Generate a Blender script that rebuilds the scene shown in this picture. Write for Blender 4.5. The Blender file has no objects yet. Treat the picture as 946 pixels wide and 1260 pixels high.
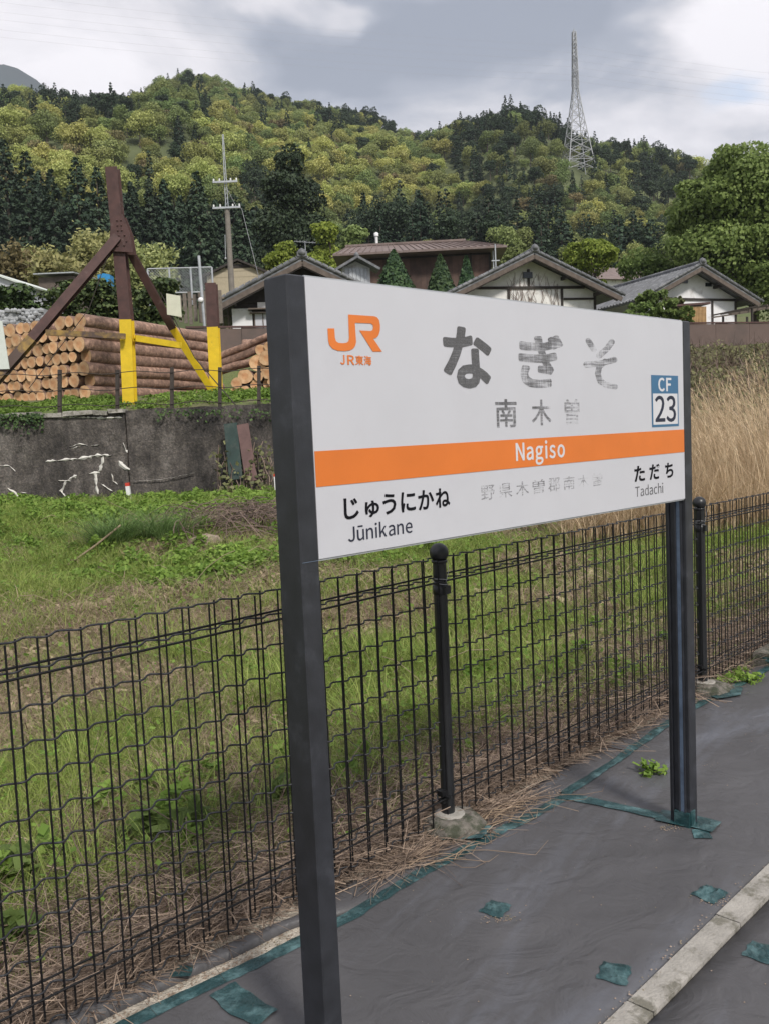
import bpy, math, random
import numpy as np
from math import sin, cos, pi, radians
from mathutils import Vector, Matrix

S = bpy.context.scene
# ------------------------------------------------------------------ camera
CAM_H, PITCH, ROLL, FPX = 1.5, 0.0847, 0.0446, 1093.0
cr, sr, cp, sp = cos(ROLL), sin(ROLL), cos(PITCH), sin(PITCH)
_R = Vector((1, 0, 0)); _U = Vector((0, sp, cp)); _F = Vector((0, cp, -sp))
_X = _R * cr - _U * sr; _Y = _R * sr + _U * cr
cam = bpy.data.cameras.new('camera'); camo = bpy.data.objects.new('camera', cam)
S.collection.objects.link(camo); S.camera = camo
camo.matrix_world = Matrix(((_X.x, _Y.x, -_F.x, 0), (_X.y, _Y.y, -_F.y, 0), (_X.z, _Y.z, -_F.z, CAM_H), (0, 0, 0, 1)))
cam.sensor_fit = 'VERTICAL'; cam.sensor_height = 24.0; cam.sensor_width = 18.0
cam.lens = 24.0 * FPX / 1260.0
cam.clip_start = 0.05; cam.clip_end = 12000

# ------------------------------------------------------------------ light
SUN_EL, SUN_AZ = radians(44), radians(152)      # azimuth clockwise from +Y: behind the camera, to the right
S.view_settings.view_transform = 'Standard'; S.view_settings.look = 'None'
S.view_settings.exposure = 0.65; S.view_settings.gamma = 1.0
w = bpy.data.worlds.new('World'); S.world = w; w.use_nodes = True
nt = w.node_tree; nt.nodes.clear()
def N(nt, t, **kw):
    n = nt.nodes.new(t)
    for k, v in kw.items():
        if k.startswith('i_'):
            k2 = k[2:]; n.inputs[int(k2) if k2.isdigit() else k2].default_value = v
        else: setattr(n, k, v)
    return n
def L(nt, a, b): nt.links.new(a, b)
def ramp(nt, stops, interp='LINEAR'):
    r = N(nt, 'ShaderNodeValToRGB'); e = r.color_ramp.elements; r.color_ramp.interpolation = interp
    while len(e) > 1: e.remove(e[-1])
    e[0].position, e[0].color = stops[0][0], (*stops[0][1], 1)
    for p_, c_ in stops[1:]:
        q = e.new(p_); q.color = (*c_, 1)
    return r
out = N(nt, 'ShaderNodeOutputWorld'); bg = N(nt, 'ShaderNodeBackground', i_Strength=0.1)
sky = N(nt, 'ShaderNodeTexSky', sky_type='NISHITA', sun_disc=False, sun_elevation=SUN_EL, sun_rotation=SUN_AZ)
sky.air_density = 1.2; sky.dust_density = 1.5
tc = N(nt, 'ShaderNodeTexCoord')
# cloud deck: the view direction projected on a flat layer of cloud
sep = N(nt, 'ShaderNodeSeparateXYZ'); L(nt, tc.outputs['Generated'], sep.inputs[0])
zz = N(nt, 'ShaderNodeMath', operation='MAXIMUM', i_1=0.0); L(nt, sep.outputs[2], zz.inputs[0])
za = N(nt, 'ShaderNodeMath', operation='ADD', i_1=0.16); L(nt, zz.outputs[0], za.inputs[0])
dx = N(nt, 'ShaderNodeMath', operation='DIVIDE'); L(nt, sep.outputs[0], dx.inputs[0]); L(nt, za.outputs[0], dx.inputs[1])
dy = N(nt, 'ShaderNodeMath', operation='DIVIDE'); L(nt, sep.outputs[1], dy.inputs[0]); L(nt, za.outputs[0], dy.inputs[1])
pl = N(nt, 'ShaderNodeCombineXYZ'); L(nt, dx.outputs[0], pl.inputs[0]); L(nt, dy.outputs[0], pl.inputs[1])
n1 = N(nt, 'ShaderNodeTexNoise', i_Scale=1.9, i_Detail=8.0, i_Roughness=0.6, i_Distortion=0.5)
mp = N(nt, 'ShaderNodeMapping'); mp.inputs['Location'].default_value = (3.1, 1.7, 0.4)
L(nt, pl.outputs[0], mp.inputs[0]); L(nt, mp.outputs[0], n1.inputs['Vector'])
def blob(cx, cy, rx, ry, soft=1.0):
    """a cloud bank: 1 inside an ellipse of the cloud layer, falling to 0 round it"""
    m = N(nt, 'ShaderNodeMapping', vector_type='POINT')
    m.inputs['Location'].default_value = (-cx / rx, -cy / ry, 0); m.inputs['Scale'].default_value = (1 / rx, 1 / ry, 0)
    L(nt, warp.outputs[0], m.inputs[0])
    g = N(nt, 'ShaderNodeVectorMath', operation='LENGTH'); L(nt, m.outputs[0], g.inputs[0])
    k = N(nt, 'ShaderNodeMapRange', interpolation_type='SMOOTHSTEP'); k.inputs[1].default_value = 1.25; k.inputs[2].default_value = 0.35
    L(nt, g.outputs['Value'], k.inputs[0]); return k.outputs[0]
n2 = N(nt, 'ShaderNodeTexNoise', i_Scale=2.6, i_Detail=4.0); L(nt, pl.outputs[0], n2.inputs['Vector'])
wv = N(nt, 'ShaderNodeVectorMath', operation='SUBTRACT'); wv.inputs[1].default_value = (.5, .5, .5); L(nt, n2.outputs['Color'], wv.inputs[0])
ws = N(nt, 'ShaderNodeVectorMath', operation='SCALE'); ws.inputs['Scale'].default_value = 0.7; L(nt, wv.outputs[0], ws.inputs[0])
warp = N(nt, 'ShaderNodeVectorMath', operation='ADD'); L(nt, pl.outputs[0], warp.inputs[0]); L(nt, ws.outputs[0], warp.inputs[1])
def mth(op, a, b, clamp=False):
    m = N(nt, 'ShaderNodeMath', operation=op, use_clamp=clamp)
    for i, v in enumerate((a, b)):
        if isinstance(v, (int, float)): m.inputs[i].default_value = v
        else: L(nt, v, m.inputs[i])
    return m.outputs[0]
dens = n1.outputs['Fac']
dens = mth('ADD', dens, mth('MULTIPLY', blob(.26, 1.62, .40, .28), .30))
dens = mth('ADD', dens, mth('MULTIPLY', blob(-.02, 1.68, .26, .12), .14))
dens = mth('SUBTRACT', dens, mth('MULTIPLY', blob(-.11, 1.46, .08, .12), .20))
dens = mth('SUBTRACT', dens, mth('MULTIPLY', blob(-.52, 1.62, .30, .30), .13))
dens = mth('SUBTRACT', dens, mth('MULTIPLY', blob(.84, 1.70, .36, .46), .32))
cl = ramp(nt, [(.27, (8.8, 8.4, 8.6)), (.41, (6.6, 6.35, 6.6)), (.52, (4.6, 4.6, 5.0)), (.63, (2.9, 3.1, 3.7)), (.78, (1.9, 2.15, 2.75))])
L(nt, dens, cl.inputs[0])
hol = mth('MULTIPLY', blob(.74, 1.92, .13, .10), mth('MULTIPLY', mth('SUBTRACT', n2.outputs['Fac'], .25), 4.0, True), True)
mx = N(nt, 'ShaderNodeMix', data_type='RGBA'); L(nt, mth('MULTIPLY', hol, .65), mx.inputs[0])
L(nt, cl.outputs[0], mx.inputs[6])
skb = N(nt, 'ShaderNodeVectorMath', operation='SCALE'); skb.inputs['Scale'].default_value = 1.7; L(nt, sky.outputs[0], skb.inputs[0])
L(nt, skb.outputs[0], mx.inputs[7])
L(nt, mx.outputs[2], bg.inputs[0]); L(nt, bg.outputs[0], out.inputs[0])

sun = bpy.data.lights.new('sun', 'SUN'); suno = bpy.data.objects.new('sun', sun); S.collection.objects.link(suno)
sun.energy = 3.0; sun.angle = radians(9); sun.color = (1, .95, .87)
sd = Vector((sin(SUN_AZ) * cos(SUN_EL), cos(SUN_AZ) * cos(SUN_EL), sin(SUN_EL)))
suno.rotation_euler = sd.to_track_quat('Z', 'Y').to_euler(); suno.location = (6, -12, 14)

# ------------------------------------------------------------------ pixel <-> world (to lay things out at real positions)
def ray(px, py):
    ix, iy = px - 473, 630 - py
    X = (ix * cr + iy * sr) / FPX; U = (-ix * sr + iy * cr) / FPX
    return Vector((X, cp + U * sp, -sp + U * cp))
def at(px, py, Y):
    r = ray(px, py); return Vector((r.x * Y / r.y, Y, r.z * Y / r.y + CAM_H))
def gp(px, py, z=0.0):
    r = ray(px, py); t = (z - CAM_H) / r.z; return Vector((r.x * t, r.y * t, z))
def proj(x, y, z):
    z = z - CAM_H; d = y * cp - z * sp; u = y * sp + z * cp
    X = x / d * FPX; Y = u / d * FPX
    return 473 + X * cr - Y * sr, 630 - (X * sr + Y * cr)

# ------------------------------------------------------------------ mesh helpers
ID = Matrix.Identity(4)
class MB:
    def __init__(s): s.v = []; s.f = []; s.m = []; s.sm = []
    def add(s, vs, fs, mi=0, smooth=False):
        b = len(s.v); s.v += [tuple(v) for v in vs]; s.f += [tuple(b + i for i in f) for f in fs]
        s.m += [mi] * len(fs); s.sm += [smooth] * len(fs); return s
    def box(s, c, d, M=ID, mi=0, jit=0, rng=None):
        x, y, z = d[0] / 2, d[1] / 2, d[2] / 2; vs = []
        for i in (-1, 1):
            for j in (-1, 1):
                for k in (-1, 1):
                    v = Vector((c[0] + i * x, c[1] + j * y, c[2] + k * z))
                    if jit: v += Vector([rng.uniform(-jit, jit) for _ in range(3)])
                    vs.append(M @ v)
        return s.add(vs, [(0, 1, 3, 2), (4, 6, 7, 5), (0, 4, 5, 1), (2, 3, 7, 6), (0, 2, 6, 4), (1, 5, 7, 3)], mi)
    def beam(s, a, b, wx, wy, up=Vector((0, 0, 1)), mi=0):
        a = Vector(a); b = Vector(b); z = (b - a); l = z.length; z = z / l
        x = up.cross(z)
        if x.length < 1e-4: x = Vector((1, 0, 0))
        x.normalize(); y = z.cross(x)
        M = Matrix(((x.x, y.x, z.x, a.x), (x.y, y.y, z.y, a.y), (x.z, y.z, z.z, a.z), (0, 0, 0, 1)))
        return s.box((0, 0, l / 2), (wx, wy, l), M, mi)
    def tube(s, pts, r, n=6, mi=0, cap=True, smooth=True):
        pts = [Vector(p_) for p_ in pts]; k = len(pts); rr = r if isinstance(r, (list, tuple)) else [r] * k
        vs = []; ref = None
        for i in range(k):
            t = pts[min(i + 1, k - 1)] - pts[max(i - 1, 0)]
            t = t.normalized() if t.length > 1e-9 else Vector((0, 0, 1))
            if ref is None: ref = Vector((0, 0, 1)) if abs(t.z) < .9 else Vector((1, 0, 0))
            x = ref - t * ref.dot(t)
            if x.length < 1e-4: x = t.orthogonal()
            x.normalize(); ref = x; y = t.cross(x)
            for j in range(n):
                a = 2 * pi * j / n; vs.append(pts[i] + (x * cos(a) + y * sin(a)) * rr[i])
        fs = [(i * n + j, i * n + (j + 1) % n, (i + 1) * n + (j + 1) % n, (i + 1) * n + j) for i in range(k - 1) for j in range(n)]
        s.add(vs, fs, mi, smooth)
        if cap: s.add(vs[:n], [tuple(range(n - 1, -1, -1))], mi); s.add(vs[-n:], [tuple(range(n))], mi)
        return s
    def lathe(s, prof, c=(0, 0, 0), n=16, mi=0, smooth=True, M=ID):
        vs = [M @ Vector((c[0] + r * cos(2 * pi * j / n), c[1] + r * sin(2 * pi * j / n), c[2] + z)) for r, z in prof for j in range(n)]
        fs = [(i * n + j, i * n + (j + 1) % n, (i + 1) * n + (j + 1) % n, (i + 1) * n + j) for i in range(len(prof) - 1) for j in range(n)]
        return s.add(vs, fs, mi, smooth)
    def prism(s, poly, y0, y1, M=ID, mi=0):
        """polygon in local x,z extruded along local y"""
        n = len(poly); vs = [M @ Vector((x, y0, z)) for x, z in poly] + [M @ Vector((x, y1, z)) for x, z in poly]
        fs = [tuple(range(n)), tuple(range(2 * n - 1, n - 1, -1))] + [((i + 1) % n, i, n + i, n + (i + 1) % n) for i in range(n)]
        return s.add(vs, fs, mi)
    def mesh(s, name, mats):
        me = bpy.data.meshes.new(name); me.from_pydata(s.v, [], s.f)
        for m_ in (mats if isinstance(mats, (list, tuple)) else [mats]): me.materials.append(m_)
        me.polygons.foreach_set('material_index', s.m); me.polygons.foreach_set('use_smooth', s.sm)
        me.update(); return me
    def build(s, name, mats, parent=None, loc=None):
        return obj(name, s.mesh(name, mats), parent, loc)
def obj(name, me, parent=None, loc=None):
    o = bpy.data.objects.new(name, me); S.collection.objects.link(o)
    if parent is not None: o.parent = parent
    if loc is not None: o.location = loc
    return o
def tag(o, label=None, cat=None, group=None, kind=None):
    if label: o['label'] = label
    if cat: o['category'] = cat
    if group: o['group'] = group
    if kind: o['kind'] = kind
    return o
def thing(name, label, cat, loc=(0, 0, 0), rz=0, group=None):
    o = bpy.data.objects.new(name, None); S.collection.objects.link(o); o.location = loc; o.rotation_euler = (0, 0, rz)
    o.empty_display_size = .1
    return tag(o, label, cat, group)
def np_mesh(name, V, Fq, mats, mi=None, smooth=False):
    """big mesh from arrays; Fq (n,k)"""
    me = bpy.data.meshes.new(name); nf, k = Fq.shape
    me.vertices.add(len(V)); me.vertices.foreach_set('co', V.astype(np.float32).ravel())
    me.loops.add(nf * k); me.loops.foreach_set('vertex_index', Fq.astype(np.int32).ravel())
    me.polygons.add(nf); me.polygons.foreach_set('loop_start', (np.arange(nf) * k).astype(np.int32))
    for m_ in (mats if isinstance(mats, (list, tuple)) else [mats]): me.materials.append(m_)
    if mi is not None: me.polygons.foreach_set('material_index', mi.astype(np.int32))
    me.polygons.foreach_set('use_smooth', np.full(nf, smooth, dtype=bool))
    me.update(calc_edges=True); return me
# value noise
_rs = np.random.RandomState(7); _T = _rs.rand(256, 256)
def vn(x, y, o=3):
    x = np.asarray(x, float); y = np.asarray(y, float); r = 0; a = 1; tot = 0
    for k in range(o):
        xi = np.floor(x).astype(int); yi = np.floor(y).astype(int); fx = x - xi; fy = y - yi
        fx = fx * fx * (3 - 2 * fx); fy = fy * fy * (3 - 2 * fy)
        g = lambda i, j: _T[(xi + i) % 256, (yi + j) % 256]
        r = r + a * ((g(0, 0) * (1 - fx) + g(1, 0) * fx) * (1 - fy) + (g(0, 1) * (1 - fx) + g(1, 1) * fx) * fy)
        tot += a; a *= .5; x = x * 2.03 + 17.3; y = y * 2.03 + 5.1
    return r / tot
def SS(t): t = np.clip(t, 0, 1); return t * t * (3 - 2 * t)

# ------------------------------------------------------------------ materials
def mat(name, col, rough=.7, metal=0, var=.12, vscale=8.0, bump=0, bscale=60, dirt=None, dscale=2.0, dth=(.5, .7), spec=.5, coat=0, obj_var=0, coord='Object'):
    m = bpy.data.materials.new(name); m.use_nodes = True; t = m.node_tree; b = t.nodes['Principled BSDF']
    b.inputs['Roughness'].default_value = rough; b.inputs['Metallic'].default_value = metal
    b.inputs['Specular IOR Level'].default_value = spec; b.inputs['Coat Weight'].default_value = coat
    c = N(t, 'ShaderNodeTexCoord'); co = c.outputs[coord]
    n = N(t, 'ShaderNodeTexNoise', i_Scale=vscale, i_Detail=5.0, i_Roughness=.6); L(t, co, n.inputs['Vector'])
    lo = tuple(max(0, x * (1 - var)) for x in col); hi = tuple(min(1, x * (1 + var)) for x in col)
    r = ramp(t, [(.3, lo), (.7, hi)]); L(t, n.outputs['Fac'], r.inputs[0]); last = r.outputs[0]
    if dirt is not None:
        n3 = N(t, 'ShaderNodeTexNoise', i_Scale=dscale, i_Detail=6.0, i_Roughness=.65); L(t, co, n3.inputs['Vector'])
        r3 = ramp(t, [(dth[0], (0, 0, 0)), (dth[1], (1, 1, 1))]); L(t, n3.outputs['Fac'], r3.inputs[0])
        x = N(t, 'ShaderNodeMix', data_type='RGBA'); L(t, r3.outputs[0], x.inputs[0]); L(t, last, x.inputs[6]); x.inputs[7].default_value = (*dirt, 1); last = x.outputs[2]
    if obj_var:
        oi = N(t, 'ShaderNodeObjectInfo'); mr = N(t, 'ShaderNodeMapRange'); mr.inputs[3].default_value = 1 - obj_var; mr.inputs[4].default_value = 1 + obj_var
        L(t, oi.outputs['Random'], mr.inputs[0]); h = N(t, 'ShaderNodeHueSaturation'); L(t, mr.outputs[0], h.inputs['Value']); L(t, last, h.inputs['Color']); last = h.outputs[0]
    L(t, last, b.inputs['Base Color'])
    if bump:
        nb = N(t, 'ShaderNodeTexNoise', i_Scale=bscale, i_Detail=4.0); L(t, co, nb.inputs['Vector'])
        bu = N(t, 'ShaderNodeBump', i_Strength=bump, i_Distance=.01); L(t, nb.outputs['Fac'], bu.inputs['Height']); L(t, bu.outputs[0], b.inputs['Normal'])
    return m
def leafmat(name, c1, c2, objv=.18, hue=.02, rough=.6, trans=.25, pscale=.25):
    m = bpy.data.materials.new(name); m.use_nodes = True; t = m.node_tree; b = t.nodes['Principled BSDF']; o = t.nodes['Material Output']
    g = N(t, 'ShaderNodeNewGeometry'); oi = N(t, 'ShaderNodeObjectInfo')
    tcn = N(t, 'ShaderNodeTexCoord'); n = N(t, 'ShaderNodeTexNoise', i_Scale=pscale, i_Detail=3.0); L(t, tcn.outputs['Object'], n.inputs['Vector'])
    ad = N(t, 'ShaderNodeMath', operation='ADD'); L(t, g.outputs['Random Per Island'], ad.inputs[0]); L(t, n.outputs['Fac'], ad.inputs[1])
    r = ramp(t, [(.25, c1), (.75, c2)]); hl = N(t, 'ShaderNodeMath', operation='MULTIPLY', i_1=.5); L(t, ad.outputs[0], hl.inputs[0]); L(t, hl.outputs[0], r.inputs[0])
    mr = N(t, 'ShaderNodeMapRange'); mr.inputs[3].default_value = 1 - objv; mr.inputs[4].default_value = 1 + objv; L(t, oi.outputs['Random'], mr.inputs[0])
    m2 = N(t, 'ShaderNodeMath', operation='MULTIPLY', i_1=7.13); L(t, oi.outputs['Random'], m2.inputs[0]); fr = N(t, 'ShaderNodeMath', operation='FRACT'); L(t, m2.outputs[0], fr.inputs[0])
    mh = N(t, 'ShaderNodeMapRange'); mh.inputs[3].default_value = .5 - hue; mh.inputs[4].default_value = .5 + hue; L(t, fr.outputs[0], mh.inputs[0])
    h = N(t, 'ShaderNodeHueSaturation'); L(t, mr.outputs[0], h.inputs['Value']); L(t, mh.outputs[0], h.inputs['Hue']); L(t, r.outputs[0], h.inputs['Color'])
    L(t, h.outputs[0], b.inputs['Base Color']); b.inputs['Roughness'].default_value = rough; b.inputs['Specular IOR Level'].default_value = .25
    if trans:
        tr = N(t, 'ShaderNodeBsdfTranslucent'); L(t, h.outputs[0], tr.inputs[0]); ms = N(t, 'ShaderNodeMixShader', i_0=trans)
        L(t, b.outputs[0], ms.inputs[1]); L(t, tr.outputs[0], ms.inputs[2]); L(t, ms.outputs[0], o.inputs['Surface'])
    return m
M = {}
M['navy'] = mat('dark_post_paint', (.026, .028, .034), .42, var=.3, vscale=14, dirt=(.07, .075, .09), dscale=7, dth=(.55, .85), bump=.04, bscale=200)
M['pylon_steel'] = mat('pylon_steel', (.42, .43, .45), .55, metal=.2, var=.15)
M['pale_blue'] = mat('pale_blue_paint', (.17, .23, .32), .6, var=.3, vscale=20)  # pale blue tone for the groove floor and the scratch
M['white_panel'] = mat('white_panel', (.53, .535, .575), .38, var=.03, vscale=3, dirt=(.49, .49, .53), dscale=2.6, dth=(.5, .8))
M['orange'] = mat('orange_film', (.66, .175, .03), .4, var=.06, vscale=5)
M['ink'] = mat('black_ink', (.006, .006, .009), .6, spec=.15, var=.2)
M['ink2'] = mat('grey_ink', (.032, .036, .055), .6, spec=.15, var=.2)
M['blue_plate'] = mat('blue_film', (.045, .14, .26), .4, var=.06)
M['letter_white'] = mat('letter_white', (.60, .60, .63), .4, var=.03)
M['fence'] = mat('black_fence_wire', (.007, .007, .008), .5, spec=.3, var=.3, vscale=40)
M['fence_grey'] = mat('weathered_fence_wire', (.022, .023, .027), .5, spec=.4, var=.35, vscale=60)
M['fpost'] = mat('black_fence_post', (.013, .014, .016), .38, var=.3, vscale=25, dirt=(.10, .10, .10), dscale=45, dth=(.68, .75))
M['concrete'] = mat('pale_concrete', (.34, .32, .29), .9, var=.2, vscale=12, bump=.5, bscale=120, dirt=(.17, .16, .13), dscale=14, dth=(.5, .62))
M['mossy'] = mat('mossy_concrete', (.16, .145, .125), .95, var=.3, vscale=25, bump=.8, bscale=80, dirt=(.055, .06, .04), dscale=18, dth=(.45, .6))
M['tape'] = mat('green_tape', (.014, .048, .052), .34, var=.3, vscale=14, dirt=(.12, .22, .23), dscale=13, dth=(.47, .72), bump=.4, bscale=90)
M['steel_brown'] = mat('brown_painted_steel', (.075, .036, .032), .6, var=.3, vscale=6, dirt=(.16, .12, .11), dscale=5, dth=(.6, .8))
M['steel_yellow'] = mat('yellow_painted_steel', (.72, .50, .02), .5, var=.12, vscale=5, dirt=(.32, .22, .04), dscale=4, dth=(.6, .8))
M['steel_dull'] = mat('worn_yellow_steel', (.30, .19, .05), .65, var=.35, vscale=4, dirt=(.085, .055, .045), dscale=2.2, dth=(.40, .52))
M['bark'] = mat('log_bark', (.225, .14, .105), .9, var=.45, vscale=9, bump=1, bscale=30, dirt=(.42, .27, .20), dscale=9, dth=(.52, .75), obj_var=.25)
M['dead_wood'] = mat('grey_old_wood', (.17, .145, .12), .9, var=.3, vscale=10, bump=.4)
M['dark_wood'] = mat('dark_wood', (.035, .028, .025), .8, var=.3)
M['barge'] = mat('weathered_board', (.12, .095, .08), .85, var=.3, vscale=4)
M['plaster'] = mat('white_plaster', (.76, .76, .78), .9, var=.08, vscale=2, dirt=(.30, .27, .25), dscale=.9, dth=(.58, .75))
M['plaster_dirty'] = mat('stained_plaster', (.74, .73, .71), .9, var=.12, vscale=2, dirt=(.26, .21, .18), dscale=1.3, dth=(.56, .72))
M['tile'] = mat('grey_roof_tile', (.13, .135, .145), .55, var=.35, vscale=3, dirt=(.28, .28, .29), dscale=3, dth=(.55, .75))
M['brown_roof'] = mat('brown_metal_roof', (.17, .125, .112), .6, var=.2, vscale=1.5, dirt=(.24, .20, .19), dscale=2, dth=(.5, .8))
M['plank'] = mat('red_brown_plank', (.095, .058, .045), .8, var=.35, vscale=2, obj_var=.3)
M['beige'] = mat('beige_siding', (.42, .36, .26), .8, var=.08)
M['brown_wall'] = mat('brown_sheet', (.125, .088, .076), .7, var=.12, vscale=1.5, dirt=(.075, .06, .055), dscale=.8, dth=(.5, .8))
M['galv'] = mat('galvanised_steel', (.46, .48, .50), .45, metal=.5, var=.15)
M['pole'] = mat('concrete_pole', (.20, .18, .155), .85, var=.2, vscale=4)
M['glass'] = mat('dark_glass', (.02, .025, .03), .1, var=.2)
M['cream'] = mat('cream_plate', (.62, .62, .50), .6, var=.06)
M['pale_plate'] = mat('pale_plate', (.62, .66, .62), .6, var=.06)
M['blue_tarp'] = mat('blue_tarp', (.03, .24, .52), .5, var=.2)
M['bamboo_screen'] = mat('bamboo_screen', (.50, .33, .17), .8, var=.2, vscale=6)
M['white_paint'] = mat('white_paint', (.75, .75, .75), .5, var=.05)
M['red_paint'] = mat('red_paint', (.55, .05, .03), .5)
M['green_board'] = mat('dark_green_board', (.012, .035, .03), .6, var=.3, vscale=6, dirt=(.06, .07, .06), dscale=5)
M['red_board'] = mat('red_brown_board', (.13, .075, .07), .75, var=.25, vscale=5)
M['deposit'] = mat('lime_deposit', (.62, .60, .56), .9, var=.15, vscale=12, dirt=(.42, .32, .22), dscale=3, dth=(.58, .75))
M['stone'] = mat('grey_stone', (.30, .31, .32), .9, var=.25, vscale=4, bump=.5, obj_var=.2)
M['stone_warm'] = mat('warm_stone', (.30, .23, .18), .95, var=.25, vscale=6, bump=.6, dirt=(.10, .11, .05), dscale=7)
M['trunk'] = mat('tree_trunk', (.09, .07, .055), .9, var=.3, vscale=3)
M['cap_metal'] = mat('wire_steel', (.45, .45, .47), .4, metal=.8)
M['hinge'] = mat('dark_post_wood', (.05, .04, .035), .85, var=.3)
# foliage
M['cedar'] = leafmat('cedar_needles', (.022, .042, .026), (.06, .095, .052), .25, .02, trans=.1, pscale=.3)
M['bigcedar'] = leafmat('dark_cypress', (.018, .034, .018), (.06, .09, .044), .1, .01, trans=.1, pscale=.5)
M['fresh_sunlit'] = leafmat('fresh_sunlit_leaves', (.29, .31, .08), (.54, .55, .20), .30, .022, trans=.3, pscale=.25)  # spring leaf green, brightened so the colour itself carries the hill's sunlight
M['midgreen'] = leafmat('mid_leaves', (.16, .20, .06), (.29, .34, .13), .28, .03, trans=.28, pscale=.25)
M['bronze'] = leafmat('bronze_leaves', (.15, .13, .055), (.32, .27, .13), .2, .02, trans=.25)
M['bamboo'] = leafmat('bamboo_leaves', (.20, .21, .08), (.46, .44, .19), .2, .03, trans=.25)
M['near'] = leafmat('near_leaves', (.11, .17, .045), (.26, .35, .11), .1, .01, trans=.4, pscale=.6)
M['near2'] = leafmat('yellowgreen_leaves', (.16, .21, .03), (.36, .41, .08), .1, .02, trans=.35, pscale=.6)
M['hedge'] = leafmat('hedge_leaves', (.02, .04, .016), (.10, .15, .045), .2, .02, trans=.12, pscale=1.2)
M['shrub'] = leafmat('trim_shrub_leaves', (.02, .045, .025), (.07, .125, .045), .2, .02, trans=.12, pscale=1.5)
M['weed'] = leafmat('weed_leaves', (.11, .19, .03), (.28, .40, .08), .1, .02, trans=.35, pscale=.8)
M['grass'] = leafmat('green_grass', (.14, .20, .035), (.42, .48, .14), .1, .02, trans=.35, pscale=.9)
M['tussock'] = leafmat('tussock_grass', (.09, .16, .05), (.22, .33, .11), .1, .02, trans=.3, pscale=.9)
M['straw'] = leafmat('dry_straw', (.17, .12, .085), (.50, .39, .27), .1, .01, trans=.15, pscale=1.5)
M['stalk'] = leafmat('dead_stalks', (.08, .06, .048), (.40, .31, .23), .1, .01, trans=.05, pscale=1.5)
M['susuki'] = leafmat('dry_pampas', (.36, .27, .165), (.80, .66, .45), .1, .01, trans=.3, pscale=.9)
M['twig'] = leafmat('brown_twigs', (.08, .058, .05), (.26, .19, .155), .1, .01, trans=0)
M['scrub'] = leafmat('scrub_leaves', (.06, .07, .03), (.21, .22, .10), .1, .02, trans=.2, pscale=.5)
M['vine'] = leafmat('dry_vine', (.08, .05, .04), (.2, .13, .1), .1, .01, trans=0)

# ground, wall and mat materials with their own recipes
def ground_mat():
    m = bpy.data.materials.new('field_soil'); m.use_nodes = True; t = m.node_tree; b = t.nodes['Principled BSDF']
    c = N(t, 'ShaderNodeTexCoord'); n = N(t, 'ShaderNodeTexNoise', i_Scale=.55, i_Detail=8.0, i_Roughness=.65); L(t, c.outputs['Object'], n.inputs['Vector'])
    r = ramp(t, [(.3, (.17, .13, .09)), (.45, (.13, .13, .055)), (.6, (.12, .165, .045)), (.75, (.23, .18, .125))]); L(t, n.outputs['Fac'], r.inputs[0])
    n2 = N(t, 'ShaderNodeTexNoise', i_Scale=22.0, i_Detail=5.0); L(t, c.outputs['Object'], n2.inputs['Vector'])
    x = N(t, 'ShaderNodeMix', data_type='RGBA', blend_type='MULTIPLY', i_0=.6); L(t, r.outputs[0], x.inputs[6])
    r2 = ramp(t, [(.3, (.45, .45, .45)), (.7, (1.3, 1.3, 1.3))]); L(t, n2.outputs['Fac'], r2.inputs[0]); L(t, r2.outputs[0], x.inputs[7])
    L(t, x.outputs[2], b.inputs['Base Color']); b.inputs['Roughness'].default_value = 1
    bu = N(t, 'ShaderNodeBump', i_Strength=.8, i_Distance=.03); L(t, n2.outputs['Fac'], bu.inputs['Height']); L(t, bu.outputs[0], b.inputs['Normal'])
    return m
def hill_mat():
    m = bpy.data.materials.new('forest_floor'); m.use_nodes = True; t = m.node_tree; b = t.nodes['Principled BSDF']
    c = N(t, 'ShaderNodeTexCoord'); n = N(t, 'ShaderNodeTexNoise', i_Scale=.05, i_Detail=8.0); L(t, c.outputs['Object'], n.inputs['Vector'])
    r = ramp(t, [(.35, (.06, .075, .03)), (.65, (.12, .14, .06))]); L(t, n.outputs['Fac'], r.inputs[0]); L(t, r.outputs[0], b.inputs['Base Color']); b.inputs['Roughness'].default_value = 1
    return m
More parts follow.
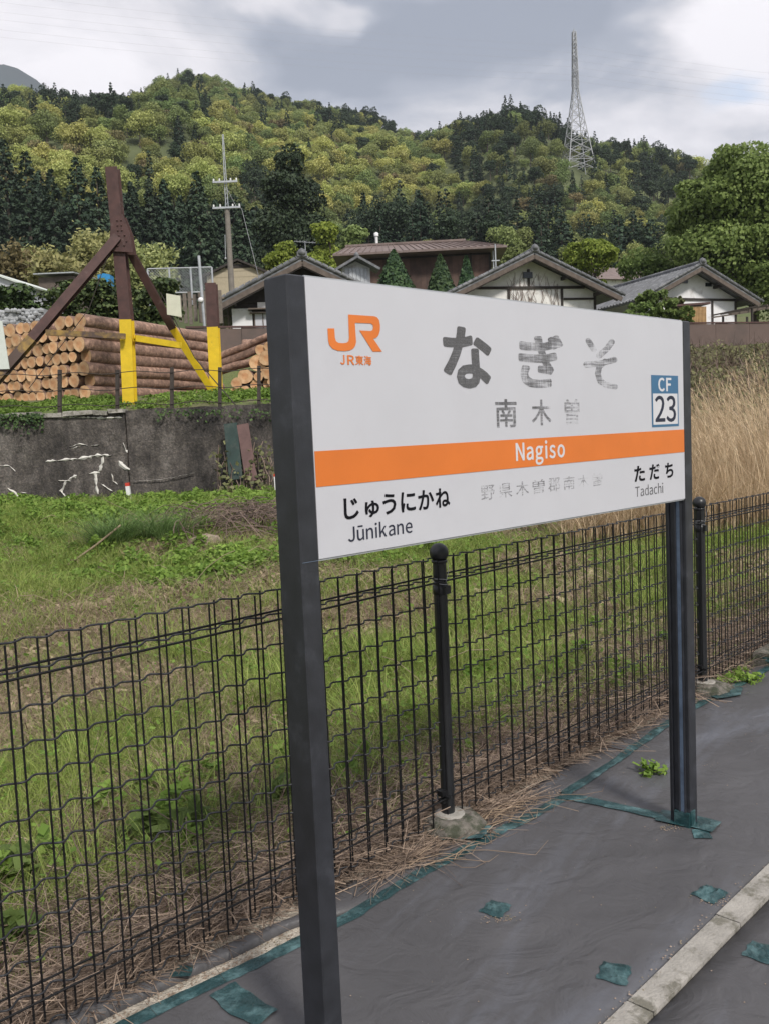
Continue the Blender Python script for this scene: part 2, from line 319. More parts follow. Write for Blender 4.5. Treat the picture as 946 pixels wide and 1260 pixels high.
def oldwall_mat():
    m = bpy.data.materials.new('stained_old_concrete'); m.use_nodes = True; t = m.node_tree; b = t.nodes['Principled BSDF']
    c = N(t, 'ShaderNodeTexCoord')
    mp = N(t, 'ShaderNodeMapping'); mp.inputs['Scale'].default_value = (1, 1, .45); L(t, c.outputs['Object'], mp.inputs[0])
    n = N(t, 'ShaderNodeTexNoise', i_Scale=1.6, i_Detail=9.0, i_Roughness=.7); L(t, mp.outputs[0], n.inputs['Vector'])
    r = ramp(t, [(.30, (.012, .011, .011)), (.43, (.040, .036, .034)), (.55, (.095, .084, .077)), (.70, (.21, .19, .175))]); L(t, n.outputs['Fac'], r.inputs[0])
    n2 = N(t, 'ShaderNodeTexNoise', i_Scale=26.0, i_Detail=6.0, i_Roughness=.7); L(t, c.outputs['Object'], n2.inputs['Vector'])
    r2 = ramp(t, [(.3, (.5, .5, .5)), (.52, (1, 1, 1)), (.72, (1.9, 1.8, 1.7))]); L(t, n2.outputs['Fac'], r2.inputs[0])
    x = N(t, 'ShaderNodeMix', data_type='RGBA', blend_type='MULTIPLY', i_0=1.0); L(t, r.outputs[0], x.inputs[6]); L(t, r2.outputs[0], x.inputs[7])
    L(t, x.outputs[2], b.inputs['Base Color']); b.inputs['Roughness'].default_value = .95
    bu = N(t, 'ShaderNodeBump', i_Strength=.9, i_Distance=.03); L(t, n2.outputs['Fac'], bu.inputs['Height']); L(t, bu.outputs[0], b.inputs['Normal'])
    return m
def sheet_mat(name, col, streak=True):
    m = bpy.data.materials.new(name); m.use_nodes = True; t = m.node_tree; b = t.nodes['Principled BSDF']
    c = N(t, 'ShaderNodeTexCoord'); n = N(t, 'ShaderNodeTexNoise', i_Scale=2.2, i_Detail=8.0, i_Roughness=.6, i_Distortion=.8); L(t, c.outputs['Object'], n.inputs['Vector'])
    r = ramp(t, [(.3, tuple(v * .86 for v in col)), (.6, col), (.8, tuple(v * 1.25 for v in col))]); L(t, n.outputs['Fac'], r.inputs[0]); last = r.outputs[0]
    # bleached water trails left along the sheet
    mp = N(t, 'ShaderNodeMapping'); mp.inputs['Scale'].default_value = (.8, 3.4, 1); mr_ = N(t, 'ShaderNodeMapping'); mr_.inputs['Rotation'].default_value = (0, 0, radians(-52))
    L(t, c.outputs['Object'], mr_.inputs[0]); L(t, mr_.outputs[0], mp.inputs[0]); n2 = N(t, 'ShaderNodeTexNoise', i_Scale=1.0, i_Detail=9.0, i_Roughness=.62, i_Distortion=.5); L(t, mp.outputs[0], n2.inputs['Vector'])
    r2 = ramp(t, [(.52, (0, 0, 0)), (.70, (.65, .65, .65))]); L(t, n2.outputs['Fac'], r2.inputs[0])
    x = N(t, 'ShaderNodeMix', data_type='RGBA'); L(t, r2.outputs[0], x.inputs[0]); L(t, last, x.inputs[6]); x.inputs[7].default_value = (.15, .16, .19, 1)
    # grit: small pale crumbs and dark specks
    v = N(t, 'ShaderNodeTexVoronoi', i_Scale=42.0); L(t, c.outputs['Object'], v.inputs['Vector'])
    rv = ramp(t, [(.035, (1, 1, 1)), (.06, (0, 0, 0))]); L(t, v.outputs['Distance'], rv.inputs[0])
    n4 = N(t, 'ShaderNodeTexNoise', i_Scale=3.0, i_Detail=2.0); L(t, c.outputs['Object'], n4.inputs['Vector']); r4 = ramp(t, [(.52, (0, 0, 0)), (.62, (1, 1, 1))]); L(t, n4.outputs['Fac'], r4.inputs[0])
    mm = N(t, 'ShaderNodeMath', operation='MULTIPLY'); L(t, rv.outputs[0], mm.inputs[0]); L(t, r4.outputs[0], mm.inputs[1])
    x2 = N(t, 'ShaderNodeMix', data_type='RGBA'); L(t, mm.outputs[0], x2.inputs[0]); L(t, x.outputs[2], x2.inputs[6]); x2.inputs[7].default_value = (.33, .30, .25, 1)
    L(t, x2.outputs[2], b.inputs['Base Color']); b.inputs['Roughness'].default_value = .5; b.inputs['Specular IOR Level'].default_value = .5
    nb = N(t, 'ShaderNodeTexNoise', i_Scale=260.0, i_Detail=2.0); L(t, c.outputs['Object'], nb.inputs['Vector'])
    bu = N(t, 'ShaderNodeBump', i_Strength=.12, i_Distance=.002); L(t, nb.outputs['Fac'], bu.inputs['Height'])
    nb2 = N(t, 'ShaderNodeTexNoise', i_Scale=6.0, i_Detail=4.0, i_Distortion=1.5); L(t, c.outputs['Object'], nb2.inputs['Vector'])
    bu2 = N(t, 'ShaderNodeBump', i_Strength=.6, i_Distance=.02); L(t, nb2.outputs['Fac'], bu2.inputs['Height']); L(t, bu.outputs[0], bu2.inputs['Normal']); L(t, bu2.outputs[0], b.inputs['Normal'])
    return m
def cut_mat():
    m = bpy.data.materials.new('sawn_log_end'); m.use_nodes = True; t = m.node_tree; b = t.nodes['Principled BSDF']
    c = N(t, 'ShaderNodeTexCoord'); s1 = N(t, 'ShaderNodeVectorMath', operation='LENGTH'); L(t, c.outputs['Object'], s1.inputs[0])
    wv_ = N(t, 'ShaderNodeMath', operation='MULTIPLY', i_1=260.0); L(t, s1.outputs['Value'], wv_.inputs[0])
    sn = N(t, 'ShaderNodeMath', operation='SINE'); L(t, wv_.outputs[0], sn.inputs[0])
    n = N(t, 'ShaderNodeTexNoise', i_Scale=7.0, i_Detail=5.0); L(t, c.outputs['Object'], n.inputs['Vector'])
    a = N(t, 'ShaderNodeMath', operation='MULTIPLY_ADD', i_1=.05); L(t, sn.outputs[0], a.inputs[0]); L(t, n.outputs['Fac'], a.inputs[2])
    r = ramp(t, [(.3, (.44, .26, .14)), (.5, (.58, .38, .22)), (.7, (.70, .50, .31))]); L(t, a.outputs[0], r.inputs[0])
    # reddish heartwood, pale sapwood
    rh = ramp(t, [(.0, (1.0, .80, .68)), (.075, (1.0, .82, .7)), (.10, (1.05, 1.0, .95))]); L(t, s1.outputs['Value'], rh.inputs[0])
    x = N(t, 'ShaderNodeMix', data_type='RGBA', blend_type='MULTIPLY', i_0=1.0); L(t, r.outputs[0], x.inputs[6]); L(t, rh.outputs[0], x.inputs[7])
    oi = N(t, 'ShaderNodeObjectInfo'); mr = N(t, 'ShaderNodeMapRange'); mr.inputs[3].default_value = .72; mr.inputs[4].default_value = 1.15; L(t, oi.outputs['Random'], mr.inputs[0])
    h = N(t, 'ShaderNodeHueSaturation'); L(t, mr.outputs[0], h.inputs['Value']); L(t, x.outputs[2], h.inputs['Color']); L(t, h.outputs[0], b.inputs['Base Color']); b.inputs['Roughness'].default_value = .85
    return m
def worn_mat():
    """ink that has weathered off: the object's own property 'wear' says how far"""
    m = bpy.data.materials.new('worn_ink'); m.use_nodes = True; t = m.node_tree; b = t.nodes['Principled BSDF']; o = t.nodes['Material Output']
    b.inputs['Base Color'].default_value = (.125, .125, .13, 1); b.inputs['Roughness'].default_value = .5
    c = N(t, 'ShaderNodeTexCoord'); mp = N(t, 'ShaderNodeMapping'); mp.inputs['Scale'].default_value = (.35, 1, 5.5); L(t, c.outputs['Object'], mp.inputs[0])
    n = N(t, 'ShaderNodeTexNoise', i_Scale=34.0, i_Detail=4.0, i_Roughness=.6); L(t, mp.outputs[0], n.inputs['Vector'])
    mp2 = N(t, 'ShaderNodeMapping'); mp2.inputs['Scale'].default_value = (5, 1, .5); L(t, c.outputs['Object'], mp2.inputs[0])
    n1 = N(t, 'ShaderNodeTexNoise', i_Scale=40.0, i_Detail=2.0); L(t, mp2.outputs[0], n1.inputs['Vector'])
    n2 = N(t, 'ShaderNodeTexNoise', i_Scale=13.0, i_Detail=3.0); L(t, c.outputs['Object'], n2.inputs['Vector'])
    s = N(t, 'ShaderNodeMath', operation='MULTIPLY_ADD', i_1=.55); L(t, n.outputs['Fac'], s.inputs[0])
    s0 = N(t, 'ShaderNodeMath', operation='MULTIPLY', i_1=.25); L(t, n1.outputs['Fac'], s0.inputs[0]); L(t, s0.outputs[0], s.inputs[2])
    s2 = N(t, 'ShaderNodeMath', operation='MULTIPLY_ADD', i_1=.5); L(t, n2.outputs['Fac'], s2.inputs[0]); L(t, s.outputs[0], s2.inputs[2])   # about .85 +- .2
    at_ = N(t, 'ShaderNodeAttribute', attribute_type='OBJECT', attribute_name='wear')
    d = N(t, 'ShaderNodeMath', operation='SUBTRACT'); L(t, s2.outputs[0], d.inputs[0]); L(t, at_.outputs['Fac'], d.inputs[1])
    k = N(t, 'ShaderNodeMapRange'); k.inputs[1].default_value = -.40; k.inputs[2].default_value = .06; k.inputs[3].default_value = 0.02; k.inputs[4].default_value = .93; L(t, d.outputs[0], k.inputs[0])
    tr = N(t, 'ShaderNodeBsdfTransparent'); ms = N(t, 'ShaderNodeMixShader'); L(t, k.outputs[0], ms.inputs[0]); L(t, tr.outputs[0], ms.inputs[1]); L(t, b.outputs[0], ms.inputs[2]); L(t, ms.outputs[0], o.inputs['Surface'])
    return m
M['soil'] = ground_mat(); M['hill'] = hill_mat(); M['oldwall'] = oldwall_mat(); M['cut'] = cut_mat(); M['worn'] = worn_mat()
M['sheet'] = sheet_mat('dark_vinyl_sheet', (.082, .080, .084))
M['far_mountain'] = mat('far_mountain_forest', (.014, .026, .026), 1, var=.3, vscale=.01)
M['gravel'] = mat('gravelly_concrete', (.50, .45, .38), .95, var=.35, vscale=40, bump=1, bscale=150, dirt=(.26, .20, .15), dscale=26, dth=(.52, .62))

# ================================================================== SETTING: ground, hills, haze
FB = Vector((.19, 3.27, 0)); FD = Vector((.6987, .7154, 0)); FN = Vector((.7154, -.6987, 0))      # fence line: base, along, towards the platform
def P(s, w_, z=0): return Vector((FB.x + FD.x * s + FN.x * w_, FB.y + FD.y * s + FN.y * w_, z))
WALL_Y = 17.0
def yw(x): return 30 + (x + 4.8) * .408
def terrain(x, y):
    x = np.asarray(x, float); y = np.asarray(y, float)
    low = -.10 + .60 * SS((y - 4.5) / 12.5) + (vn(x * .7 + 50, y * .7 + 50, 2) - .5) * .16 * SS((y - 4) / 4)
    terr = np.interp(y, [17, 20, 26, 29.5, 52, 62, 100, 130, 400, 3000], [2.12, 2.66, 2.8, 4.55, 5.2, 8, 13, 15, 15, 15])
    left = np.where(y < WALL_Y + .18, low, terr)
    q = SS((y - 13) / np.maximum(yw(x) - .3 - 13, 1))
    emb = low + (4.05 - low) * q
    right = np.where(y < yw(x) - .3, emb, np.maximum(terr, 4.55))
    f = SS((x - 1.0) / 2.2)
    z = left * (1 - f) + right * f
    z = np.where(y < 0, -.10, z)
    return z
xs = np.unique(np.concatenate([np.linspace(-10, 12, 111), np.linspace(-60, 70, 120), [-3000, -1500, -700, -300, -150, -90, 110, 200, 400, 900, 1800, 3000]]))
ys = np.unique(np.concatenate([np.linspace(2, 17.0, 90), [17.15, 17.22], np.linspace(17.4, 62, 110), [-3000, -800, -200, -50, -10, 0, 70, 80, 90, 100, 115, 130, 200, 400, 900, 3000]]))
GX, GY = np.meshgrid(xs, ys); GZ = terrain(GX, GY)
V = np.stack([GX.ravel(), GY.ravel(), GZ.ravel()], 1); nx = len(xs); ny = len(ys)
ii, jj = np.meshgrid(np.arange(nx - 1), np.arange(ny - 1)); a_ = (jj * nx + ii).ravel()
tag(obj('ground', np_mesh('ground', V, np.stack([a_, a_ + 1, a_ + nx + 1, a_ + nx], 1), M['soil'], smooth=True)), kind='structure')

# forested hill: ridge line as seen from the station, at its real distance
RP = [(-700, 150, 520), (-300, 120, 500), (0, 124, 470), (40, 136, 470), (80, 141, 465), (150, 141, 450), (200, 137, 440), (235, 121, 430), (262, 113, 425), (300, 121, 425), (330, 134, 425),
      (400, 142, 420), (440, 147, 415), (480, 153, 410), (520, 172, 400), (545, 176, 395), (580, 168, 380), (610, 161, 370), (650, 154, 362), (690, 172, 360), (730, 196, 365),
      (760, 208, 370), (800, 224, 385), (845, 242, 400), (880, 256, 410), (946, 268, 430), (1300, 250, 500), (1700, 200, 600)]
ra = [(p_ - 473) / FPX for p_, _, _ in RP]; rd = [d for _, _, d in RP]
rz_ = [1.5 + (537.2 - .0446 * (p_ - 473) - yy) / FPX * d - 6.5 for p_, yy, d in RP]
def hill(x, y):
    x = np.asarray(x, float); y = np.asarray(y, float); a = x / np.maximum(y, 1)
    D = np.interp(a, ra, rd); zr = np.interp(a, ra, rz_); t = (y - 95) / (D - 95)
    base = 12 + (zr - 12) * np.clip(t, 0, 1) ** .92
    bump_ = (vn(x * .011 + 9, y * .006 + 3, 3) - .5) * 62 * np.sin(np.clip(t, 0, 1) * pi) ** .8
    back = -np.maximum(t - 1, 0) * 150
    return base + bump_ * np.clip(t * 3, 0, 1) + back - np.where(t < 0, 3, 0)
aa = np.linspace(-1.2, 1.2, 240); yy_ = np.concatenate([np.linspace(90, 540, 100), [640, 800]])
AA, YY = np.meshgrid(aa, yy_); XX = AA * YY; ZZ = hill(XX, YY)
V = np.stack([XX.ravel(), YY.ravel(), ZZ.ravel()], 1); nx = len(aa); ny = len(yy_)
ii, jj = np.meshgrid(np.arange(nx - 1), np.arange(ny - 1)); a_ = (jj * nx + ii).ravel()
tag(obj('hillside', np_mesh('hillside', V, np.stack([a_, a_ + 1, a_ + nx + 1, a_ + nx], 1), M['hill'], smooth=True)), kind='structure')
# far mountain
pf = [(-520, 175), (-380, 120), (-200, 92), (-90, 74), (-30, 84), (5, 79), (22, 84), (45, 98), (62, 113), (85, 128), (120, 150), (170, 190), (260, 300)]
vs = []; DM = 2300
for k, (px_, py_) in enumerate(pf):
    for j in range(9):
        t = j / 8; q = at(px_, py_, DM - 900 * t); top = at(px_, py_, DM).z
        vs.append((at(px_, py_, DM).x + 40 * sin(k * 2.1 + j * 1.3) * t - 25 * t * k, DM - 900 * t, max(-1, top * (1 - t) ** .9 + (20 * sin(k * 3.3 + j * 2.4)) * (1 if 0 < j < 8 else 0))))
    vs.append((at(px_, py_, DM).x, DM + 700, 0))
fs = [(k * 10 + j, (k + 1) * 10 + j, (k + 1) * 10 + j + 1, k * 10 + j + 1) for k in range(len(pf) - 1) for j in range(8)]
fs += [(k * 10, k * 10 + 9, (k + 1) * 10 + 9, (k + 1) * 10) for k in range(len(pf) - 1)]
mb = MB(); mb.add(vs, fs, 0, True); tag(mb.build('mountain', M['far_mountain']), kind='structure')

# haze
hz = bpy.data.materials.new('haze_air'); hz.use_nodes = True; t = hz.node_tree; t.nodes.clear()
ho = N(t, 'ShaderNodeOutputMaterial'); pv = N(t, 'ShaderNodeVolumePrincipled'); pv.inputs['Color'].default_value = (.80, .88, 1, 1); pv.inputs['Density'].default_value = .00020; pv.inputs['Anisotropy'].default_value = 0.0
L(t, pv.outputs[0], ho.inputs['Volume'])
mb = MB(); mb.box((0, 200, 650), (7600, 7600, 1304)); tag(mb.build('haze', hz), kind='stuff')

# ================================================================== TREES
def leaf_quads(rng, C, Nrm, size, aspect=1.0):
    n = len(C); r = rng.randn(n, 3); Nn = Nrm / (np.linalg.norm(Nrm, axis=1, keepdims=True) + 1e-9)
    U = np.cross(Nn, r); U /= np.linalg.norm(U, axis=1, keepdims=True) + 1e-9; W_ = np.cross(Nn, U)
    s = (size * (.6 + .8 * rng.rand(n)))[:, None]; U = U * s * .5 * aspect; W_ = W_ * s * .5
    V = np.stack([C - U - W_ * .6, C + U * .8 - W_, C + U + W_ * .7, C - U * .7 + W_], 1).reshape(-1, 3)
    return V, np.arange(4 * n).reshape(-1, 4)
def crown_pts(rng, lobes, n, shell=.3):
    lo = np.array(lobes, float); wt = lo[:, 3] ** 2; k = rng.choice(len(lo), n, p=wt / wt.sum())
    d = rng.randn(n, 3); d /= np.linalg.norm(d, axis=1, keepdims=True); d[:, 2] = np.where(rng.rand(n) < .6, np.abs(d[:, 2]), d[:, 2])
    rr = lo[k, 3] * (1 - shell * rng.rand(n) ** 1.5) * (.9 + .2 * vn(d[:, 0] * 3 + k * 7, d[:, 2] * 3 + d[:, 1] * 2, 2))
    sq = lo[k, 4] if lo.shape[1] > 4 else .8
    Pp = lo[k, :3] + d * rr[:, None] * np.stack([np.ones(n), np.ones(n), np.ones(n) * sq], 1)
    return Pp, d * .8 + rng.randn(n, 3) * .55
def broad_mesh(seed, mats, R=4.4, H=8.5, nl=9, n=900, size=.55, small=5):
    rng = np.random.RandomState(seed); lobes = []
    for i in range(nl):
        a = rng.rand() * 2 * pi; q = R * .62 * math.sqrt(rng.rand()); z = H * (.42 + .42 * rng.rand() * (1 - q / R * .6))
        lobes.append((q * cos(a), q * sin(a), z, R * (.34 + .24 * rng.rand()), .85))
    lobes.append((0, 0, H * .5, R * .62, .9))
    # small puffs on the skin of the lobes
    for i in range(nl * small):
        b = lobes[rng.randint(nl)]; d = rng.randn(3); d[2] = abs(d[2]) * .8; d /= np.linalg.norm(d)
        lobes.append((b[0] + d[0] * b[3] * .85, b[1] + d[1] * b[3] * .85, b[2] + d[2] * b[3] * .8, b[3] * (.28 + .2 * rng.rand()), .8))
    C, Nn = crown_pts(rng, lobes, n); V, Fq = leaf_quads(rng, C, Nn, size)
    # trunk below
    mb = MB(); mb.tube([(0, 0, -2.5), (0.1, 0, H * .3), (0, .1, H * .6)], [.26, .2, .1], 5)
    Vt = np.array(mb.v); Ft = [f for f in mb.f if len(f) == 4]
    Fa = np.concatenate([Fq, np.array(Ft) + len(V)]); V = np.concatenate([V, Vt]); mi = np.concatenate([np.zeros(len(Fq)), np.ones(len(Ft))])
    return np_mesh('broadleaf', V, Fa, [mats, M['trunk']], mi)
def conifer_pts(rng, H, R, layers, br, q, size, power=.8, droop=.35, base=.06):
    Cs = []; Ns = []
    for i in range(layers):
        u = base + (1 - base) * (i / layers); z = H * u; r0 = R * (1 - u) ** power + .12
        nb = max(3, int(br * (1 - u * .6)))
        for b in range(nb):
            a = rng.rand() * 2 * pi; rr = r0 * (.72 + .42 * rng.rand()); m = max(3, int(q * (rr / R) + 2))
            t = .25 + .75 * rng.rand(m) ** .6
            w_ = (rng.rand(m) - .5) * rr * .42 * (1.1 - t)
            x = cos(a) * rr * t - sin(a) * w_; y = sin(a) * rr * t + cos(a) * w_
            zz_ = z - droop * rr * t ** 1.5 + (rng.rand(m) - .5) * .25 + rr * .12 * np.where(t > .8, 1, 0)
            Cs.append(np.stack([x, y, zz_], 1)); Ns.append(np.stack([np.full(m, cos(a) * .5), np.full(m, sin(a) * .5), np.full(m, .55)], 1) + rng.randn(m, 3) * .35)
    return np.concatenate(Cs), np.concatenate(Ns)
def conifer_mesh(seed, mt, H=14, R=2.6, layers=16, br=9, q=7, size=.6, power=.8):
    rng = np.random.RandomState(seed); C, Nn = conifer_pts(rng, H, R, layers, br, q, size, power); V, Fq = leaf_quads(rng, C, Nn, size, 1.3)
    mb = MB(); mb.tube([(0, 0, -2), (0, 0, H * .97)], [.22, .03], 5); Ft = [f for f in mb.f if len(f) == 4]
    Fa = np.concatenate([Fq, np.array(Ft) + len(V)]); V = np.concatenate([V, np.array(mb.v)])
    return np_mesh('conifer', V, Fa, [mt, M['trunk']], np.concatenate([np.zeros(len(Fq)), np.ones(len(Ft))]))
B_F = [broad_mesh(10 + i, M['fresh_sunlit'], R=4.6, H=9 + i % 3, n=3000, size=.30) for i in range(4)]
B_M = [broad_mesh(30 + i, M['midgreen'], R=4.4, H=8.5 + i % 3, n=2700, size=.30) for i in range(3)]
B_B = [broad_mesh(50 + i, M['bronze'], R=3.8, H=8, n=2000, size=.28) for i in range(2)]
C_D = [conifer_mesh(70 + i, M['cedar'], H=14 + i * 1.5, R=2.7 + .3 * i, size=.42, br=12, q=10, layers=20) for i in range(3)]
C_P = [broad_mesh(90 + i, M['bigcedar'], R=3.4, H=12, nl=10, n=2600, size=.30) for i in range(2)]     # dark rounded pines / evergreen oaks
PROTO = B_F + B_M + B_B + C_D + C_P
KIND = ['fresh_sunlit'] * 4 + ['mid'] * 3 + ['bronze'] * 2 + ['conifer'] * 3 + ['pine'] * 2
rng = np.random.RandomState(3)
cand = []
DARK = [(100, 132, 115, 9, .6), (228, 165, 20, 34, .85), (245, 125, 14, 11, .95), (310, 118, 16, 8, .8), (330, 150, 20, 25, .5), (430, 148, 40, 9, .7), (482, 152, 14, 12, .9), (600, 182, 48, 34, .72),
        (645, 152, 62, 14, .8), (575, 268, 110, 30, .75), (640, 240, 48, 42, .8), (760, 196, 66, 16, .6), (706, 172, 50, 16, .7), (822, 222, 42, 26, .75), (770, 285, 110, 24, .6), (500, 285, 80, 30, .7), (330, 250, 40, 40, .6)]
SUNLIT = [(150, 215, 160, 40), (430, 205, 90, 50), (100, 170, 110, 26), (520, 215, 40, 30), (300, 160, 60, 30), (30, 165, 50, 30), (540, 190, 25, 12)]  # sunlit patches of the hill, painted by planting more bright-leaved trees there
step = 4.7
for yv in np.arange(104, 540, step):
    for xv in np.arange(-.62 * yv, .62 * yv, step):
        x = xv + rng.uniform(-.45, .45) * step; y = yv + rng.uniform(-.45, .45) * step; a = x / y
        if y > np.interp(a, ra, rd) + 22: continue
        cand.append((x, y))
cand = np.array(cand); cz = hill(cand[:, 0], cand[:, 1])
PYL = None      # pylon foot: where the sight line through its base meets the hill
for yv in np.arange(200, 420, 1.0):
    q = at(710, 212, yv)
    if hill(q.x, q.y) > q.z: PYL = Vector((q.x, q.y, float(hill(q.x, q.y)))); break
if PYL is None: PYL = at(710, 212, 330)
trees = []
for (x, y), z in zip(cand, cz):
    u, v = proj(x, y, z + 5)
    if (y < 158 and u < 425) or y < 128: continue
    if PYL and (Vector((x, y, 0)) - Vector((PYL.x, PYL.y, 0))).length < 5 or (abs(u - 710) < 18 and PYL.y - 20 < y < PYL.y): continue
    pd = .10
    for cx, cy, rx, ry, pr in DARK:
        if ((u - cx) / rx) ** 2 + ((v - cy) / ry) ** 2 < 1 + rng.uniform(-.3, .3): pd = max(pd, pr)
    lt = any(((u - cx) / rx) ** 2 + ((v - cy) / ry) ** 2 < 1 + rng.uniform(-.4, .4) for cx, cy, rx, ry in SUNLIT)
    if lt: pd *= .35
    if y < 185 and not lt and u > 425: pd = max(pd, .55)
    r = rng.rand()
    if r < pd: k = 9 + rng.randint(3) if rng.rand() < .62 else 12 + rng.randint(2); k = 12 + rng.randint(2) if (y > np.interp(x / y, ra, rd) - 30 and rng.rand() < .8) else k; sc = rng.uniform(.5, .9)
    else:
        r2 = rng.rand()
        if r2 < (.66 if lt else .14): k = rng.randint(4)
        elif r2 < .93: k = 4 + rng.randint(3)
        else: k = 7 + rng.randint(2)
        sc = rng.uniform(.42, .92)
    if k >= 9 and k < 12: sc *= .82
    trees.append((x, y, z - .4, k, sc, rng.uniform(0, 2 * pi), u, v))
LBL = {'fresh_sunlit': ('broadleaf_tree', 'bright yellow-green spring tree in sunlit colour on the forested hill', 'yellow-green trees on the hill'),
       'mid': ('broadleaf_tree', 'mid-green rounded broadleaf tree on the forested hill', 'mid-green trees on the hill'),
       'bronze': ('broadleaf_tree', 'small bronze-tinged tree just coming into leaf on the hill', 'bronze-tinged trees on the hill'),
       'conifer': ('conifer_tree', 'dark pointed conifer among the leafy trees of the hill', 'dark conifers on the hill'),
       'pine': ('evergreen_tree', 'dark round-topped evergreen on the forested hill', 'dark evergreens on the hill')}
trees.sort(key=lambda t_: t_[1] / t_[4])
cnt = {}; rest = []
for tr_ in trees:
    x, y, z, k, sc, rt, u, v = tr_; kd = KIND[k]
    if -20 < u < 966 and cnt.get(kd, 0) < {'fresh_sunlit': 130, 'mid': 110, 'bronze': 24, 'conifer': 150, 'pine': 110}[kd]:
        cnt[kd] = cnt.get(kd, 0) + 1; nm, lb, gr = LBL[kd]
        o = obj(nm, PROTO[k]); o.location = (x, y, z); o.scale = (sc, sc, sc * (.9 + .2 * ((k * 7 + cnt[kd]) % 5) / 4)); o.rotation_euler = (0, 0, rt); tag(o, lb, 'tree', gr)
    else: rest.append(tr_)
# the remaining trees of the forest: one mass of instances
def forest(name, rows, protos, kd, pts):
    me = bpy.data.meshes.new(name); me.vertices.add(len(pts)); me.vertices.foreach_set('co', np.array([p_[:3] for p_ in pts], np.float32).ravel())
    A = me.attributes.new('pick', 'INT', 'POINT'); A.data.foreach_set('value', [p_[3] for p_ in pts])
    A = me.attributes.new('sc', 'FLOAT', 'POINT'); A.data.foreach_set('value', [p_[4] for p_ in pts])
    A = me.attributes.new('rz', 'FLOAT', 'POINT'); A.data.foreach_set('value', [p_[5] for p_ in pts])
    o = obj(name, me); g = bpy.data.node_groups.new(name, 'GeometryNodeTree')
    g.interface.new_socket('Geometry', in_out='INPUT', socket_type='NodeSocketGeometry'); g.interface.new_socket('Geometry', in_out='OUTPUT', socket_type='NodeSocketGeometry')
    gi = g.nodes.new('NodeGroupInput'); go = g.nodes.new('NodeGroupOutput'); ip = g.nodes.new('GeometryNodeInstanceOnPoints'); j = g.nodes.new('GeometryNodeJoinGeometry')
    for pr in reversed(protos):
        oi = g.nodes.new('GeometryNodeObjectInfo'); oi.inputs['Object'].default_value = pr; oi.inputs['As Instance'].default_value = True; L(g, oi.outputs['Geometry'], j.inputs[0])
    L(g, gi.outputs[0], ip.inputs['Points']); L(g, j.outputs[0], ip.inputs['Instance']); ip.inputs['Pick Instance'].default_value = True
    def att(nm, ty):
        n = g.nodes.new('GeometryNodeInputNamedAttribute'); n.data_type = ty; n.inputs['Name'].default_value = nm; return n.outputs['Attribute']
    L(g, att('pick', 'INT'), ip.inputs['Instance Index']); L(g, att('sc', 'FLOAT'), ip.inputs['Scale'])
    cx = g.nodes.new('ShaderNodeCombineXYZ'); L(g, att('rz', 'FLOAT'), cx.inputs[2]); L(g, cx.outputs[0], ip.inputs['Rotation'])
    L(g, ip.outputs[0], go.inputs[0]); md = o.modifiers.new('scatter', 'NODES'); md.node_group = g; return o
def proto_of(me):
    for o in S.objects:
        if o.data is me: return o
for kd, nm, lb in (('broad', 'broadleaf_forest', 'mass of paler leafy trees covering the upper part of the hill'), ('dark', 'conifer_forest', 'mass of dark evergreens scattered through the upper part of the hill')):
    idx = [i for i, k in enumerate(KIND) if (k in ('conifer', 'pine')) == (kd == 'dark')]
    pts = [(x, y, z, idx.index(k), sc, rt) for x, y, z, k, sc, rt, u, v in rest if k in idx]
    prs = [proto_of(PROTO[i]) for i in idx]
    if pts and all(prs): tag(forest(nm, None, prs, kd, pts), lb, 'forest', kind='stuff')
print('hill trees', cnt, 'rest', len(rest), 'pylon', PYL)

# ---- nearer trees, each with trunk and crown
def near_tree(name, label, loc, H, R, mt, n, size, seed, lobes=None, squash=.85, cat='tree', group=None, trunk=.16, limbs=5, low=.35):
    rng = np.random.RandomState(seed); t = thing(name, label, cat, loc, 0, group)
    if lobes is None:
        lobes = []
        for i in range(11):
            a = rng.rand() * 2 * pi; u = rng.rand(); q = R * .6 * math.sqrt(rng.rand()) * (1.1 - .6 * u); lobes.append((q * cos(a), q * sin(a), H * (low + (.88 - low) * u), R * (.30 + .2 * rng.rand()), squash))
    base = list(lobes)
    for i in range(len(base) * 7):
        b = base[rng.randint(len(base))]; d = rng.randn(3); d[2] = abs(d[2]) * .7 - .1; d /= np.linalg.norm(d)
        lobes.append((b[0] + d[0] * b[3] * .9, b[1] + d[1] * b[3] * .9, b[2] + d[2] * b[3] * .8, b[3] * (.20 + .2 * rng.rand()), .75))
    C, Nn = crown_pts(rng, lobes, n, .45); V, Fq = leaf_quads(rng, C, Nn, size, 1.2)
    obj('crown', np_mesh('crown', V, Fq, M[mt]), t)
    mb = MB(); pts = [(0, 0, -.3)] + [(rng.uniform(-.1, .1) * R * k * .3, rng.uniform(-.1, .1) * R * k * .3, H * .8 * k / 5) for k in range(1, 6)]
    mb.tube(pts, [trunk * (1 - .14 * k) for k in range(6)], 8)
    for i in range(limbs):
        b = base[rng.randint(len(base))]; k = rng.randint(1, 4); s0 = Vector(pts[k]); e = Vector(b[:3]); mid = s0.lerp(e, .5) + Vector((0, 0, -.1 * R))
        mb.tube([s0, mid, e], [trunk * .45, trunk * .3, trunk * .1], 6)
    mb.build('trunk', M['trunk'], t); return t
